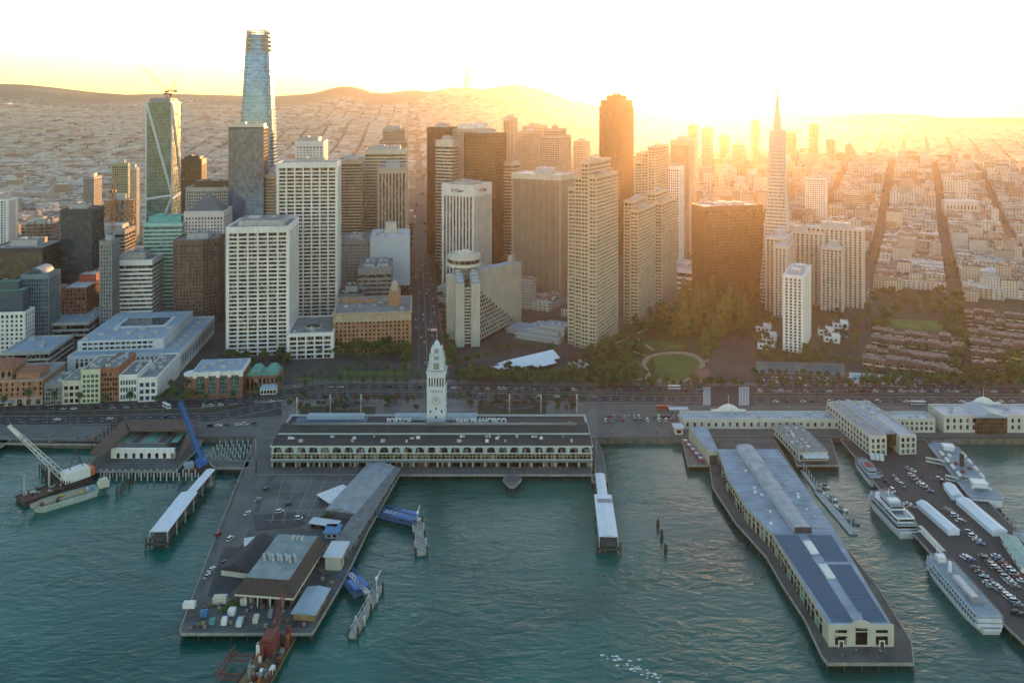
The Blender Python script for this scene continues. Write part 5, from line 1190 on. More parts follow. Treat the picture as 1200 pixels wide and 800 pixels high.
def clock_tower():
    c = Vector(((512-600)/F*566, 566, 0)); t = thing('clock_tower', 'tall pale clock tower with stepped belfry and a flag on top', 'clock tower', c); tw = plain('pale painted tower', (.60,.66,.68), .8, .1, .15, streak=.12)
    m = MB(); m.cbox(0, 0, 0, 13.0, 13.0, 50.0)
    m.build('shaft', tw, t)
    m = MB(); P = rect(13,13); m.ring(P, .5, 49.5, 50.8); m.ring(P, .25, 38.2, 38.8); m.ring(P, .3, 15, 15.6); m.build('cornice', tw, t)
    m = MB()
    for s in range(4):
        m.M = Matrix.Rotation(s*H90, 4, 'Z')
        for i in range(6): m.box(-4.6+i*1.9-.5, -6.62, 40.5, -4.6+i*1.9+.35, -6.5, 46.5)
        for i in range(5): m.box(-3.9+i*1.9-.3, -6.62, 36.2, -3.9+i*1.9+.3, -6.5, 37.6)
    m.M = None; m.build('belfry_opening', GDARK, t)
    for s in range(4):
        cl = MB(); cl.M = Matrix.Rotation(s*H90, 4, 'Z')
        A = [2*math.pi*i/24 for i in range(24)]
        cl.add([(3.3*math.cos(a), -6.75, 30.5+3.3*math.sin(a)) for a in A]+[(3.3*math.cos(a), -6.5, 30.5+3.3*math.sin(a)) for a in A], [tuple(range(24))]+[(i, 24+i, 24+(i+1)%24, (i+1)%24) for i in range(24)])
        f_ = cl.build('clock_face', plain('clock face', (.52,.52,.48), .6, .1, .5), t)
        h = MB(); h.M = Matrix.Rotation(s*H90, 4, 'Z')
        for a in range(12): q = a*math.pi/6; h.bar((2.5*math.cos(q),-6.8,30.5+2.5*math.sin(q)), (2.95*math.cos(q),-6.8,30.5+2.95*math.sin(q)), .13)
        h.bar((0,-6.82,30.5), (1.5,-6.82,31.4), .16); h.bar((0,-6.82,30.5), (-.8,-6.82,32.9), .13); h.build('clock_hand', INK, f_)
    for s in range(4):
        for x, z in ((-4,22),(0,24),(4,22),(0,18)):
            m = MB(); m.M = Matrix.Rotation(s*H90, 4, 'Z'); m.box(x-.5, -6.62, z, x+.5, -6.45, z+1.8); m.build('window', GDARK, t)
    z = 50.8
    for w_, h, o_ in ((9.6,6.4,1),(8.2,4.6,1),(6.2,4.6,1)):
        m = MB(); m.cbox(0, 0, z, w_, w_, h)
        for sx in (-1, 1):
            for sy in (-1, 1): m.cyl(sx*(w_/2+.5), sy*(w_/2+.5), z, z+h*.8, .42, n=6); m.cyl(sx*(w_/2+.5), sy*(w_/2+.5), z+h*.8, z+h*1.15, .42, .05, 6)
        m.ring(rect(w_, w_), .5, z+h-.5, z+h); m.build('belfry_tier', tw, t)
        m = MB()
        for s in range(4): m.M = Matrix.Rotation(s*H90, 4, 'Z'); m.box(-w_*.22, -w_/2-.1, z+1, w_*.22, -w_/2+.1, z+h-1)
        m.M = None; m.build('belfry_opening', GREY, t); z += h
    m = MB(); m.cyl(0, 0, z, z+2.6, 2.3, 2.0, 10); m.cyl(0, 0, z+2.6, z+5, 2.1, .3, 10); m.build('cupola', tw, t)
    m = MB(); m.cyl(0, 0, z+5, z+13, .2, .12, 6); m.build('flagpole', STEEL, t)
    m = MB(); zz = z+11.2
    for i in range(6): m.quad((-.1-i*.7,math.sin(i)*.2,zz), (-.1-i*.7,math.sin(i)*.2,zz+1.8), (-.8-i*.7,math.sin(i+1)*.2,zz+1.7), (-.8-i*.7,math.sin(i+1)*.2,zz-.1), i % 2)
    m.build('flag', [plain('flag red', (.45,.06,.05), .8, .1, 1), plain('flag white', (.7,.7,.72), .8, .1, 1)], t)
clock_tower()

# ---------------------------------------------------------------- sheds of the square pier
SLATE = plain('dark hip roof', (.045,.045,.05), .85, .3, .3)
def gable(name, label, p0, p1, half, h, rise, roofm, wallm, cat='building', flat=False, over=1.0, wins=True):
    """a shed along the ground line p0-p1"""
    a, b_ = (G(*p0) if not isinstance(p0, Vector) else p0), (G(*p1) if not isinstance(p1, Vector) else p1); d = b_-a; L_ = d.length; rz = math.atan2(d.y, d.x)
    t = thing(name, label, cat, (a+b_)/2, rz)
    m = MB(); m.cbox(0, 0, 0, L_, half*2, h); m.build('wall', wallm, t)
    m = MB(); x = L_/2+over; y = half+over
    if rise > 0:
        m.add([(-x,-y,h),(x,-y,h),(x,0,h+rise),(-x,0,h+rise),(x,y,h),(-x,y,h),(-x,-y,h-.25),(x,-y,h-.25),(x,y,h-.25),(-x,y,h-.25)], [(0,1,2,3),(3,2,4,5),(0,3,5,9,6),(1,7,8,4,2),(0,6,7,1),(5,4,8,9),(6,9,8,7)])
    else: m.box(-x, -y, h, x, y, h+.35)
    m.build('roof', roofm, t)
    if wins:
        k = max(2, int(L_/5))
        for f_ in (0, 2): windows(t, L_, half*2, f_, h*.25, k, 1.8, h*.45, None, x0=-L_/2+2, x1=L_/2-2)
    return t, L_
# mansard restaurant
def mansard():
    c = (G(278,704)+G(338,706)+G(378,654)+G(330,652))/4; a = G(338,706)-G(278,704); rz = math.atan2(a.y, a.x)-.06; t = thing('restaurant', 'large dark mansard roofed building with a grey flat top on the square pier', 'restaurant', c, rz); w_, d_ = 27.0, 44.0
    m = MB(); m.cbox(0, 0, 0, w_, d_, 5); m.build('wall', plain('dark brown wall', (.09,.07,.06), .85, .2, .3), t)
    m = MB(); m.ring(rect(w_, d_), 1.2, 4.6, 5.5); m.build('eave', CREAM, t)
    m = MB(); m.prism(rect(w_+2.2, d_+2.2), 5.5, 11.5, 0, top=rect(w_-5, d_-5)); m.cbox(0, 0, 11.5, w_-5.5, d_-5.5, .15, 1); m.build('mansard_roof', [plain('brown shingle', (.075,.058,.05), .9, .3, .6), plain('teal grey flat roof', (.22,.28,.29), .8, .3, .15)], t)
    for i in range(8): m = MB(); m.M = Matrix.Translation((-w_*.32+i*2.2, -3+(i%2)*1.2, 11.6)) @ Matrix.Rotation(.5, 4, 'Z'); m.box(-.6, -3, 0, .6, 3, 1.0); m.cyl(0, -1.5, 1, 1.7, .5, n=6); m.build('roof_unit', PLANT, t)
    for i in range(3): m = MB(); m.cbox(-1+i*2.4, d_*.36, 11.6, 1.4, 3, 1.1); m.build('roof_unit', PLANT, t)
    windows(t, w_, d_, 0, 1.2, 7, 2.2, 2.4, None); windows(t, w_, d_, 1, 1.2, 9, 2.4, 2.4, CREAM, x0=-d_/2+2, x1=d_/2-2)
    for i in range(4): m = MB(); m.cbox(-w_*.35+i*w_*.23, -d_/2-.9, 0, .5, .5, 5); m.build('post', CREAM, t)
mansard()
gable('small_hall', 'low hall with a black hipped roof and white base left of the restaurant', (275,676), (308,640), 7.5, 3.6, 3.4, SLATE, CREAM)
gable('kiosk', 'small pale box building behind the black hipped hall', (288,646), (306,643), 3, 5, 0, ROOFW, CREAM)
gable('terminal_shed', 'long grey gabled canopy shed running from the hall to the first gangway', (400,607), (447,553), 9.0, 4.2, 2.4, plain('ribbed grey roof', (.25,.29,.32), .7, .25, .2), plain('shed posts wall', (.12,.12,.12), .8, .2, .3))
gable('terminal_walkway', 'long flat roofed walkway beside the grey gabled shed', (394,660), (460,556), 4.5, 4.0, 0, plain('dull walkway roof', (.15,.165,.17), .8, .35, .2), plain('shed posts wall', (0,0,0)))
gable('white_canopy', 'flat white sheet roof with small dark marks beside the gabled shed', (380,590), (408,579), 6.5, 3.0, 0, plain('white sheet roof', (.66,.67,.70), .6, .2, .6), DARK, 'canopy')
gable('white_canopy', 'narrow white canopy behind the restaurant', (366,616), (395,620), 2.4, 3.0, 0, ROOFW, DARK, 'canopy')
gable('blue_roof_frame', 'small blue and white framed shelter beside the walkway', (383,626), (398,626), 4, 3, 0, plain('blue panel', (.06,.20,.40), .6, .2, .3), WHITE, 'shelter')
gable('kiosk', 'cream box building with a white roof at the second gangway', (390,668), (399,651), 4, 7, 0, ROOFW, CREAM)
gable('long_shed', 'long blue grey roofed shed with yellow brick side near the pier corner', (356,727), (373,698), 5.0, 3.6, 1.0, ROOFB, plain('yellow brick', (.33,.22,.09), .9, .25, .3), 'shed')
for x, y, w_, l_, h, mt, lb, nm in ((222,712,3,7,2.6,WHITE,'white box truck parked at the pier corner','box_truck'),(258,706,4,8,3,CREAM,'cream cabin on the near left of the pier','cabin'),
    (239,722,3,4,2.4,plain('blue panel',(0,0,0)),'blue container near the pier corner','container'),(272,720,4,4,2.6,WHITE,'square white tank cabin in the pier yard','cabin'),(286,708,4,4,3,CREAM,'cream cabin before the restaurant','cabin'),
    (263,731,4,3,2.4,WHITE,'white skip at the pier edge','container'),(281,732,5,3,2.4,ROOFW,'flat white container at the pier edge','container'),(300,728,5,3,2.2,CREAM,'cream rack of crates at the pier edge','container'),
    (249,731,3,3,2,plain('teal panel',(.1,.3,.3),.7,.2,.3),'teal container by the pier edge','container'),(317,722,5,2.4,2.2,GREY,'grey container right of the crates','container')):
    g = G(x, y); w_, l_ = w_*.8, l_*.8
    t = thing(nm, lb, 'truck' if nm == 'box_truck' else nm, g, .02+(hash_(lb) % 10)*.012)
    m = MB(); m.cbox(0, 0, .35, l_, w_, h); m.build('body', mt, t); m = MB()
    for i in range(4): m.cbox((-.35 if i % 2 else .35)*l_, (-.38 if i < 2 else .38)*w_, 0, .8, .5, .45)
    m.build('foot' if nm != 'box_truck' else 'wheel', DARK, t); m = MB(); m.cbox(0, 0, h+.35, l_*.9, w_*.85, .14); m.cbox(l_*.2, 0, h+.5, .9, .9, .4); m.build('lid' if nm != 'box_truck' else 'roof', mt, t)
# railing and clutter of the pier: hedges
for pts, lb in (([(447,560),(428,580)], 'hedge between the open square and the gabled shed'), ([(388,603),(372,615)], 'hedge behind the white canopy'), ([(360,668),(338,712)], 'hedge beside the restaurant'), ([(285,706),(262,716)], 'bushes before the restaurant')):
    a, b_ = G(*pts[0]), G(*pts[1]); v, f = [], []
    for i in range(240):
        p = a.lerp(b_, TT.random())+Vector((TT.gauss(0,1.2), TT.gauss(0,1.2), TT.uniform(.2, 2))); u = Vector((TT.gauss(0,1), TT.gauss(0,1), TT.gauss(0,1))).normalized(); w_ = u.orthogonal().normalized(); s = .55; k = len(v)
        v += [tuple(p-u*s), tuple(p-w_*s), tuple(p+u*s), tuple(p+w_*s)]; f.append((k,k+1,k+2,k+3))
    m = MB(); m.v = [(x-a.x, y-a.y, z) for x, y, z in v]; m.f = f; m.k = [0]*len(f); tag(m.build('hedge', LEAF), lb, 'hedge', loc=a)

# patched surfaces, painted lines and clutter of the open pier
b = MB(); slabpoly(b, [G(262,641), G(312,641), G(300,668), G(262,700), G(243,698)], .0, .09); slabpoly(b, [G(298,603), G(345,600), G(365,606), G(356,616), G(300,622)], .0, .125); slabpoly(b, [G(368,676), G(388,672), G(360,735), G(340,735)], .0, .08); struct(b.build('asphalt_patch', plain('dark patched asphalt', (.06,.062,.065), .95, .4, .1)))
b = MB()
for i in range(9): a = G(275+i*4.5, 664); c = G(271+i*4.5, 672); n_ = Vector((.12,0,0)); b.quad(*[tuple(q+Vector((0,0,.11))) for q in (a-n_, a+n_, c+n_, c-n_)])
struct(b.build('parking_line', PAINT))
rr = random.Random(77)
CB = []
for k, (nm, mt) in enumerate((('crate', plain('timber crate', (.20,.13,.07), .9, .3, 1)), ('pallet_stack', plain('pale pallets', (.34,.28,.19), .9, .3, 1)), ('drum', plain('blue panel', (0,0,0))), ('planter', plain('planter', (.24,.22,.2), .9, .2, 1)))):
    m = MB()
    if nm == 'drum': m.cyl(0, 0, 0, 1.1, .45, n=8); m.cyl(0, 0, 1.1, 1.16, .4, n=8)
    elif nm == 'pallet_stack': [m.cbox(0, 0, i*.28, 1.6, 1.3, .2) for i in range(5)]
    elif nm == 'planter': m.prism(rect(1.4,1.4), 0, .8, top=rect(1.8,1.8)); m.prism(rect(1.5,1.5), .8, 1.5, top=rect(.5,.6))
    else: m.cbox(0, 0, 0, 1.7, 1.4, 1.3); m.cbox(0, 0, 1.3, 1.9, 1.6, .12)
    o = m.build(nm, mt); CB.append((nm, o.data)); bpy.data.objects.remove(o)
for (x0, x1, y0, y1, n, wh) in ((222,330,708,737,34,'in the cluttered yard at the outer end of the square pier'), (330,362,700,735,10,'beside the blue roofed shed on the square pier'), (372,395,640,690,10,'along the walkway side of the square pier'), (250,300,690,706,8,'behind the truck on the square pier'), (50,130,509,518,20,'on the works quay below the left promenade')):
    for _ in range(n):
        nm, me = CB[rr.randrange(4 if 'walkway' in wh else 3)]; g = G(rr.uniform(x0, x1), rr.uniform(y0, y1)); o = bpy.data.objects.new(nm, me); C.objects.link(o); s_ = rr.uniform(.6, 1.05); o.scale = (s_, s_, s_)
        tag(o, {'crate':'timber crate', 'pallet_stack':'stack of pale pallets', 'drum':'blue drum', 'planter':'stone planter'}[nm]+' '+wh, nm.replace('_', ' '), nm.replace('_', ' ')+'s '+wh, loc=g+Vector((0,0,.13)), rz=rr.uniform(0, 3))
# ---------------------------------------------------------------- the long solar roofed shed
def long_shed():
    wl = plain('cream pier wall', (.50,.47,.36), .85, .15, .2, streak=.2); rf = plain('blue grey roll roof', (.25,.33,.41), .75, .3, .1)
    t = thing('pier_shed', 'very long shed with a blue roof, raised central ridge and solar panels', 'pier building', (155, 450, 0)); h = 8.5
    S1 = [(137,531),(177.5,531),(174.5,428),(139.5,428),(134,455),(133,492)]; S2 = [(139.5,428),(174.5,428),(168.4,352),(140.0,352)]
    L1 = [(x-155, y-450) for x, y in S1][::-1]; L2 = [(x-155, y-450) for x, y in S2][::-1]
    for P in (L1, L2):
        m = MB(); m.prism(P, 0, h); m.build('wall', wl, t); m = MB(); m.prism(offset(P, -.5) if P is L2 else P, h+(.0 if P is L2 else .01), h+.4)
        if P is L1: [m.box(interp([(-22,-15),(5,-20.4),(42,-21.4),(81,-17.4)], y), y-.12, h+.4, interp([(-22,19),(81,22)], y), y+.12, h+.52) for y in range(-18, 80, 5)]
        m.build('roof', rf, t)
    m = MB(); m.add([(-6,81,h+.4),(6,81,h+.4),(6,-22,h+.4),(-3.5,-22,h+.4),(-5,81,h+3.4),(5,81,h+3.4),(5,-22,h+3.4),(-3,-22,h+3.4),(0,81,h+4.2),(1,-22,h+4.2)], [(0,4,8,5,1),(3,2,6,9,7),(0,3,7,4),(1,5,6,2),(4,7,9,8),(8,9,6,5)])
    m.build('ridge_roof', plain('reddish grey ridge', (.36,.39,.44), .8, .3, .15), t)
    m = MB(); m.box(-3.2, -22.5, h+.4, 6, -22.05, h+3.3); m.build('ridge_end', DARK, t)
    # solar panels: rows each side of the centre line
    sp = plain('solar panels', (0,0,0)); 
    for sgn in (-1, 1):
        for i in range(26):
            y = -26-i*2.75; q = (y+98)/76; half = 14.0+3.2*q-1.2
            cx = -.4+.6*q
            x0, x1 = (cx-half+.6, cx-2.6) if sgn < 0 else (cx+2.6, cx+half-.6)
            m = MB(); m.add([(x0,y-.95,h+.55),(x1,y-.95,h+.55),(x1,y+.95,h+1.0),(x0,y+.95,h+1.0),(x0,y-.95,h+.48),(x1,y-.95,h+.48),(x1,y+.95,h+.93),(x0,y+.95,h+.93)], [(0,1,2,3),(7,6,5,4),(0,4,5,1),(2,6,7,3),(1,5,6,2),(3,7,4,0)])
            if i == 9 and sgn > 0: continue
            m.build('solar_panel', sp, t)
    for y in (-37, -58): m = MB(); m.cbox(0, y, h+.4, 4.2, 11, 1.0); m.build('skylight', WHITE, t)
    # left wall doors and piers
    n = 38
    for i in range(n):
        q = i/n; y = 78-q*172
        xl = interp([(-98,-15),(-22,-15.5),(5,-21),(42,-22),(81,-18)], y)
        m = MB(); m.box(xl-.35, y-1.4, .5, xl-.05, y+1.4, 4.2); m.build('door', GDARK if i % 4 else COPPER, t)
        m = MB(); m.box(xl-.30, y-1.3, 5.3, xl-.05, y+1.3, 7.0); m.build('window', GDARK, t)
    # end front
    ef = plain('pale end front', (.52,.50,.40), .85, .12, .2); m = MB(); m.add([(-15.2,-98.6,0),(13.6,-98.6,0),(13.6,-98.6,h+1),(4,-98.6,h+1),(1.5,-98.6,h+2.6),(-3,-98.6,h+2.6),(-5.5,-98.6,h+1),(-15.2,-98.6,h+1)]+[(x,-97.9,z) for x, z in ((-15.2,0),(13.6,0),(13.6,h+1),(4,h+1),(1.5,h+2.6),(-3,h+2.6),(-5.5,h+1),(-15.2,h+1))], [tuple(range(8)), tuple(range(15,7,-1))]+[(i, 8+i, 8+(i+1)%8, (i+1)%8) for i in range(8)]); m.build('end_front', ef, t)
    for x, z, w_, hh in ((-.8,1,5.2,5.4),(-.8,7,5.2,1.2)): m = MB(); m.box(x-w_/2, -98.8, z, x+w_/2, -98.55, z+hh); m.build('window', GDARK, t)
    for x in (-9.8, 8.2):
        m = MB(); m.box(x-2.6, -98.8, 6.2, x+2.6, -98.55, 7.4); m.build('window', GDARK, t); m = MB(); m.box(x-2.6, -98.8, 1, x+2.6, -98.55, 4.6); m.build('window', GDARK, t)
        m = MB(); m.box(x-1.3, -99.0, 0, x+1.3, -98.82, 3.0); m.build('door', WHITE, t); m = MB(); m.box(x-.8, -99.1, 0, x+.8, -99.02, 2.5); m.build('door', DARK, t)
    m = MB(); m.cyl(-.8, -98.2, h+2.6, h+6.5, .12, n=5); m.build('flagpole', WHITE, t)
    rr = random.Random(8)
    for i in range(26):
        y = rr.uniform(-20, 76); x = rr.choice((-12,-9,10,13))+rr.uniform(-1, 1); m = MB(); m.cbox(x, y, h+.4, rr.uniform(.8, 1.8), rr.uniform(.8, 1.8), rr.uniform(.5, 1.2)); m.build('roof_vent', PLANT if i % 3 else WHITE, t)
    # side hall and the flat apron block at the rear left
    t2 = thing('side_hall', 'flat blue roofed hall with a dark doorway left of the solar roofed shed', 'building', (126, 540, 0)); m = MB(); m.prism([(4,-12),(11,-12),(13,28),(0,28)], 0, 8.8); m.build('wall', wl, t2); m = MB(); m.prism([(4.4,-11.6),(10.8,-11.6),(12.6,27.4),(.5,27.4)], 8.8, 9.1); m.build('roof', rf, t2)
    m = MB(); m.box(5, -12.3, .2, 10, -11.9, 6); m.build('doorway', DARK, t2)
long_shed()
# terrace umbrellas
for i in range(14):
    g = G(803.5+i*1.5, 519+i*1.75); cm = (WHITE, plain('flag red', (0,0,0)), plain('blue panel', (0,0,0)))[i % 3]
    t = thing('parasol', 'small %s parasol in the line on the low terrace pier' % ('white', 'red', 'blue')[i % 3], 'parasol', g, 0, 'parasols on the terrace pier'); m = MB(); m.cyl(0, 0, 0, 2.4, .06, n=5); m.build('pole', STEEL, t); m = MB(); m.cyl(0, 0, 2.2, 3.0, 1.7, .1, 8); m.build('canopy', cm, t)

# ---------------------------------------------------------------- long pale bulkhead buildings along the right shore
BW_ = plain('ivory stucco', (.60,.58,.50), .85, .12, .15, streak=.15)
def bulkhead(name, label, px0, px1, yrow, ytop, depth, wins, roofm=ROOFB, gab=None, two=1, cat='building'):
    a, b_ = G(px0, yrow), G(px1, yrow); W = (b_-a).length; H = (yrow-ytop)*a.y/F; t = thing(name, label, cat, ((a.x+b_.x)/2, a.y+depth/2, 0))
    m = MB(); m.cbox(0, 0, 0, W, depth, H); m.build('wall', BW_, t); m = MB(); m.cbox(0, 0, H, W-1.4, depth-1.4, .25); m.build('roof', roofm, t); m = MB(); m.ring(rect(W-.4, depth-.4), .2, H-.1, H+1.0, inner=-.5); m.ring(rect(W, depth), .3, H-1.4, H-1.0); m.build('parapet', BW_, t)
    for k in range(two): windows(t, W, depth, 0, H*(.22+.42*k) if two > 1 else H*.3, wins, 1.7, H*(.26 if two > 1 else .42), None, x0=-W/2+3, x1=W/2-3)
    rr = random.Random(hash_(label))
    for i in range(max(3, int(W/7))): m = MB(); m.cbox(rr.uniform(-.46,.46)*W, rr.uniform(-.35,.35)*depth, H+.1, rr.uniform(1,3), rr.uniform(1,2.4), rr.uniform(.8,1.9)); m.build('roof_unit', PLANT, t)
    if gab is not None:
        gx = (gab-600)/F*(a.y+depth)-(a.x+b_.x)/2; y = depth/2-.6; Z = H
        P = [(gx-13,0),(gx+13,0),(gx+13,Z+1.5),(gx+8,Z+1.8),(gx+5,Z+4.2),(gx+2,Z+5.4),(gx,Z+5.8),(gx-2,Z+5.4),(gx-5,Z+4.2),(gx-8,Z+1.8),(gx-13,Z+1.5)]
        k = len(P); m = MB(); m.add([(x,y,z) for x, z in P]+[(x,y+2.4,z) for x, z in P], [tuple(range(k)), tuple(range(2*k-1,k-1,-1))]+[(i,k+i,k+(i+1)%k,(i+1)%k) for i in range(k)]); m.build('curved_gable', WHITE, t)
        m = MB(); m.cyl(gx, y+1, Z+5.5, Z+13, .16, .1, 6); m.build('flagpole', WHITE, t)
    return t, W, H
bulkhead('bulkhead_building', 'ivory range with a curved gable behind the solar roofed shed', 801, 985, 502.5, 492, 15, 22, gab=854)
bulkhead('bulkhead_building', 'low ivory range with green creeper right of the three storey wings', 1047, 1096, 507, 492, 14, 8, two=2)
t, W, H = bulkhead('bulkhead_building', 'ivory hall with a big dark glazed bay at the right edge', 1106, 1290, 507, 488, 22, 24, gab=1153, two=2)
bx = G(1160,507).x-(G(1106,507).x+G(1290,507).x)/2; dg = plain('dark brown glazing bars', (.08,.055,.04), .6, .2, .3)
m = MB(); m.box(bx-11, -13, 0, bx+11, -11.02, 12.5, 0)
for i in range(10): m.box(bx-11.1+i*2.44, -13.2, 0, bx-10.8+i*2.44, -13.02, 12.5, 1)
for i in range(4): m.box(bx-11, -13.25, 2.8+i*3, bx+11, -13.03, 3.2+i*3, 1)
m.build('glazed_bay', [GBRNZ, dg], t)
m = MB(); m.add([(bx-13,-14,12),(bx,-14,15.5),(bx+13,-14,12),(bx-13,10,12),(bx,10,15.5),(bx+13,10,12)], [(0,1,4,3),(1,2,5,4),(0,2,1),(3,4,5),(0,3,5,2)]); m.build('bay_roof', ROOFB, t)
# three storey wings at the root of the parking pier
def wings():
    y0 = G(1020,533).y; x0 = G(1014,533).x; x1 = G(1071,533).x; W = x1-x0; D = 62
    t = thing('pier_office_wings', 'three storey ivory building of two wings at the root of the car park pier', 'building', ((x0+x1)/2, y0+D/2, 0), .08); H = 12.5
    for s in (-1, 1):
        c0 = s*W*.32; m = MB(); m.cbox(c0, 0, 0, W*.36, D, H); m.build('wall', BW_, t); m = MB(); m.cbox(c0, 0, H, W*.36-1, D-1, .25); m.build('roof', plain('pinkish grey roof', (.36,.33,.32), .9, .25, .2) if s < 0 else ROOFB, t)
        m = MB(); m.ring(rect(W*.36-.4, D-.4, c0, 0), .2, H-.1, H+.9, inner=-.4); m.build('parapet', BW_, t)
        for k in range(3):
            windows(t, W*.36, D, 0, 1.0+k*3.9, 3, 1.9, 2.5, None, x0=c0-W*.11, x1=c0+W*.11)
            windows(t, W, D, 3 if s < 0 else 1, 1.0+k*3.9, 14, 1.8, 2.5, None, x0=-D/2+3, x1=D/2-3)
    m = MB(); m.add([(-W*.15,-D/2+4,H),(0,-D/2+4,H+3),(W*.15,-D/2+4,H),(-W*.15,D/2,H),(0,D/2,H+3),(W*.15,D/2,H)], [(0,1,4,3),(1,2,5,4),(0,2,1),(3,4,5),(0,3,5,2)]); m.build('glazed_roof', plain('violet grey glazed roof', (.28,.31,.38), .35, .2, .3), t)
    m = MB(); m.box(-W*.14, -D/2+4.4, 4.6, W*.14, -D/2+5, H); m.build('glazed_bay', GBRNZ, t)
    rr = random.Random(2)
    for i in range(10): m = MB(); m.cbox(rr.uniform(-.45,.45)*W, rr.uniform(-5, D/2-4), H+(.2 if i % 2 else .2), 2.5, 2, 1.6); m.build('roof_unit', PLANT, t)
wings()
def pierrest():
    a = G(936,543); b_ = G(975,543); W = (b_-a).length*1.0; D = 44; t = thing('pier_restaurant', 'low restaurant with a speckled flat roof and a pale awning on the short pier', 'restaurant', ((a.x+b_.x)/2-1, a.y+D/2+4, 0), .05)
    m = MB(); m.cbox(0, 0, 0, W*.92, D, 6); m.build('wall', CREAM, t); m = MB(); m.cbox(0, 0, 6, W*.92+.6, D+.6, .3); m.build('roof', plain('speckled roof', (.26,.26,.25), .95, .55, .5), t)
    m = MB(); m.add([(-W*.36,-D/2-.1,5.2),(W*.4,-D/2-.1,5.2),(W*.4,-D/2-5,4.0),(-W*.36,-D/2-5,4.0),(-W*.36,-D/2-.1,5.0),(W*.4,-D/2-.1,5.0),(W*.4,-D/2-5,3.8),(-W*.36,-D/2-5,3.8)], [(0,1,2,3),(7,6,5,4),(0,3,7,4),(1,5,6,2),(3,2,6,7)]); m.build('awning', plain('pale awning', (.55,.58,.58), .8, .15, .4), t)
    windows(t, W*.92, D, 0, 1, 7, 2.2, 3, None); windows(t, W*.92, D, 3, 1.4, 10, 2, 2.4, None, x0=-D/2+2, x1=D/2-2)
    rr = random.Random(4)
    for i in range(18): m = MB(); m.cbox(rr.uniform(-.4,.4)*W, rr.uniform(-.42,.42)*D, 6.2, rr.uniform(.8,2.2), rr.uniform(.8,2), rr.uniform(.5,1.5)); m.build('roof_unit', PLANT if i % 2 else ROOFW, t)
pierrest()
# tents on the car park pier
for p0, p1, hw, lb in (((1080,594),(1118,627),3.2,'long narrow white tent on the car park pier, the left of two'),((1128,590),(1172,628),4.0,'long broad white tent on the car park pier, the right of two'),((1112,573),(1122,586),3.2,'short pale tent between the big ship and the long tents')):
    gable('tent', lb, p0, p1, hw, 3.0, 1.6, plain('white canvas', (0,0,0)), plain('white canvas', (0,0,0)), 'tent', over=.3, wins=False)
gable('dockside_shelter', 'pale green roofed dockside shelter at the right edge', (1182,636), (1206,672), 3.5, 3.5, 1.0, plain('pale green sheet', (.28,.42,.38), .7, .25, .3), WHITE, 'shelter')
gable('canopy', 'small white canopy over the root of the ferry apron, left of the bulkhead range', (790,507), (799,507), 3.5, 5, 0, ROOFW, CREAM, 'canopy')
gable('bus_shelter', 'long thin white roof beside the road left of the curved gable', (785,484), (805,484), 2, 3.6, 0, ROOFW, GREY, 'shelter')
# covered gangways and landings
def gangway(label, p0, p1, hw0, p2, hw1, z=3.5, rm=None, name='ferry_landing', letters=None):
    a, b_, c = G(*p0), G(*p1), G(*p2); t = thing(name, label, 'ferry landing', a); rm = rm or plain('white ribbed roof', (.66,.70,.76), .55, .12, .3)
    for p, q, hw, zz in ((a, b_, hw0, z), (b_, c, hw1, z+1)):
        d = q-p; L_ = d.length; u = d.normalized(); v = Vector((-u.y, u.x, 0)); p = p-a; q = q-a
        def at(s, w_, zz_): r_ = p+u*s+v*w_; return (r_.x, r_.y, zz_)
        m = MB(); m.add([at(0,-hw,zz),at(0,0,zz+.7),at(0,hw,zz),at(L_,-hw,zz),at(L_,0,zz+.7),at(L_,hw,zz),at(0,-hw,zz-.3),at(0,hw,zz-.3),at(L_,-hw,zz-.3),at(L_,hw,zz-.3)], [(0,3,4,1),(1,4,5,2),(6,7,9,8),(0,6,8,3),(2,5,9,7),(0,1,2,7,6),(3,8,9,5,4)]); m.build('roof', rm, t)
        m = MB(); m.add([at(0,-hw,-.8),at(0,hw,-.8),at(L_,hw,-.8),at(L_,-hw,-.8),at(0,-hw,-.2),at(0,hw,-.2),at(L_,hw,-.2),at(L_,-hw,-.2)], [(4,5,6,7),(3,2,1,0),(0,1,5,4),(1,2,6,5),(2,3,7,6),(3,0,4,7)]); m.build('floor', DECK, t)
        k = int(L_/6)
        for i in range(k+1):
            s = L_*i/k
            for w_ in (-hw+.2, hw-.2): m = MB(); x, y, _z = at(s, w_, 0); m.box(x-.3, y-.3, -9, x+.3, y+.3, zz-.3); m.build('post', CONC if i % 2 else PILE, t)
        # lattice sides
        m = MB()
        for i in range(k*2):
            for w_ in (-hw+.1, hw-.1): m.bar(at(L_*i/(k*2), w_, -.2 if i % 2 else zz-.4), at(L_*(i+1)/(k*2), w_, zz-.4 if i % 2 else -.2), .1, 3)
        m.build('lattice', DARK, t)
    e = c-a; m = MB()
    for i in range(-2, 3): m.cyl(e.x+i*2.2+(2 if i > 0 else -2), e.y-1.5, -9, 2.0, .45, n=6)
    m.box(e.x-6.5, e.y-2.4, -2, e.x+6.5, e.y-1.4, -.8); m.build('fender', PILE, t)
    return t, e
gangway('long white roofed landing slanting out from the left quay arm', (247,556), (222,585), 2.8, (186,632), 5.0)
t_, e_ = gangway('white roofed landing straight out from the right end of the hall apron', (703,561), (706.5,588), 3.0, (713,638), 5.2)
m = MB(); g = G(708.5,596)-G(703,561)
for i in range(2):
    for k in range(9): m.box(g.x-4+k*.95, g.y-2.4*i, 5.24, g.x-3.35+k*.95, g.y-2.4*i+1.3, 5.34)
m.build('roof_marking', INK, t_)
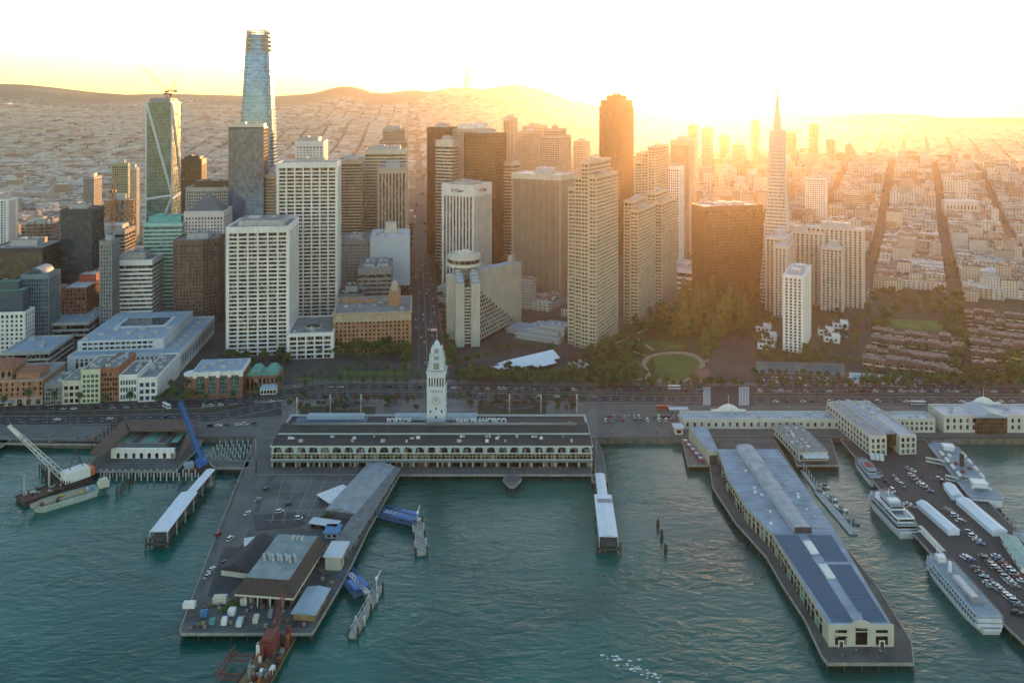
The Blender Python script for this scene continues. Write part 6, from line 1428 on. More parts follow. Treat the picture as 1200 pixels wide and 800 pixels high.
deck('landing_head', 'small deck joining the hall apron to the right landing', [(693,556.2),(694,564),(712,564),(706,530),(699,512.5)], PAVE)
# open gangways with blue trusses and dolphins
BLUE = plain('blue steel', (.03,.15,.42), .55, .2, .3)
def blue_gangway(label, p0, p1, n, hw=2.0):
    a, b_ = G(*p0), G(*p1); d = b_-a; L_ = d.length; t = thing('gangway', label, 'gangway', a, math.atan2(d.y, d.x))
    for s in range(n):
        y = s*(hw*2+1.6); m = MB(); m.box(0, y-hw, -1.6, L_, y+hw, -1.3); m.build('floor', WHITE if s else DECK, t)
        for w_ in (-hw, hw):
            m = MB(); m.bar((0,y+w_,1.3), (L_,y+w_,1.0), .2); m.bar((0,y+w_,-1.3), (L_,y+w_,-1.3), .25); k = int(L_/2.6)
            for i in range(k): m.bar((L_*i/k,y+w_,-1.3), (L_*(i+1)/k,y+w_,1.1), .13, 4); m.bar((L_*i/k,y+w_,-1.3), (L_*i/k,y+w_,1.2), .13, 4)
            m.build('truss', BLUE, t)
        m = MB(); m.box(L_*.5, y-hw+.4, 1.4, L_*.95, y+hw-.4, 1.7); m.build('cover', BLUE, t)
    return t
blue_gangway('pair of blue truss gangways from the walkway to the outer float', (444,601), (487,611), 2)
blue_gangway('blue truss gangway from the cream box building to the lower float', (399,672), (420,695), 2, 1.7)
def dolphin(label, p0, p1, hw, lamp=True):
    a, b_ = G(*p0), G(*p1); d = b_-a; L_ = d.length; t = thing('mooring_float', label, 'mooring float', a, math.atan2(d.y, d.x))
    m = MB(); m.box(-1, -hw, WZ-1, L_+1, hw, WZ+2.0); m.build('float', plain('wet concrete', (.30,.29,.25), .8, .3, .3), t)
    for i in range(5): m = MB(); x = L_*i/4; m.cyl(x, -hw-.4, -10, .6, .5, n=7); m.cyl(x, hw+.4, -10, -.2, .5, n=7); m.build('pile', PILEW if i % 2 else PILE, t)
    m = MB()
    for i in range(8): x = L_*i/8; m.bar((x,-hw,WZ+2.2), (x+L_/8,hw,-.6), .16, 4); m.bar((x,hw,WZ+2.2), (x,hw,-.4), .12, 4)
    m.bar((0,hw,-.4), (L_,hw,-.4), .12, 4); m.build('railing', STEEL, t)
    if lamp: m = MB(); m.cyl(L_*.9, 0, WZ, 4.5, .22, .15, 6); m.bar((L_*.9,0,4.5), (L_*.9+2.4,-1.4,7.2), .22, 5); m.cyl(L_*.9, 0, 4.2, 5.2, .8, .6, 8); m.build('lamp_mast', WHITE, t)
dolphin('outer mooring float at the end of the pair of blue gangways', (494,641), (489,606), 2.6)
dolphin('lower mooring float beside the second blue gangway', (414,736), (444,683), 1.8)
for i, (x, y) in enumerate(((771,617),(775.5,629),(780,646))):
    t = thing('mooring_piles', 'dark pile cluster in open water, %s' % ('farthest of the three', 'middle one of the three', 'nearest of the three')[i], 'pile cluster', G(x, y, WZ)); 
    for k in range(5): m = MB(); a = k*1.257; m.bar((1.1*math.cos(a),1.1*math.sin(a),-4), (.35*math.cos(a),.35*math.sin(a),4.2), .36, 6); m.build('pile', PILE, t)
    m = MB(); m.cyl(0, 0, 2.6, 3.4, .95, .8, 8); m.build('strap', WOOD, t)
# floating dock between the long pier and the parking pier
t = thing('floating_dock', 'narrow floating dock with small boats between the two long piers', 'floating dock', G(940,545)); a = G(940,545)
for i, (p, q, hw) in enumerate((((940,545),(958,570),1.2),((958,570),(1000,618),2.4))):
    P, Q = G(*p)-a, G(*q)-a; d = (Q-P).normalized(); v = Vector((-d.y, d.x, 0)); m = MB(); m.prism([tuple((P-v*hw)[:2]), tuple((Q-v*hw)[:2]), tuple((Q+v*hw)[:2]), tuple((P+v*hw)[:2])][::1], WZ-.5, WZ+.9); m.build('pontoon', plain('pontoon', (.36,.40,.40), .8, .3, .3), t)
    for k in range(6): r_ = P.lerp(Q, k/6)+v*hw; m = MB(); m.cyl(r_.x, r_.y, -9, 1.2, .3, n=6); m.build('pile', PILEW, t)
# old shed at left: brown ruin of a roof round a yard, white end wall
def old_shed():
    c = G(170, 537); t = thing('half_demolished_shed', 'half torn down pier shed with a brown ring of roof and a white end wall', 'building', c); rm = plain('rusty brown roof', (.12,.075,.055), .9, .4, .3)
    P = lambda x, y, z=0: tuple(G(x, y, z)-c)
    def leg(a, b_, c_, d, h, name='roof'): m = MB(); V = [G(*q, h)-c for q in (a, b_, c_, d)]; m.prism([(v.x, v.y) for v in V] if area(V) > 0 else [(v.x, v.y) for v in V][::-1], h-1.0, h); m.build(name, rm, t)
    leg((146,491),(232,491),(228,504),(150,504), 9); leg((146,491),(152,504),(122,532),(105,530), 9); leg((228,504),(233,493),(233,508),(207,541), 9) if False else leg((220,505),(233,500),(226,516),(206,540), 8)
    m = MB(); V = [G(130,537)-c, G(204,537)-c]; m.box(V[0].x, V[0].y-.0, 0, V[1].x, V[0].y+2, 6.5); m.build('end_wall', WHITE, t)
    for i in range(8): m = MB(); x = V[0].x+4+i*5.2; m.box(x, V[0].y-.15, .3, x+2, V[0].y+.05, 3.6); m.build('opening', GDARK, t)
    m = MB(); V = [G(142,520)-c, G(212,508)-c]; m.box(V[0].x, V[0].y-8, 0, V[1].x, V[0].y+30, 4); m.build('inner_hall', GREY, t)
    for i in range(5): m = MB(); x = V[0].x+2+i*9; m.box(x, V[0].y-7, 4, x+4.5, V[0].y+26, 4.5); m.build('roof_patch', ROOFD if i % 2 else COPPER, t)
    for s, (a, b_) in enumerate((((108,530),(147,493)),((207,540),(232,508)))):
        A, B_ = G(*a)-c, G(*b_)-c; k = 9
        for i in range(k): p = A.lerp(B_, i/k); m = MB(); m.cbox(p.x, p.y, 0, .5, .5, 7.8); m.build('post', WOOD, t)
old_shed()
# bare piles of the vanished pier: one object each
def piles(pts, mat, h, label, group, r=.5):
    m = MB(); m.cyl(0, 0, -6, h, r, r*.9, 7, 0); m.cyl(0, 0, h, h+.3, r*1.05, r*.8, 7, 0); o0 = m.build('pile', mat); me = o0.data; bpy.data.objects.remove(o0)
    for x, y in pts: o = bpy.data.objects.new('pile', me); C.objects.link(o); tag(o, label, 'pile', group, loc=G(x+R.uniform(-.4,.4), y+R.uniform(-.3,.3), WZ+3)); o.scale = (1, 1, R.uniform(.8, 1.15))
piles([(118+i*7.4+j*3.5, 553+j*4.6) for j in range(2) for i in range(16)], PILEW, 1.6, 'white topped pile in the double row under the torn down shed', 'white topped piles at left')
piles([(258+i*6.6-j*4, 518+j*4.4) for j in range(6) for i in range(7)], PILEW, 1.2, 'pale stub pile in the grid between the shed and the hall', 'pile grid left of the hall')
piles([(136+i*2.4, 576-i*1.9) for i in range(9)], PILE, 2.2, 'dark weathered pile in the short row in open water', 'dark piles in open water', .45)
piles([(46+i*2.9+(j*4), 548+j*6+i*.3) for j in range(4) for i in range(9)], PILE, 2.4, 'dark pile of the old landing behind the crane barge', 'dark piles behind the crane barge', .4)
# ---------------------------------------------------------------- ships, barges
HULLW = plain('white ship paint', (.70,.72,.74), .45, .1, .15, streak=.08); DECKB = plain('blue grey ship deck', (.20,.28,.33), .7, .25, .3); NAVY = plain('dark hull band', (.03,.05,.08), .5, .2, .3)
def hullplan(L_, B_, bow=.3, stern=.75, n=10):
    P = []
    for i in range(n+1):
        q = i/n; x = -L_/2+L_*q
        wd = B_/2*min(1, (stern+(1-stern)*min(1, q/.2)))*(1 if q < 1-bow else max(0.0, math.cos((q-(1-bow))/bow*math.pi/2))**.8)
        P.append((x, -wd))
    return P+[(x, -y) for x, y in P[::-1] if abs(y) > 1e-3]
def ship(name, label, bowp, sternp, B_, decks, hull_h, extra=None, hullm=None, bow=.3, stern=.75, cat='ship', round_both=False):
    a, b_ = G(*bowp, WZ), G(*sternp, WZ); d = a-b_; L_ = d.length; t = thing(name, label, cat, ((a.x+b_.x)/2, (a.y+b_.y)/2, WZ), math.atan2(d.y, d.x))
    P = hullplan(L_, B_, bow, stern)
    m = MB(); Q = [(x*.95, y*.86) for x, y in P]; m.prism(Q, -1.2, hull_h, 0, top=P); m.prism([(x*.985, y*.97) for x, y in P], hull_h-.02, hull_h+.02, 1); m.build('hull', [hullm or HULLW, DECKB], t)
    m = MB(); m.ring([(x*.955, y*.88) for x, y in P], .14, .1, .7, inner=-.1) ; m.build('waterline', NAVY, t)
    m = MB(); m.ring(P, .12, hull_h-.2, hull_h+.9, inner=-.02); m.build('bulwark', hullm or HULLW, t)
    z = hull_h
    for i, (x0, x1, wf, h, win) in enumerate(decks):
        X0, X1 = -L_/2+L_*x0, -L_/2+L_*x1; w_ = B_*wf/2; bl = min(6, (X1-X0)*.2)
        pl = [(X0,-w_*.92),(X0+bl*.5,-w_),(X1-bl,-w_),(X1,-w_*.4),(X1,w_*.4),(X1-bl,w_),(X0+bl*.5,w_),(X0,w_*.92)]
        m = MB(); m.prism(pl, z, z+h, 0); m.build('deckhouse', HULLW, t)
        rl = MB(); q = offset(pl, .3)
        for A_, B_2 in zip(q, q[1:]+q[:1]):
            rl.bar((*A_, z+h+1.15), (*B_2, z+h+1.15), .06, 4); ln = math.dist(A_, B_2); kk = max(1, int(ln/2.2))
            for jj in range(kk): rl.bar((A_[0]+(B_2[0]-A_[0])*jj/kk, A_[1]+(B_2[1]-A_[1])*jj/kk, z+h+.1), (A_[0]+(B_2[0]-A_[0])*jj/kk, A_[1]+(B_2[1]-A_[1])*jj/kk, z+h+1.15), .05, 3)
        rl.build('railing', HULLW, t)
        m = MB(); m.prism(offset(pl, .5), z+h, z+h+.18); m.build('deck', DECKB if i % 2 == 0 or i == len(decks)-1 else HULLW, t)
        if win == 'band': m = MB(); m.ring(pl, .08, z+h*.35, z+h*.78, inner=-.02); m.build('window_band', GDARK, t)
        elif win:
            k = int((X1-bl-X0-2)/2.4)
            for s in (-1, 1):
                for j in range(min(k, 40)): m = MB(); x = X0+2+j*2.4; y = s*w_; m.box(x, y-.06, z+h*.35, x+1.3, y+.06, z+h*.8); m.build('window', GDARK, t)
        z += h+.18
    if extra: extra(t, L_, B_, z)
    return t
def yacht_top(t, L_, B_, z):
    m = MB(); m.cyl(L_*.02, 0, z, z+5, .25, .1, 6); m.bar((L_*.02,-2.5,z+3), (L_*.02,2.5,z+3), .15); m.build('mast', WHITE, t); m = MB(); m.box(-L_*.14, -B_*.25, z, -L_*.05, B_*.25, z+1.4); m.build('funnel', HULLW, t)
    m = MB(); m.box(-L_*.38, -B_*.34, z-2.6, -L_*.22, B_*.34, z-2.4); m.build('sun_deck', plain('teal deck glass', (.04,.12,.16), .2, .2, .3), t)
ship('motor_yacht', 'large white yacht with a sharp bow moored left of the car park pier', (1021,584), (1066,632), 12.5, [(.06,.86,.92,2.8,'band'),(.1,.76,.82,2.6,'band'),(.3,.66,.6,2.3,'band')], 3.8, yacht_top, bow=.34, stern=.9)
ship('motor_yacht', 'smaller white yacht with a red striped awning near the root of the car park pier', (1004,541), (1027,571), 8, [(.08,.8,.84,2.4,'band'),(.2,.62,.66,2.1,'band')], 2.6, lambda t, L_, B_, z: [MB().box(-L_*.18+i*1.6, -B_*.28, z, -L_*.18+i*1.6+.8, B_*.28, z+.25).build('awning', plain('flag red', (0,0,0)), t) for i in range(5)], bow=.34, stern=.9)
def paddle_top(t, L_, B_, z):
    m = MB(); m.cbox(L_*.30, 0, z, 4, 4, 2.6); m.build('wheelhouse', HULLW, t); m = MB(); m.cyl(L_*.14, 0, z, z+5, .9, .8, 10); m.build('funnel', WHITE, t)
    for i in range(6): m = MB(); m.cbox(L_*(.02-i*.05), 0, z, 2.6, 3.2, 1.7); m.build('life_raft_box', plain('pinkish white box', (.62,.57,.57), .7, .15, .4), t)
    m = MB(); m.cyl(L_*.36, 0, z, z+7, .15, n=5); m.build('mast', WHITE, t); m = MB(); m.box(-L_*.3, -3, z, -L_*.2, 3, z+1.2); m.build('vent_house', GREY, t)
t = ship('excursion_ship', 'long white excursion ship with round stern, lowest on the right, beside the car park pier', (1089,658), (1163,745), 13, [(.03,.93,.95,2.4,True),(.03,.88,.88,2.3,True)], 2.4, paddle_top, bow=.3, stern=.62)
lettering('CALIFORNIA HORNBLOWER', 1.9, NAVY, t, (2,-6.6,1.0), (H90,0,0), .06)
def ferry_top(t, L_, B_, z):
    for x, w_ in ((.30,5),(-.33,6)): m = MB(); m.cbox(L_*x, 0, z, w_, w_*1.3, 2.8); m.cbox(L_*x, 0, z+2.8, w_+1, w_*1.3+1, .25); m.build('wheelhouse', HULLW, t)
    m = MB(); m.cyl(0, 0, z, z+8, 1.5, 1.4, 12); m.build('funnel', DARK, t)
    for i in range(5): m = MB(); m.cbox(L_*(-.12+i*.07), 3-(i%2)*6, z, 2, 2, 1.5); m.build('vent_house', plain('dull red paint', (.22,.05,.06), .7, .2, .4) if i < 3 else WHITE, t)
    for s in (-1, 1):
        for i in range(4): m = MB(); x = L_*(-.2+i*.12); m.box(x, s*B_*.36-.8, z+.2, x+5.5, s*B_*.36+.8, z+1.3); m.build('lifeboat', WHITE, t)
    A = [(-L_*.40+6*math.cos(a*.35), 5.2*math.sin(a*.35)) for a in range(-4, 5)]
    m = MB()
    for p, q in zip(A, A[1:]): m.bar((p[0],p[1],z+.6), (q[0],q[1],z+.6), .7, 6)
    m.build('curved_rail', HULLW, t)
t = ship('old_ferry', 'huge old white ferry with blue grey top deck, right of the car park pier', (1101,527), (1158,597), 19, [(.02,.98,.97,3.6,True),(.30,.72,.5,1.6,'band')], 2.0, ferry_top, bow=.22, stern=.55)
m = MB()
for y in (-5, -2.5, 2.5, 5): m.bar((-46,y,1), (-66,y,1), .4)
for x in range(-66, -45, 5): m.bar((x,-5,1), (x,5,1), .3); m.cyl(x, 5, -6, 3, .4, n=6); m.cyl(x, -5, -6, 3, .4, n=6)
m.build('docking_frame', PILE, t)
ship('ferry_boat', 'white and green boat partly cut by the right edge', (1187,628), (1225,672), 9, [(.05,.85,.9,2.6,'band'),(.1,.6,.7,2.2,'band')], 2.4, None)
# gangways from the car park pier to the ships
for p0, p1, lb in (((1078,622),(1106,652),'covered white gangway leading down to the excursion ship'),((1085,541),(1108,546),'short pale gangway to the old ferry'),((1108,562),(1124,566),'second pale gangway to the old ferry')):
    a, b_ = G(*p0), G(*p1); d = b_-a; t = thing('gangway', lb, 'gangway', a, math.atan2(d.y, d.x)); m = MB(); m.box(0, -1, .6, d.length, 1, .8); m.build('floor', WHITE, t); m = MB(); m.box(0, -1.1, 3.0, d.length, 1.1, 3.2); m.build('roof', CREAM, t)
    for i in range(5): m = MB(); m.bar((d.length*i/4,-1,.0), (d.length*i/4,-1,3), .12); m.bar((d.length*i/4,1,0), (d.length*i/4,1,3), .12); m.build('post', STEEL, t)
# small boats at the floating dock
for i, (x, y) in enumerate(((966,570),(961,577),(974,584),(985,596),(998,611))):
    a = G(x, y, WZ); t = thing('small_boat', ('white skiff with a dark cabin at the head of the floating dock','small grey launch on the left of the floating dock','white skiff halfway down the floating dock','pale launch near the outer end of the floating dock','blue grey workboat at the tip of the floating dock')[i], 'boat', a, 2.2)
    m = MB(); P = hullplan(7+i*.6, 2.6, .4, .85, 6); m.prism([(x_*.9, y_*.8) for x_, y_ in P], -.3, .9, top=P); m.build('hull', HULLW if i != 4 else DECKB, t); m = MB(); m.cbox(-.3, 0, .9, 2.6, 1.7, 1.2); m.build('cabin', GDARK if i == 0 else GREY, t)
# ---- crane barges at left
def barge(name, label, p0, p1, B_, h, mat, cat='barge'):
    a, b_ = G(*p0, WZ), G(*p1, WZ); d = b_-a; L_ = d.length; t = thing(name, label, cat, ((a.x+b_.x)/2, (a.y+b_.y)/2, WZ), math.atan2(d.y, d.x)); P = rect(L_, B_)
    m = MB(); m.prism([(x*.96, y*.96) for x, y in P], -1, h, top=P); m.build('hull', mat, t); m = MB(); m.ring(P, .15, h-.3, h+.5, inner=-.15); m.build('edge', WOOD, t); return t, L_
RUSTY = plain('rusty deck', (.13,.065,.045), .9, .4, .4)
t, L_ = barge('crane_barge', 'rusty crane barge with a long pale boom at left', (23,590), (104,561), 13, 2.2, RUSTY)
m = MB(); m.cbox(L_*.30, 0, 3.2, 15, 8, 6); m.cbox(L_*.30, 0, 9.2, 13, 7, .8); m.build('crane_cab', WHITE, t); m = MB(); m.cbox(L_*.30+8.8, 0, 3.4, 3, 8, 5); m.build('counterweight', plain('orange paint', (.6,.16,.04), .6, .2, .3), t)
m = MB(); m.cyl(L_*.30, 0, 2.2, 3.3, 4, n=14); m.build('turntable', DARK, t)
# boom: reaches up and to the left over the water
inv = (Matrix.Translation(t.location) @ Matrix.Rotation(t.rotation_euler[2], 4, 'Z')).inverted(); tipw = G(12,498); yy = G(78,575).y+6; tipw = Vector(((10-600)/F*yy, yy, HC-(498-HZ)*yy/F)); tip = inv @ tipw; root = Vector((L_*.16, 0, 5))
def latt(mb, p, q, r0, r1, n):
    d = (q-p).normalized(); u = d.orthogonal().normalized(); v = d.cross(u)
    C4 = lambda c, r: [c+u*r+v*r, c+u*r-v*r, c-u*r-v*r, c-u*r+v*r]
    A, B_ = C4(p, r0), C4(q, r1)
    for k in range(4): mb.bar(A[k], B_[k], .17)
    for i in range(n):
        for k in range(4): mb.bar(A[k].lerp(B_[k], i/n), A[(k+1)%4].lerp(B_[(k+1)%4], (i+1)/n), .1, 3)
m = MB(); latt(m, root, tip, 1.6, .7, 12); m.bar(tip+Vector((0,0,-.4)), tip+(tip-root).normalized()*-9+Vector((0,0,-.2)), 1.0); m.build('boom', WHITE, t)
m = MB(); top = Vector((L_*.30, 0, 22)); m.bar((L_*.3-4,0,9), top, .3); m.bar((L_*.3+5,0,9), top, .3); m.bar(top, tip, .12, 3); m.bar(top, (L_*.42,0,9), .12, 3); m.build('gantry', DARK, t)
for x in (-.4, -.05): m = MB(); m.cyl(L_*x, 4, -5, 14, .6, n=8); m.build('spud_post', plain('pale spud', (.42,.42,.40), .7, .3, .4), t)
rr = random.Random(6)
for i in range(16): m = MB(); m.cbox(rr.uniform(-.45,.15)*L_, rr.uniform(-5,5), 2.2, rr.uniform(1,4), rr.uniform(1,3), rr.uniform(.6,2)); m.build('deck_gear', [RUSTY, GREY, CREAM, DARK][i % 4], t)
t = ship('work_ship', 'pale green white work ship with a square bow lying along the crane barge', (39,600), (113,578), 11, [], 3.2, None, hullm=plain('greenish white hull', (.46,.54,.48), .6, .2, .3, streak=.15), bow=.14, stern=.85); L_ = 62
m = MB(); m.cbox(L_*-.34, 0, 3.2, 6, 5, 3.2); m.cbox(-L_*.34, 0, 6.4, 4.5, 4, 1.6); m.build('wheelhouse', CREAM, t); m = MB(); m.box(-L_*.2, -3, 3.2, L_*.3, 3, 4.4); m.build('hatch', plain('tan hatch', (.32,.27,.19), .8, .3, .4), t)
for i in range(12): m = MB(); m.cbox(rr.uniform(-.2,.42)*L_, rr.uniform(-3.5,3.5), 3.2, rr.uniform(1,3), rr.uniform(1,2.4), rr.uniform(.8,2.4)); m.build('deck_gear', [RUSTY, WHITE, plain('yellow gear', (.5,.4,.06), .7, .2, .3), GREY][i % 4], t)
t, L_ = barge('crane_barge', 'brown barge with a tall blue boom between the torn down shed and the hall', (212,553), (247,545), 15, 2.0, RUSTY)
inv = (Matrix.Translation(t.location) @ Matrix.Rotation(t.rotation_euler[2], 4, 'Z')).inverted(); yy = t.location.y; r0 = inv @ Vector(((236-600)/F*yy, yy, 3)); tp = inv @ Vector(((211-600)/F*yy, yy, HC-(470-HZ)*yy/F))
m = MB(); latt(m, r0, tp, 1.9, 1.0, 12); m.bar(r0, r0.lerp(tp, .97), 1.5, 4, r2=.7); m.build('boom', BLUE, t); m = MB(); m.cbox(r0.x, r0.y, 2, 7, 5, 4); m.bar((r0.x,r0.y,6), (r0.x+3,r0.y,14), .3); m.build('crane_cab', BLUE, t)
m = MB(); m.cbox(-L_*.25, 0, 2, 6, 5, 3); m.build('winch_house', plain('pale blue paint', (.30,.40,.48), .6, .2, .3), t)
for i in range(10): m = MB(); m.cbox(rr.uniform(-.45,.4)*L_, rr.uniform(-6,6), 2.0, rr.uniform(1,3), rr.uniform(.8,2), rr.uniform(.6,1.5)); m.build('deck_gear', [RUSTY, ORANGE, GREY, DARK][i % 4], t)
# red barge at the bottom edge
t, L_ = barge('dredge_barge', 'cluttered red and tan dredging barge cut by the bottom edge', (285,828), (334,742), 13, 2.4, plain('tan deck paint', (.24,.16,.07), .85, .3, .3))
RED = plain('dull red steel', (.20,.045,.035), .75, .3, .4)
m = MB(); m.cbox(L_*.16, 1, 2.4, 9, 7, 6); m.cbox(L_*.16, 1, 8.4, 7, 5, 1.5); m.build('crane_house', RED, t)
m = MB(); latt(m, Vector((L_*.22,1,6)), Vector((L_*.60,2,17)), 1.3, .6, 9); m.build('boom', RED, t)
m = MB(); latt(m, Vector((L_*.0,6.6,4)), Vector((-L_*.02,16,4)), 1, 1, 5); latt(m, Vector((-L_*.3,16,4)), Vector((L_*.12,16,4)), 1, 1, 8); latt(m, Vector((-L_*.26,6.6,4)), Vector((-L_*.26,16,4)), 1, 1, 5); m.build('side_frame', RED, t)
for i in range(84): m = MB(); x, y = rr.uniform(-.48,.46)*L_, rr.uniform(-6,6); m.cbox(x, y, 2.4, rr.uniform(.5,3.2), rr.uniform(.5,2.0), rr.uniform(.5,2.6) if i % 9 else 5.5); m.build('deck_gear', [RED, WHITE, RED, GREY, DARK, RUSTY, ORANGE][i % 7], t)
for i in range(5): m = MB(); m.cyl(-L_*.4+i*L_*.2, -6.1, 2.4, 4.6+i%2, .5, n=8); m.build('bollard', RED, t)
# ---------------------------------------------------------------- the town behind: blocks of lesser buildings
def facade(name, cols, bw=3.2, fh=3.3, wcol=(.035,.037,.04), ww=.36, wh=.42):
    """wall with small window openings, for buildings far enough for each to be a pixel or two"""
    if name in MC: return MC[name]
    m, t, p = _mat(name); L = t.links.new
    tc = _n(t, 'ShaderNodeTexCoord'); ge = _n(t, 'ShaderNodeTexCoord'); sx = _n(t, 'ShaderNodeSeparateXYZ'); L(tc.outputs['Object'], sx.inputs[0]); sn = _n(t, 'ShaderNodeSeparateXYZ'); L(ge.outputs['Normal'], sn.inputs[0])
    def mt(op, a, b_=None):
        n = _n(t, 'ShaderNodeMath', operation=op)
        for i, q in enumerate((a, b_)):
            if q is None: continue
            if isinstance(q, (int, float)): n.inputs[i].default_value = q
            else: L(q, n.inputs[i])
        return n.outputs[0]
    ax = mt('ABSOLUTE', sn.outputs[0]); ay = mt('ABSOLUTE', sn.outputs[1])
    h = mt('ADD', mt('MULTIPLY', sx.outputs[0], ay), mt('MULTIPLY', sx.outputs[1], ax))
    fx = mt('FRACT', mt('ADD', mt('DIVIDE', h, bw), 100.2)); fz = mt('FRACT', mt('DIVIDE', sx.outputs[2], fh))
    inx = mt('LESS_THAN', mt('ABSOLUTE', mt('SUBTRACT', fx, .5)), ww/2); inz = mt('LESS_THAN', mt('ABSOLUTE', mt('SUBTRACT', fz, .55)), wh/2); win = mt('MULTIPLY', inx, inz)
    oi = _n(t, 'ShaderNodeObjectInfo'); rp = _n(t, 'ShaderNodeValToRGB'); rp.color_ramp.interpolation = 'CONSTANT'; e = rp.color_ramp.elements
    e[0].position = 0; e[0].color = (*cols[0], 1); e[1].position = 1/len(cols); e[1].color = (*cols[1], 1)
    for i in range(2, len(cols)): x = e.new(i/len(cols)); x.color = (*cols[i], 1)
    L(oi.outputs['Random'], rp.inputs[0])
    n1 = _n(t, 'ShaderNodeTexNoise'); n1.inputs['Scale'].default_value = .15; L(tc.outputs['Object'], n1.inputs[0]); mr = _n(t, 'ShaderNodeMapRange'); mr.inputs[3].default_value = .72; mr.inputs[4].default_value = 1.15; L(n1.outputs[0], mr.inputs[0])
    vm = _n(t, 'ShaderNodeVectorMath', operation='SCALE'); L(rp.outputs[0], vm.inputs[0]); L(mr.outputs[0], vm.inputs['Scale'])
    mx = _n(t, 'ShaderNodeMix', data_type='RGBA'); L(win, mx.inputs[0]); L(vm.outputs[0], mx.inputs[6]); mx.inputs[7].default_value = (*wcol, 1); L(mx.outputs[2], p.inputs['Base Color'])
    rr_ = _n(t, 'ShaderNodeMapRange'); rr_.inputs[3].default_value = .85; rr_.inputs[4].default_value = .2; L(win, rr_.inputs[0]); L(rr_.outputs[0], p.inputs['Roughness'])
    MC[name] = m; return m
PALE = [(.56,.52,.46), (.50,.47,.43), (.60,.58,.55), (.44,.37,.29), (.52,.44,.36), (.36,.33,.30), (.58,.55,.46), (.34,.22,.16)]
FW = facade('house wall', PALE); FW2 = facade('block wall', [(.48,.42,.35),(.40,.34,.28),(.54,.50,.44),(.33,.25,.19),(.45,.42,.40),(.38,.30,.22)], 3.6, 3.6, ww=.42)
FWs = [facade('far wall %d' % i, [PALE[i], tuple(c*.94 for c in PALE[i])]) for i in range(8)]
RFo = by_object('house roof', [(.34,.34,.34),(.44,.44,.44),(.16,.15,.14),(.50,.50,.50),(.24,.16,.12),(.30,.22,.17),(.10,.10,.10)], .95, .35, .2)
RFs = [plain('far roof %d' % i, c, .95, .35, .1) for i, c in enumerate([(.36,.36,.36),(.48,.48,.48),(.15,.14,.13),(.54,.54,.54),(.28,.19,.14),(.08,.08,.08)])]
CR = random.Random(21)
def free(x, y, r):
    for hx, hy, hr, _ in HERO:
        if (x-hx)**2+(y-hy)**2 < (hr+r)**2: return False
    return True
def in_view(x, y): q = 600+F*x/y; return -90 < q < 1290
CAND = []
def fill_grid(grid, org, zone, block_u, block_r, st_u, st_r, lot, hfun, umax, rmin, rmax, name):
    u, r, rz = axes(grid)
    for i in range(int(umax/(block_u+st_u))+1):
        for j in range(rmin, rmax):
            b0 = org+u*(i*(block_u+st_u))+r*(j*(block_r+st_r)); cc = b0+u*block_u/2+r*block_r/2
            if cc.y < 500 or not in_view(cc.x, cc.y) : continue
            a = 0.0
            far = cc.y > 2600; lt = lot*(1.0 if cc.y < 1800 else 1.15 if cc.y < 2600 else 1.45 if cc.y < 4200 else 2.1)
            while a < block_u-4:
                lu = min(CR.uniform(.7, 1.6)*lt, block_u-a)
                if block_u-a-lu < 5: lu = block_u-a
                c_ = 0.0
                while c_ < block_r-4:
                    dep = min(CR.uniform(.9, 1.9)*lt, block_r-c_)
                    if block_r-c_-dep < 6: dep = block_r-c_
                    p = b0+u*(a+lu/2)+r*(c_+dep/2); x, y = p.x, p.y; sz = max(lu, dep)*.5
                    px = 600+F*x/y
                    if y > 850 and zone(px, x, y) and in_view(x, y) and free(x, y, sz*.9):
                        if CR.random() > (.06 if not far else .12):
                            hh = hfun(px, x, y)
                            CAND.append((name, grid, x, y, lu-.5, dep-.5, hh, rz))
                    c_ += dep
                a += lu
def park_excl(px, y):
    row = HZ+F*HC/y
    return (1008 < px < 1132 and 340 < row < 452) or (px > 1120 and row > 352) or (690 < px < 1010 and row > 300)
MK = lambda y: A0.x+(y-A0.y)*UA.x/UA.y                                # the avenue's x at a given y
def zR(px, x, y): return x > MK(y)+28 and not park_excl(px, y)
def zL(px, x, y): return x < MK(y)-28 and HZ+F*HC/y < 345
def hR(px, x, y):
    core = math.exp(-((px-700)/170)**2)*math.exp(-((y-1500)/700)**2)
    h = CR.uniform(8, 15)
    if CR.random() < .10+.5*core: h = CR.uniform(16, 34)+core*CR.uniform(0, 45)
    if px > 930 and CR.random() < .03: h = CR.uniform(22, 36)
    if 760 < px < 960 and y > 1700 and CR.random() < .14: h = CR.uniform(20, 38)
    if y > 3200: h = CR.uniform(8, 14)
    return h
def hL(px, x, y):
    h = CR.uniform(7, 15)
    if CR.random() < .10 and y < 2600: h = CR.uniform(16, 30)
    if 300 < px < 480 and y < 2300 and CR.random() < .4: h = CR.uniform(25, 62)
    if px < 130 and y < 1500 and CR.random() < .3: h = CR.uniform(18, 40)
    if y > 3200: h = CR.uniform(7, 12)
    return h
LR = G(1002, 425)                                                     # a street line on the right
orgB = LR-UB*300-RB*0; fill_grid('B', orgB, zR, 118, 84, 17, 18, 15, hR, 5600, -34, 26, 'house')
orgA = G(300, 440)+RA*0; fill_grid('A', orgA, zL, 150, 84, 20, 18, 21, hL, 5200, -34, 12, 'low_building')
def size(c): return c[4]*c[6]/(c[3]**2)
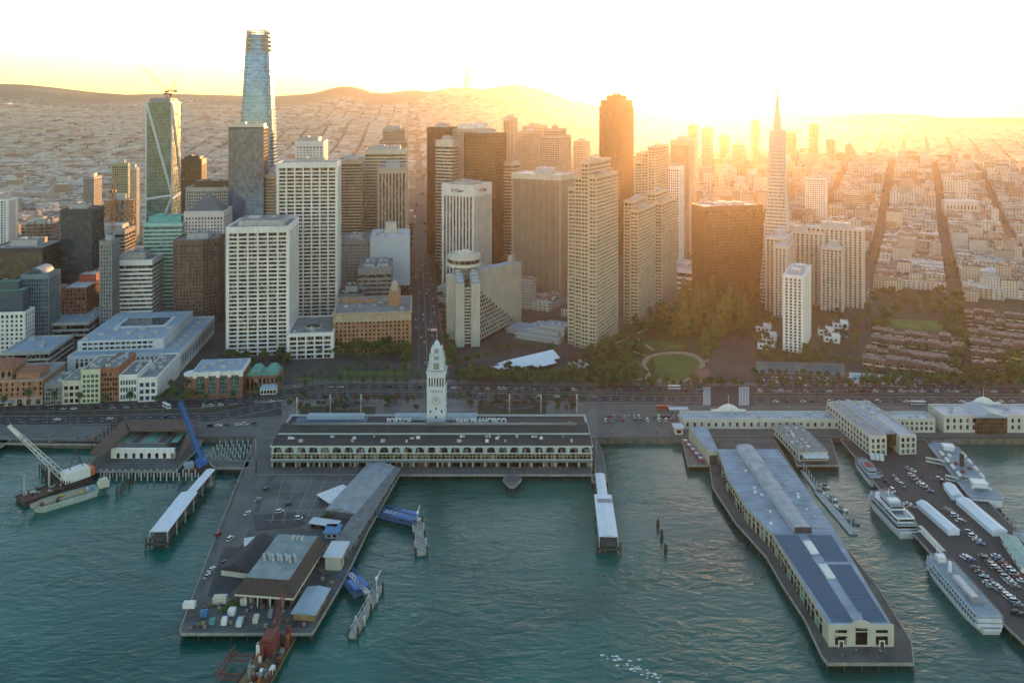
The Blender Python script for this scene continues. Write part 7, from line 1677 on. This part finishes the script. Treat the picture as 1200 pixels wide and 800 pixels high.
def emit(kind, cands, labelf, group, keep, fw, catg, far_label):
    cands.sort(key=lambda c: -size(c)); near, rest = cands[:keep], cands[keep:]
    k = 0
    for (nm, gr, x, y, lu, dp, h, rz) in near:
        z = TZ(x, y); lb, grp = labelf(600+F*x/y, y, h); o = thing(nm if h < 20 else ('apartment_block' if nm == 'house' else 'mid_rise_building'), lb, catg if h < 20 else 'apartment block', (x, y, z), rz, grp)
        w_, d_ = dp, lu
        m = MB(); m.box(-w_/2, -d_/2, -6, w_/2, d_/2, h); m.build('wall', fw, o)
        m = MB(); m.ring(rect(w_, d_), .12, h-.1, h+.7, inner=-.35); m.box(-w_/2+.3, -d_/2+.3, h, w_/2-.3, d_/2-.3, h+.12); m.build('roof', RFo, o)
        for _ in range(CR.randrange(1, 4)): m = MB(); m.cbox(CR.uniform(-.35,.35)*w_, CR.uniform(-.35,.35)*d_, h+.1, CR.uniform(1.2, w_*.3), CR.uniform(1.2, d_*.25), CR.uniform(1, 3)); m.build('roof_box', PLANT if CR.random() < .5 else RFo, o)
    if rest:
        mb = MB(); nw = len(FWs)
        for (nm, gr, x, y, lu, dp, h, rz) in rest:
            z = TZ(x, y); mb.M = Matrix.Translation((x, y, z)) @ Matrix.Rotation(rz, 4, 'Z'); wi = CR.randrange(nw); ri = nw+CR.randrange(len(RFs)); w_, d_ = dp, lu
            v = [(-w_/2,-d_/2,-8),(w_/2,-d_/2,-8),(w_/2,d_/2,-8),(-w_/2,d_/2,-8),(-w_/2,-d_/2,h),(w_/2,-d_/2,h),(w_/2,d_/2,h),(-w_/2,d_/2,h)]
            mb.m = wi; mb.add(v, [(0,1,5,4),(1,2,6,5),(2,3,7,6),(3,0,4,7)]); mb.m = ri; mb.add(v[4:], [(0,1,2,3)])
            if y < 3200 and CR.random() < .5: mb.m = wi; mb.box(-w_*.2, -d_*.2, h, w_*.1, d_*.1, h+2.5)
        mb.M = None; o = stuff(mb.build('distant_houses', FWs+RFs)); o['label'] = far_label; o['category'] = 'houses'
def labR(px, y, h):
    if px < 930: return ('building in the crowded hazy quarter behind the tall towers at centre right', 'buildings of the hazy quarter behind the towers')
    if y < 1250: return ('low building in the nearest rows behind the brick terraces at right', 'nearest rows behind the brick terraces')
    return ('low building in the dense street blocks climbing the hill at right', 'buildings of the hillside blocks at right')
def labL(px, y, h):
    if px > 290: return ('building in the gaps between the towers left of the avenue', 'buildings in the gaps left of the avenue')
    return ('low wide building in the sunlit flats behind the left towers', 'buildings of the flats at left')
emit('house', [c for c in CAND if c[0] == 'house'], labR, None, 300, FW, 'house', 'countless small pale houses covering the slopes to the right and centre')
emit('low', [c for c in CAND if c[0] != 'house'], labL, None, 290, FW2, 'building', 'countless small pale buildings covering the flats and hills at left')
print('candidates', len(CAND))
# streets of the right hand grid
b = MB()
for j in range(-14, 20):
    pts = [orgB+RB*(j*102-9)+UB*s for s in range(0, 4600, 80)]; pts = [p for p in pts if p.y > 850 and p.x > MK(p.y)+30 and in_view(p.x, p.y) and not (park_excl(600+F*p.x/p.y, p.y) and j != 0)]
    if len(pts) > 2: ribbon(b, pts, 6.5, .12)
struct(b.build('street', ASPH2))
b = MB()
for j in range(0, 9):
    pts = [G(1001+128*j, 436-0*j)+UB*s for s in range(0, 420, 40)] if j < 2 else []
    if pts: ribbon(b, pts, 7, .10)
struct(b.build('street', ASPH))
# brick terraces: pink roofed rows
PINK = plain('pinkish brown roof', (.27,.19,.175), .95, .35, .25); PB = plain('brown brick terrace', (.17,.10,.075), .9, .3, .3)
def terrace(label, xa, xb, row, hgt, dpt, grp, shift=0):
    a = G(xa, row); r = RB; Lr = abs(((xb-600)/F*a.y-a.x)/(r.x-(xb-600)/F*r.y)); n = max(2, int(Lr/9)); o0 = a
    for i in range(n):
        p = a+r*(Lr*(i+.5)/n); t = thing('terrace_house', label, 'terrace house', (p.x, p.y, 0), -TB, grp); w_ = Lr/n; h = hgt+CR.choice((0,0,2.2,-2.0)); y0 = CR.choice((0,1,2.5,5))
        m = MB(); m.box(-w_/2, y0, 0, w_/2-.03, dpt, h); m.build('wall', PB, t); m = MB(); m.box(-w_/2+.1, y0+.3, h, w_/2-.1, dpt-.3, h+.25); m.cbox(0, dpt*.6, h, w_*.4, 3, 1.6); m.build('roof', PINK, t)
        m = MB(); m.box(-w_/2+1, y0-.9, 3.4, w_/2-1.2, y0-.02, 4.4); m.build('balcony', CREAM, t)
        for k in range(2):
            for q in (-.25, .22): m = MB(); m.box(w_*q-.8, y0-.08, 1+k*3.3, w_*q+.8, y0+.02, 2.9+k*3.3); m.build('window', GDARK, t)
for k, (xa, xb, row, h) in enumerate(((1010,1128,431,9),(1014,1126,419,9),(1020,1130,406,9),(1022,1128,395,8),(1140,1215,438,9),(1138,1215,424,9),(1136,1215,410,9),(1134,1215,397,8),(1132,1215,385,8),(1130,1215,374,8))):
    side = 'left' if xa < 1100 else 'right'; nn = ('first','second','third','fourth','fifth','sixth')[k if k < 4 else k-4]
    terrace('pink roofed terrace house in the %s row up from the shore, %s estate' % (nn, side), xa, xb, row, h, 13, 'terrace row %s of the %s brick estate' % (nn, side))
# white split roof blocks near the pools
for i, (x, y) in enumerate(((902,398),(898,408),(975,400),(968,392),(985,384),(895,388))):
    g = G(x, y); t = thing('low_house', ('white stepped house left of the bright white apartment tower, middle one','white stepped house left of the bright white apartment tower, nearest one','white stepped house right of the bright white apartment tower, nearest one','small white stepped house tucked right behind the bright apartment tower','white stepped house right of the apartment tower, farthest one','white stepped house left of the bright white apartment tower, farthest one')[i], 'house', g, -TB)
    m = MB(); m.cbox(0, 0, 0, 15, 11, 6); m.cbox(3, 2, 6, 7, 6, 3); m.build('wall', APW, t); m = MB(); m.cbox(-3.5, 0, 6, 7, 9, .2); m.cbox(3, 2, 9, 6, 5, .2); m.build('roof', ROOFD, t)
    for q in (-5, -1, 3): m = MB(); m.box(q, -5.58, 2, q+2, -5.48, 4); m.build('window', GDARK, t)
# hero buildings of the hillside
for i, (x, y, w_, d_, h, mt, lb) in enumerate(((1152,330,52,20,16,APW,'long white walled hall with a brick end near the grey playground at right'),(1125,262,62,24,30,plain('pale apartment wall',(.5,.47,.43),.85,.15,.1),'broad pale slab of flats standing above the right hillside roofs'),(1180,312,40,26,14,ROOFB,'pale blue roofed school like block at the right edge'))):
    g = G(x, y); t = thing('hillside_block', lb, 'building', (g.x, g.y, TZ(g.x, g.y)), -TB*.5); m = MB(); m.cbox(0, 0, -4, w_, d_, h+4); m.build('wall', FW if i == 1 else mt, t); m = MB(); m.cbox(0, 0, h, w_-1, d_-1, .3); m.cbox(w_*.2, 0, h+.3, 6, 5, 2.4); m.build('roof', ROOFW, t)
    for k in range(9): m = MB(); m.box(-w_*.42+k*w_*.1, -d_/2-.1, h*.45, -w_*.42+k*w_*.1+2, -d_/2+.05, h*.7); m.build('window', GDARK, t)
# woods on the hill tops and dark clumps between the houses: mass
mb = MB(); rr = random.Random(12)
def clump(x, y, s, n):
    z = TZ(x, y)
    for _ in range(n):
        p = Vector((x+rr.gauss(0,s), y+rr.gauss(0,s), z+rr.uniform(1, 9+s*.12))); u = Vector((rr.gauss(0,1), rr.gauss(0,1), rr.gauss(0,1))).normalized(); w_ = u.orthogonal().normalized(); q = rr.uniform(2.2, 4.2)*(1 if y < 2500 else 1.7)
        mb.quad(p-u*q, p-w_*q, p+u*q, p+w_*q)
for x, y, s, n in ((1150,196,30,260),(1165,200,34,300),(1180,203,34,300),(1192,206,30,260),(1135,194,26,150),(1000,154,60,260),(1010,156,60,260),(985,158,50,160),(1035,196,20,90),(975,192,22,80),(1028,182,22,80)):
    g = G(x, y); clump(g.x, g.y, s*g.y/2200, n)
for _ in range(170):
    q, r_ = (rr.uniform(1008, 1130), rr.uniform(385, 446)) if rr.random() < .45 else (rr.uniform(1130, 1230), rr.uniform(362, 446)); g = G(q, r_)
    for _k in range(14):
        p = g+Vector((rr.gauss(0,3), rr.gauss(0,3), rr.uniform(1, 7))); u = Vector((rr.gauss(0,1), rr.gauss(0,1), rr.gauss(0,1))).normalized(); w_ = u.orthogonal().normalized(); mb.quad(p-u*1.3, p-w_*1.3, p+u*1.3, p+w_*1.3)
for _ in range(900):
    y = rr.uniform(1100, 4800); q = rr.uniform(-60, 1260); x = (q-600)/F*y
    if free(x, y, 8): clump(x, y, 7, 9)
o = stuff(mb.build('woods', LEAFD)); o['label'] = 'dark tree clumps scattered between far houses and on the hill tops'; o['category'] = 'woods'
# street trees along the right streets
for j, lb in ((0, 'leftmost'), (1, 'next'), (2, 'third')):
    for k in range(26):
        p = orgB+RB*(j*102-9)+UB*(330+k*22)+RB*CR.choice((-8, 8))
        if park_excl(600+F*p.x/p.y, p.y) or p.y < 900: continue
        plant('red' if k % 3 == 0 else 'round', p.x, p.y, 'street tree in the %s long street of the right hillside' % lb, 'trees of the %s right street' % lb, .9)
# hill top masts
t = thing('radio_mast', 'three legged red and white radio mast on the far ridge', 'mast', (0,0,0)); X, Y = (547-600)/F*RD, RD; t.location = (X, Y, TZ(X, Y)-3); hh = HC-(79-HZ)*RD/F-t.location.z
for k in range(3): m = MB(); a = k*2.09; m.bar((32*math.cos(a),32*math.sin(a),0), (11*math.cos(a),11*math.sin(a),hh*.6), 6); m.bar((11*math.cos(a),11*math.sin(a),hh*.6), (15*math.cos(a),15*math.sin(a),hh), 4.5); m.build('mast_post', DARK, t)
for q in (.2, .4, .6, .8): m = MB(); rr_ = 32-35*q if q < .6 else 13; P = [(rr_*math.cos(k*2.09), rr_*math.sin(k*2.09), hh*q) for k in range(3)]; [m.bar(P[i], P[(i+1)%3], 4) for i in range(3)]; m.build('cross_bar', DARK, t)
# ---------------------------------------------------------------- cars, buses, people, lamps
def car_mesh(nm, paint, L_=4.6, W_=1.9, van=False, bus=False):
    m = MB(); h = 1.0 if not bus else 2.9
    if bus: L_, W_ = 11.5, 2.6
    P = [(-L_/2,-W_/2),(L_/2-.5,-W_/2),(L_/2,-W_/2+.4),(L_/2,W_/2-.4),(L_/2-.5,W_/2),(-L_/2,W_/2)]
    m.prism(P, .3, h if bus else .85, 0, top=[(x*.99, y*.96) for x, y in P])
    if bus: m.ring(P, .03, 1.5, 2.4, 1, inner=-.05); m.cbox(-1, 0, h, 3, 1.4, .3, 0)
    elif van: m.prism([(-L_/2+.1,-.88),(L_*.30,-.88),(L_*.30,.88),(-L_/2+.1,.88)], .85, 1.75, 1, top=[(-L_/2+.3,-.75),(L_*.16,-.75),(L_*.16,.75),(-L_/2+.3,.75)]); m.prism([(-L_/2+.32,-.73),(L_*.15,-.73),(L_*.15,.73),(-L_/2+.32,.73)], 1.75, 1.84, 0)
    else: m.prism([(-L_*.40,-.86),(L_*.24,-.86),(L_*.24,.86),(-L_*.40,.86)], .85, 1.38, 1, top=[(-L_*.26,-.66),(L_*.06,-.66),(L_*.06,.66),(-L_*.26,.66)]); m.prism([(-L_*.25,-.65),(L_*.055,-.65),(L_*.055,.65),(-L_*.25,.65)], 1.38, 1.44, 0)
    for x in (-L_*.31, L_*.31):
        for y in (-W_/2+.05, W_/2-.05):
            m.m = 2; m.M = Matrix.Translation((x, y, .34)) @ Matrix.Rotation(H90, 4, 'X'); m.cyl(0, 0, -.12, .12, .34, n=8); m.M = None
    o = m.build(nm, [paint, GDARK, DARK]); me = o.data; bpy.data.objects.remove(o); return me
def paint(n, c): return plain(n, c, .3, .05, 1)
CARS = {c: (car_mesh('car', paint(c+' car paint', v)), car_mesh('car', paint(c+' car paint', v), van=True)) for c, v in dict(white=(.75,.75,.74), silver=(.42,.43,.45), black=(.025,.025,.03), grey=(.14,.15,.16), blue=(.03,.10,.30), red=(.35,.03,.03), teal=(.05,.30,.38)).items()}
CARS['yellow'] = (car_mesh('taxi', paint('taxi yellow', (.65,.42,.04))),)*2
MIX = ['white']*6+['silver']*5+['black']*3+['grey']*3+['blue']*2+['red']
VR = random.Random(31)
def car(x, y, rz, where, grp, col=None, z=None):
    col = col or VR.choice(MIX); me = CARS[col][VR.random() < .35]
    o = bpy.data.objects.new('parked_car' if 'parked' in where else 'car', me); C.objects.link(o)
    o.location = (x, y, (TZ(x, y) if z is None else z)+.03); o.rotation_euler = (0, 0, rz+VR.uniform(-.05, .05)); o['label'] = '%s car %s' % (col, where); o['category'] = 'car'; o['group'] = '%s cars %s' % (col, grp)
def carline(p0, p1, n, where, grp, jit=3, cross=0.0, skip=.15, z=.08):
    a, b_ = G(*p0), G(*p1); d = b_-a; rz = math.atan2(d.y, d.x)
    for i in range(n):
        if VR.random() < skip: continue
        p = a.lerp(b_, (i+.5)/n)+d.normalized()*VR.uniform(-jit, jit); car(p.x, p.y, rz+cross, where, grp, z=z)
carline((-40,476),(60,475),7, 'on the far lanes of the left shore road', 'on far left lanes'); carline((60,480),(240,476),9, 'on the far lanes of the left shore road', 'on far left lanes')
carline((-40,494),(240,489),9, 'on the near lanes of the left shore road', 'on near left lanes', skip=.35); carline((235,477),(330,470),11, 'parked below the brick and white stone block', 'parked below brick and stone block', 1, skip=.1)
carline((340,454),(500,454),9, 'on the road left of the clock tower', 'left of the clock tower', skip=.3); carline((528,455),(690,458),24, 'queueing right of the clock tower', 'right of the clock tower', 1, skip=.1); carline((528,463),(700,466),12, 'on the near lanes right of the clock tower', 'near lanes right of the tower', skip=.4)
carline((700,458),(830,459),9, 'on the road before the round lawn park', 'before the park'); carline((885,459),(1290,459.5),44, 'on the far lanes of the right shore road', 'far right lanes', 2, skip=.12); carline((885,471),(1290,471.5),26, 'on the near lanes of the right shore road', 'near right lanes', skip=.35)
for r_ in (443.5, 447.5, 451): carline((892,r_),(1128,r_+1.3),44, 'parked in the long car park behind the right shore road', 'in the long car park', .4, H90, .25)
carline((640,488),(790,489),22, 'parked in the strip between the hall and the curved gable', 'parked right of the hall', .6, .3, .1, z=.14) if False else None
carline((706,489),(798,489),16, 'parked in the strip between the hall and the curved gable', 'parked right of the hall', .5, H90, .1, z=.14); carline((706,493),(790,493),12, 'parked in the strip between the hall and the curved gable', 'parked right of the hall', .5, H90, .2, z=.14)
carline((240,500),(305,497),6, 'parked by the left end of the long hall', 'parked left of the hall', 1, z=.14)
for s in (-10.5, -5, -2, 3, 6, 10.5):
    for k in range(17):
        if VR.random() < .5: p = A0+UA*(10+k*30+VR.uniform(-9, 9))+RA*s; car(p.x, p.y, math.atan2(UA.y, UA.x), 'on the long straight avenue between the towers', 'on the avenue')
for k in range(26): p = orgB+RB*(-9+VR.choice((-4.5, 4.5)))+UB*(330+k*17+VR.uniform(-3,3)); car(p.x, p.y, math.atan2(UB.y, UB.x), 'parked in the leftmost street of the right hillside', 'in the leftmost hillside street')
# the parking pier
for p0, p1, n, cr in (((1028,552),(1050,580),3,0),((1046,557),(1060,572),3,0),((1066,556),(1092,578),7,.7),((1062,548),(1072,553),2,0),((1037,573),(1044,580),2,.3),((1062,589),(1070,597),2,.3),((1108,596),(1120,606),4,.7),((1122,609),(1130,613),2,.3),((1133,622),(1152,640),4,.6),((1128,651),(1140,658),3,.2),((1150,650),(1192,690),11,.7),((1140,663),(1162,684),4,.7),((1156,678),(1190,706),9,.7),((1165,650),(1200,683),8,.7),((1150,676),(1164,690),3,.7),((1182,698),(1196,712),3,.4),((1098,560),(1112,570),3,.4),((1185,716),(1200,722),2,.3)):
    a, b_ = G(*p0), G(*p1); rz = math.atan2((b_-a).y, (b_-a).x)
    for i in range(n):
        p = a.lerp(b_, (i+.5)/n); far = p.y > 480; wh = 'parked on the %s part of the car park pier' % ('shoreward' if far else 'seaward'); car(p.x, p.y, rz+H90*(.75 if cr else 0)+.2, wh, wh[10:], VR.choice(MIX+(['teal']*8 if 665 < p0[1] < 680 else [])), z=.02)
for x, y, rz, col in ((328,600,.5,'white'),(350,608,.2,'white'),(302,586,1.0,'silver'),(338,592,.6,'black'),(290,602,1.2,'white'),(256,627,1.2,'red'),(270,632,1.2,'white'),(248,668,1.3,'white'),(243,676,1.3,'silver'),(262,660,1.2,'grey'),(312,574,1.2,'grey')):
    g = G(x, y); car(g.x, g.y, rz, 'standing on the square pier', 'on the square pier', col, z=.1)
for i, (x, y, rz, lb, mt) in enumerate(((195,477,2.4,'white bus turning at the foot of the left side street',WHITE),(790,455.5,0,'white bus on the road before the park',WHITE),(778,479.5,0,'long orange red streetcar right of the hall',plain('streetcar orange',(.5,.12,.05),.5,.1,.3)),(1076,474,0,'pale bus on the right shore road',WHITE))):
    g = G(x, y); o = bpy.data.objects.new('bus' if i != 2 else 'streetcar', car_mesh('bus', mt, bus=True)); C.objects.link(o); tag(o, lb, 'bus' if i != 2 else 'streetcar', loc=g+Vector((0,0,.05)), rz=rz)
# trucks lined up at the root of the parking pier
for i in range(3):
    g = G(1022+i*5.5, 537+i*.6); t = thing('truck', 'white box truck in the line of three before the ivory wings', 'truck', g, 1.25, 'box trucks before the ivory wings'); m = MB(); m.cbox(-.6, 0, .6, 6, 2.4, 2.4); m.build('box_body', WHITE, t); m = MB(); m.cbox(3.4, 0, .5, 1.8, 2.2, 1.8); m.build('cab', WHITE, t)
# street lamps: slender posts
lm = MB(); lm.cyl(0, 0, 0, 9, .13, .08, 5, 0); lm.bar((0,0,9), (1.6,0,9.4), .07, 4, 0); lm.cbox(1.8, 0, 9.25, .8, .35, .2, 0); LM = lm.build('lamp', [GREY]); LME = LM.data; bpy.data.objects.remove(LM)
for tb, n, wh in ((((-40,501),(230,496)), 10, 'along the left promenade'), (((345,469),(690,473)), 14, 'along the far edge of the plaza behind the hall'), (((720,481),(1250,480)), 22, 'along the right shore road'), (((330,447),(690,448)), 12, 'on the far side of the shore road at centre')):
    a, b_ = G(*tb[0]), G(*tb[1])
    for i in range(n): p = a.lerp(b_, (i+.5)/n); o = bpy.data.objects.new('street_lamp', LME); C.objects.link(o); tag(o, 'slender grey street lamp '+wh, 'street lamp', 'lamps '+wh, loc=p+Vector((0,0,.1)), rz=H90)
for i, x in enumerate((348,387,423,597,634,676)):
    g = G(x, 488 if i in (0,) else 484); t = thing('light_column', 'tall slim white column light behind the hall, %s from the left' % ('first','second','third','fourth','fifth','sixth')[i], 'street lamp', g); m = MB(); m.cyl(0, 0, 0, 15, .35, .25, 6); m.build('post', CREAM, t); m = MB(); m.cyl(0, 0, 11, 14.5, .6, .6, 6); m.build('lamp_head', CREAM, t)
# people
def person_mesh(k):
    m = MB(); r_ = random.Random(k); st = .16
    for s in (-1, 1): m.bar((s*.1,0,.85), (s*.12,s*st,.05), .09, 6, 1, r2=.06); m.box(s*.12-.05, s*st-.18, 0, s*.12+.05, s*st+.08, .09, 1)
    m.prism([(.17*math.cos(a),.12*math.sin(a)) for a in [i*math.pi/4 for i in range(8)]], .82, 1.42, 0, top=[(.22*math.cos(a),.12*math.sin(a)) for a in [i*math.pi/4 for i in range(8)]])
    for s in (-1, 1): m.bar((s*.22,0,1.4), (s*.28,-s*.08,1.1), .06, 5, 0); m.bar((s*.28,-s*.08,1.1), (s*.26,-s*.2,.85), .045, 5, 0)
    m.cyl(0, 0, 1.42, 1.52, .06, n=6, m=2); m.cyl(0, 0, 1.5, 1.64, .075, .11, 8, 2); m.cyl(0, 0, 1.64, 1.76, .11, .06, 8, 3)
    o = m.build('person', [(plain('navy jacket', (.03,.04,.08), .9, .2, 3), plain('pale shirt', (.55,.53,.5), .9, .2, 3), plain('red jacket', (.3,.05,.04), .9, .2, 3))[k], plain('dark trousers', (.03,.03,.035), .9, .2, 3), plain('skin', (.42,.26,.18), .7, .1, 3), plain('dark hair', (.03,.02,.015), .8, .2, 3)]); me = o.data; bpy.data.objects.remove(o); return me
PM = [person_mesh(k) for k in range(3)]; PN = ('navy jacket', 'pale shirt', 'red jacket')
for (x0, x1, y0, y1, n, wh) in ((330,690,549,554,46,'walking on the apron in front of the long hall'),(560,690,549,554,16,'walking on the apron in front of the long hall'),(340,690,470,482,40,'on the plaza behind the long hall'),(325,440,560,600,12,'crossing the open square of the pier'),(1070,1112,545,566,22,'waiting beside the old ferry'),(592,608,558,567,4,'on the small half hexagon stage'),(975,1050,762,772,8,'at the outer end of the long pier'),(706,820,496,510,16,'on the promenade right of the hall')):
    for _ in range(n):
        k = VR.randrange(3); g = G(VR.uniform(x0, x1), VR.uniform(y0, y1)); o = bpy.data.objects.new('person', PM[k]); C.objects.link(o); tag(o, 'person in a %s %s' % (PN[k], wh), 'person', '%s people %s' % (PN[k], wh), loc=g+Vector((0,0,.13)), rz=VR.uniform(0, 6.28))
# foam trail left by a boat: a thin ragged sheet on the water
m = MB(); p = G(712, 768, WZ)
for i in range(46):
    q = i/45; a = p+Vector((q*20*(1 if i % 2 else .9)+VR.gauss(0,1.6), -q*14+VR.gauss(0,1.8), .02)); s = VR.uniform(.35, 1.2)
    P = [(a.x+s*VR.uniform(.6,1.3)*math.cos(k*1.05), a.y+s*.5*VR.uniform(.6,1.3)*math.sin(k*1.05)) for k in range(6)]; m.add([(x, y, WZ+.10+i*.001) for x, y in P], [tuple(range(6))])
o = stuff(m.build('foam', plain('foam', (.62,.68,.68), .8, .2, 1))); o['label'] = 'streaks of white foam on the open water at the bottom'; o['category'] = 'foam'
make_haze()
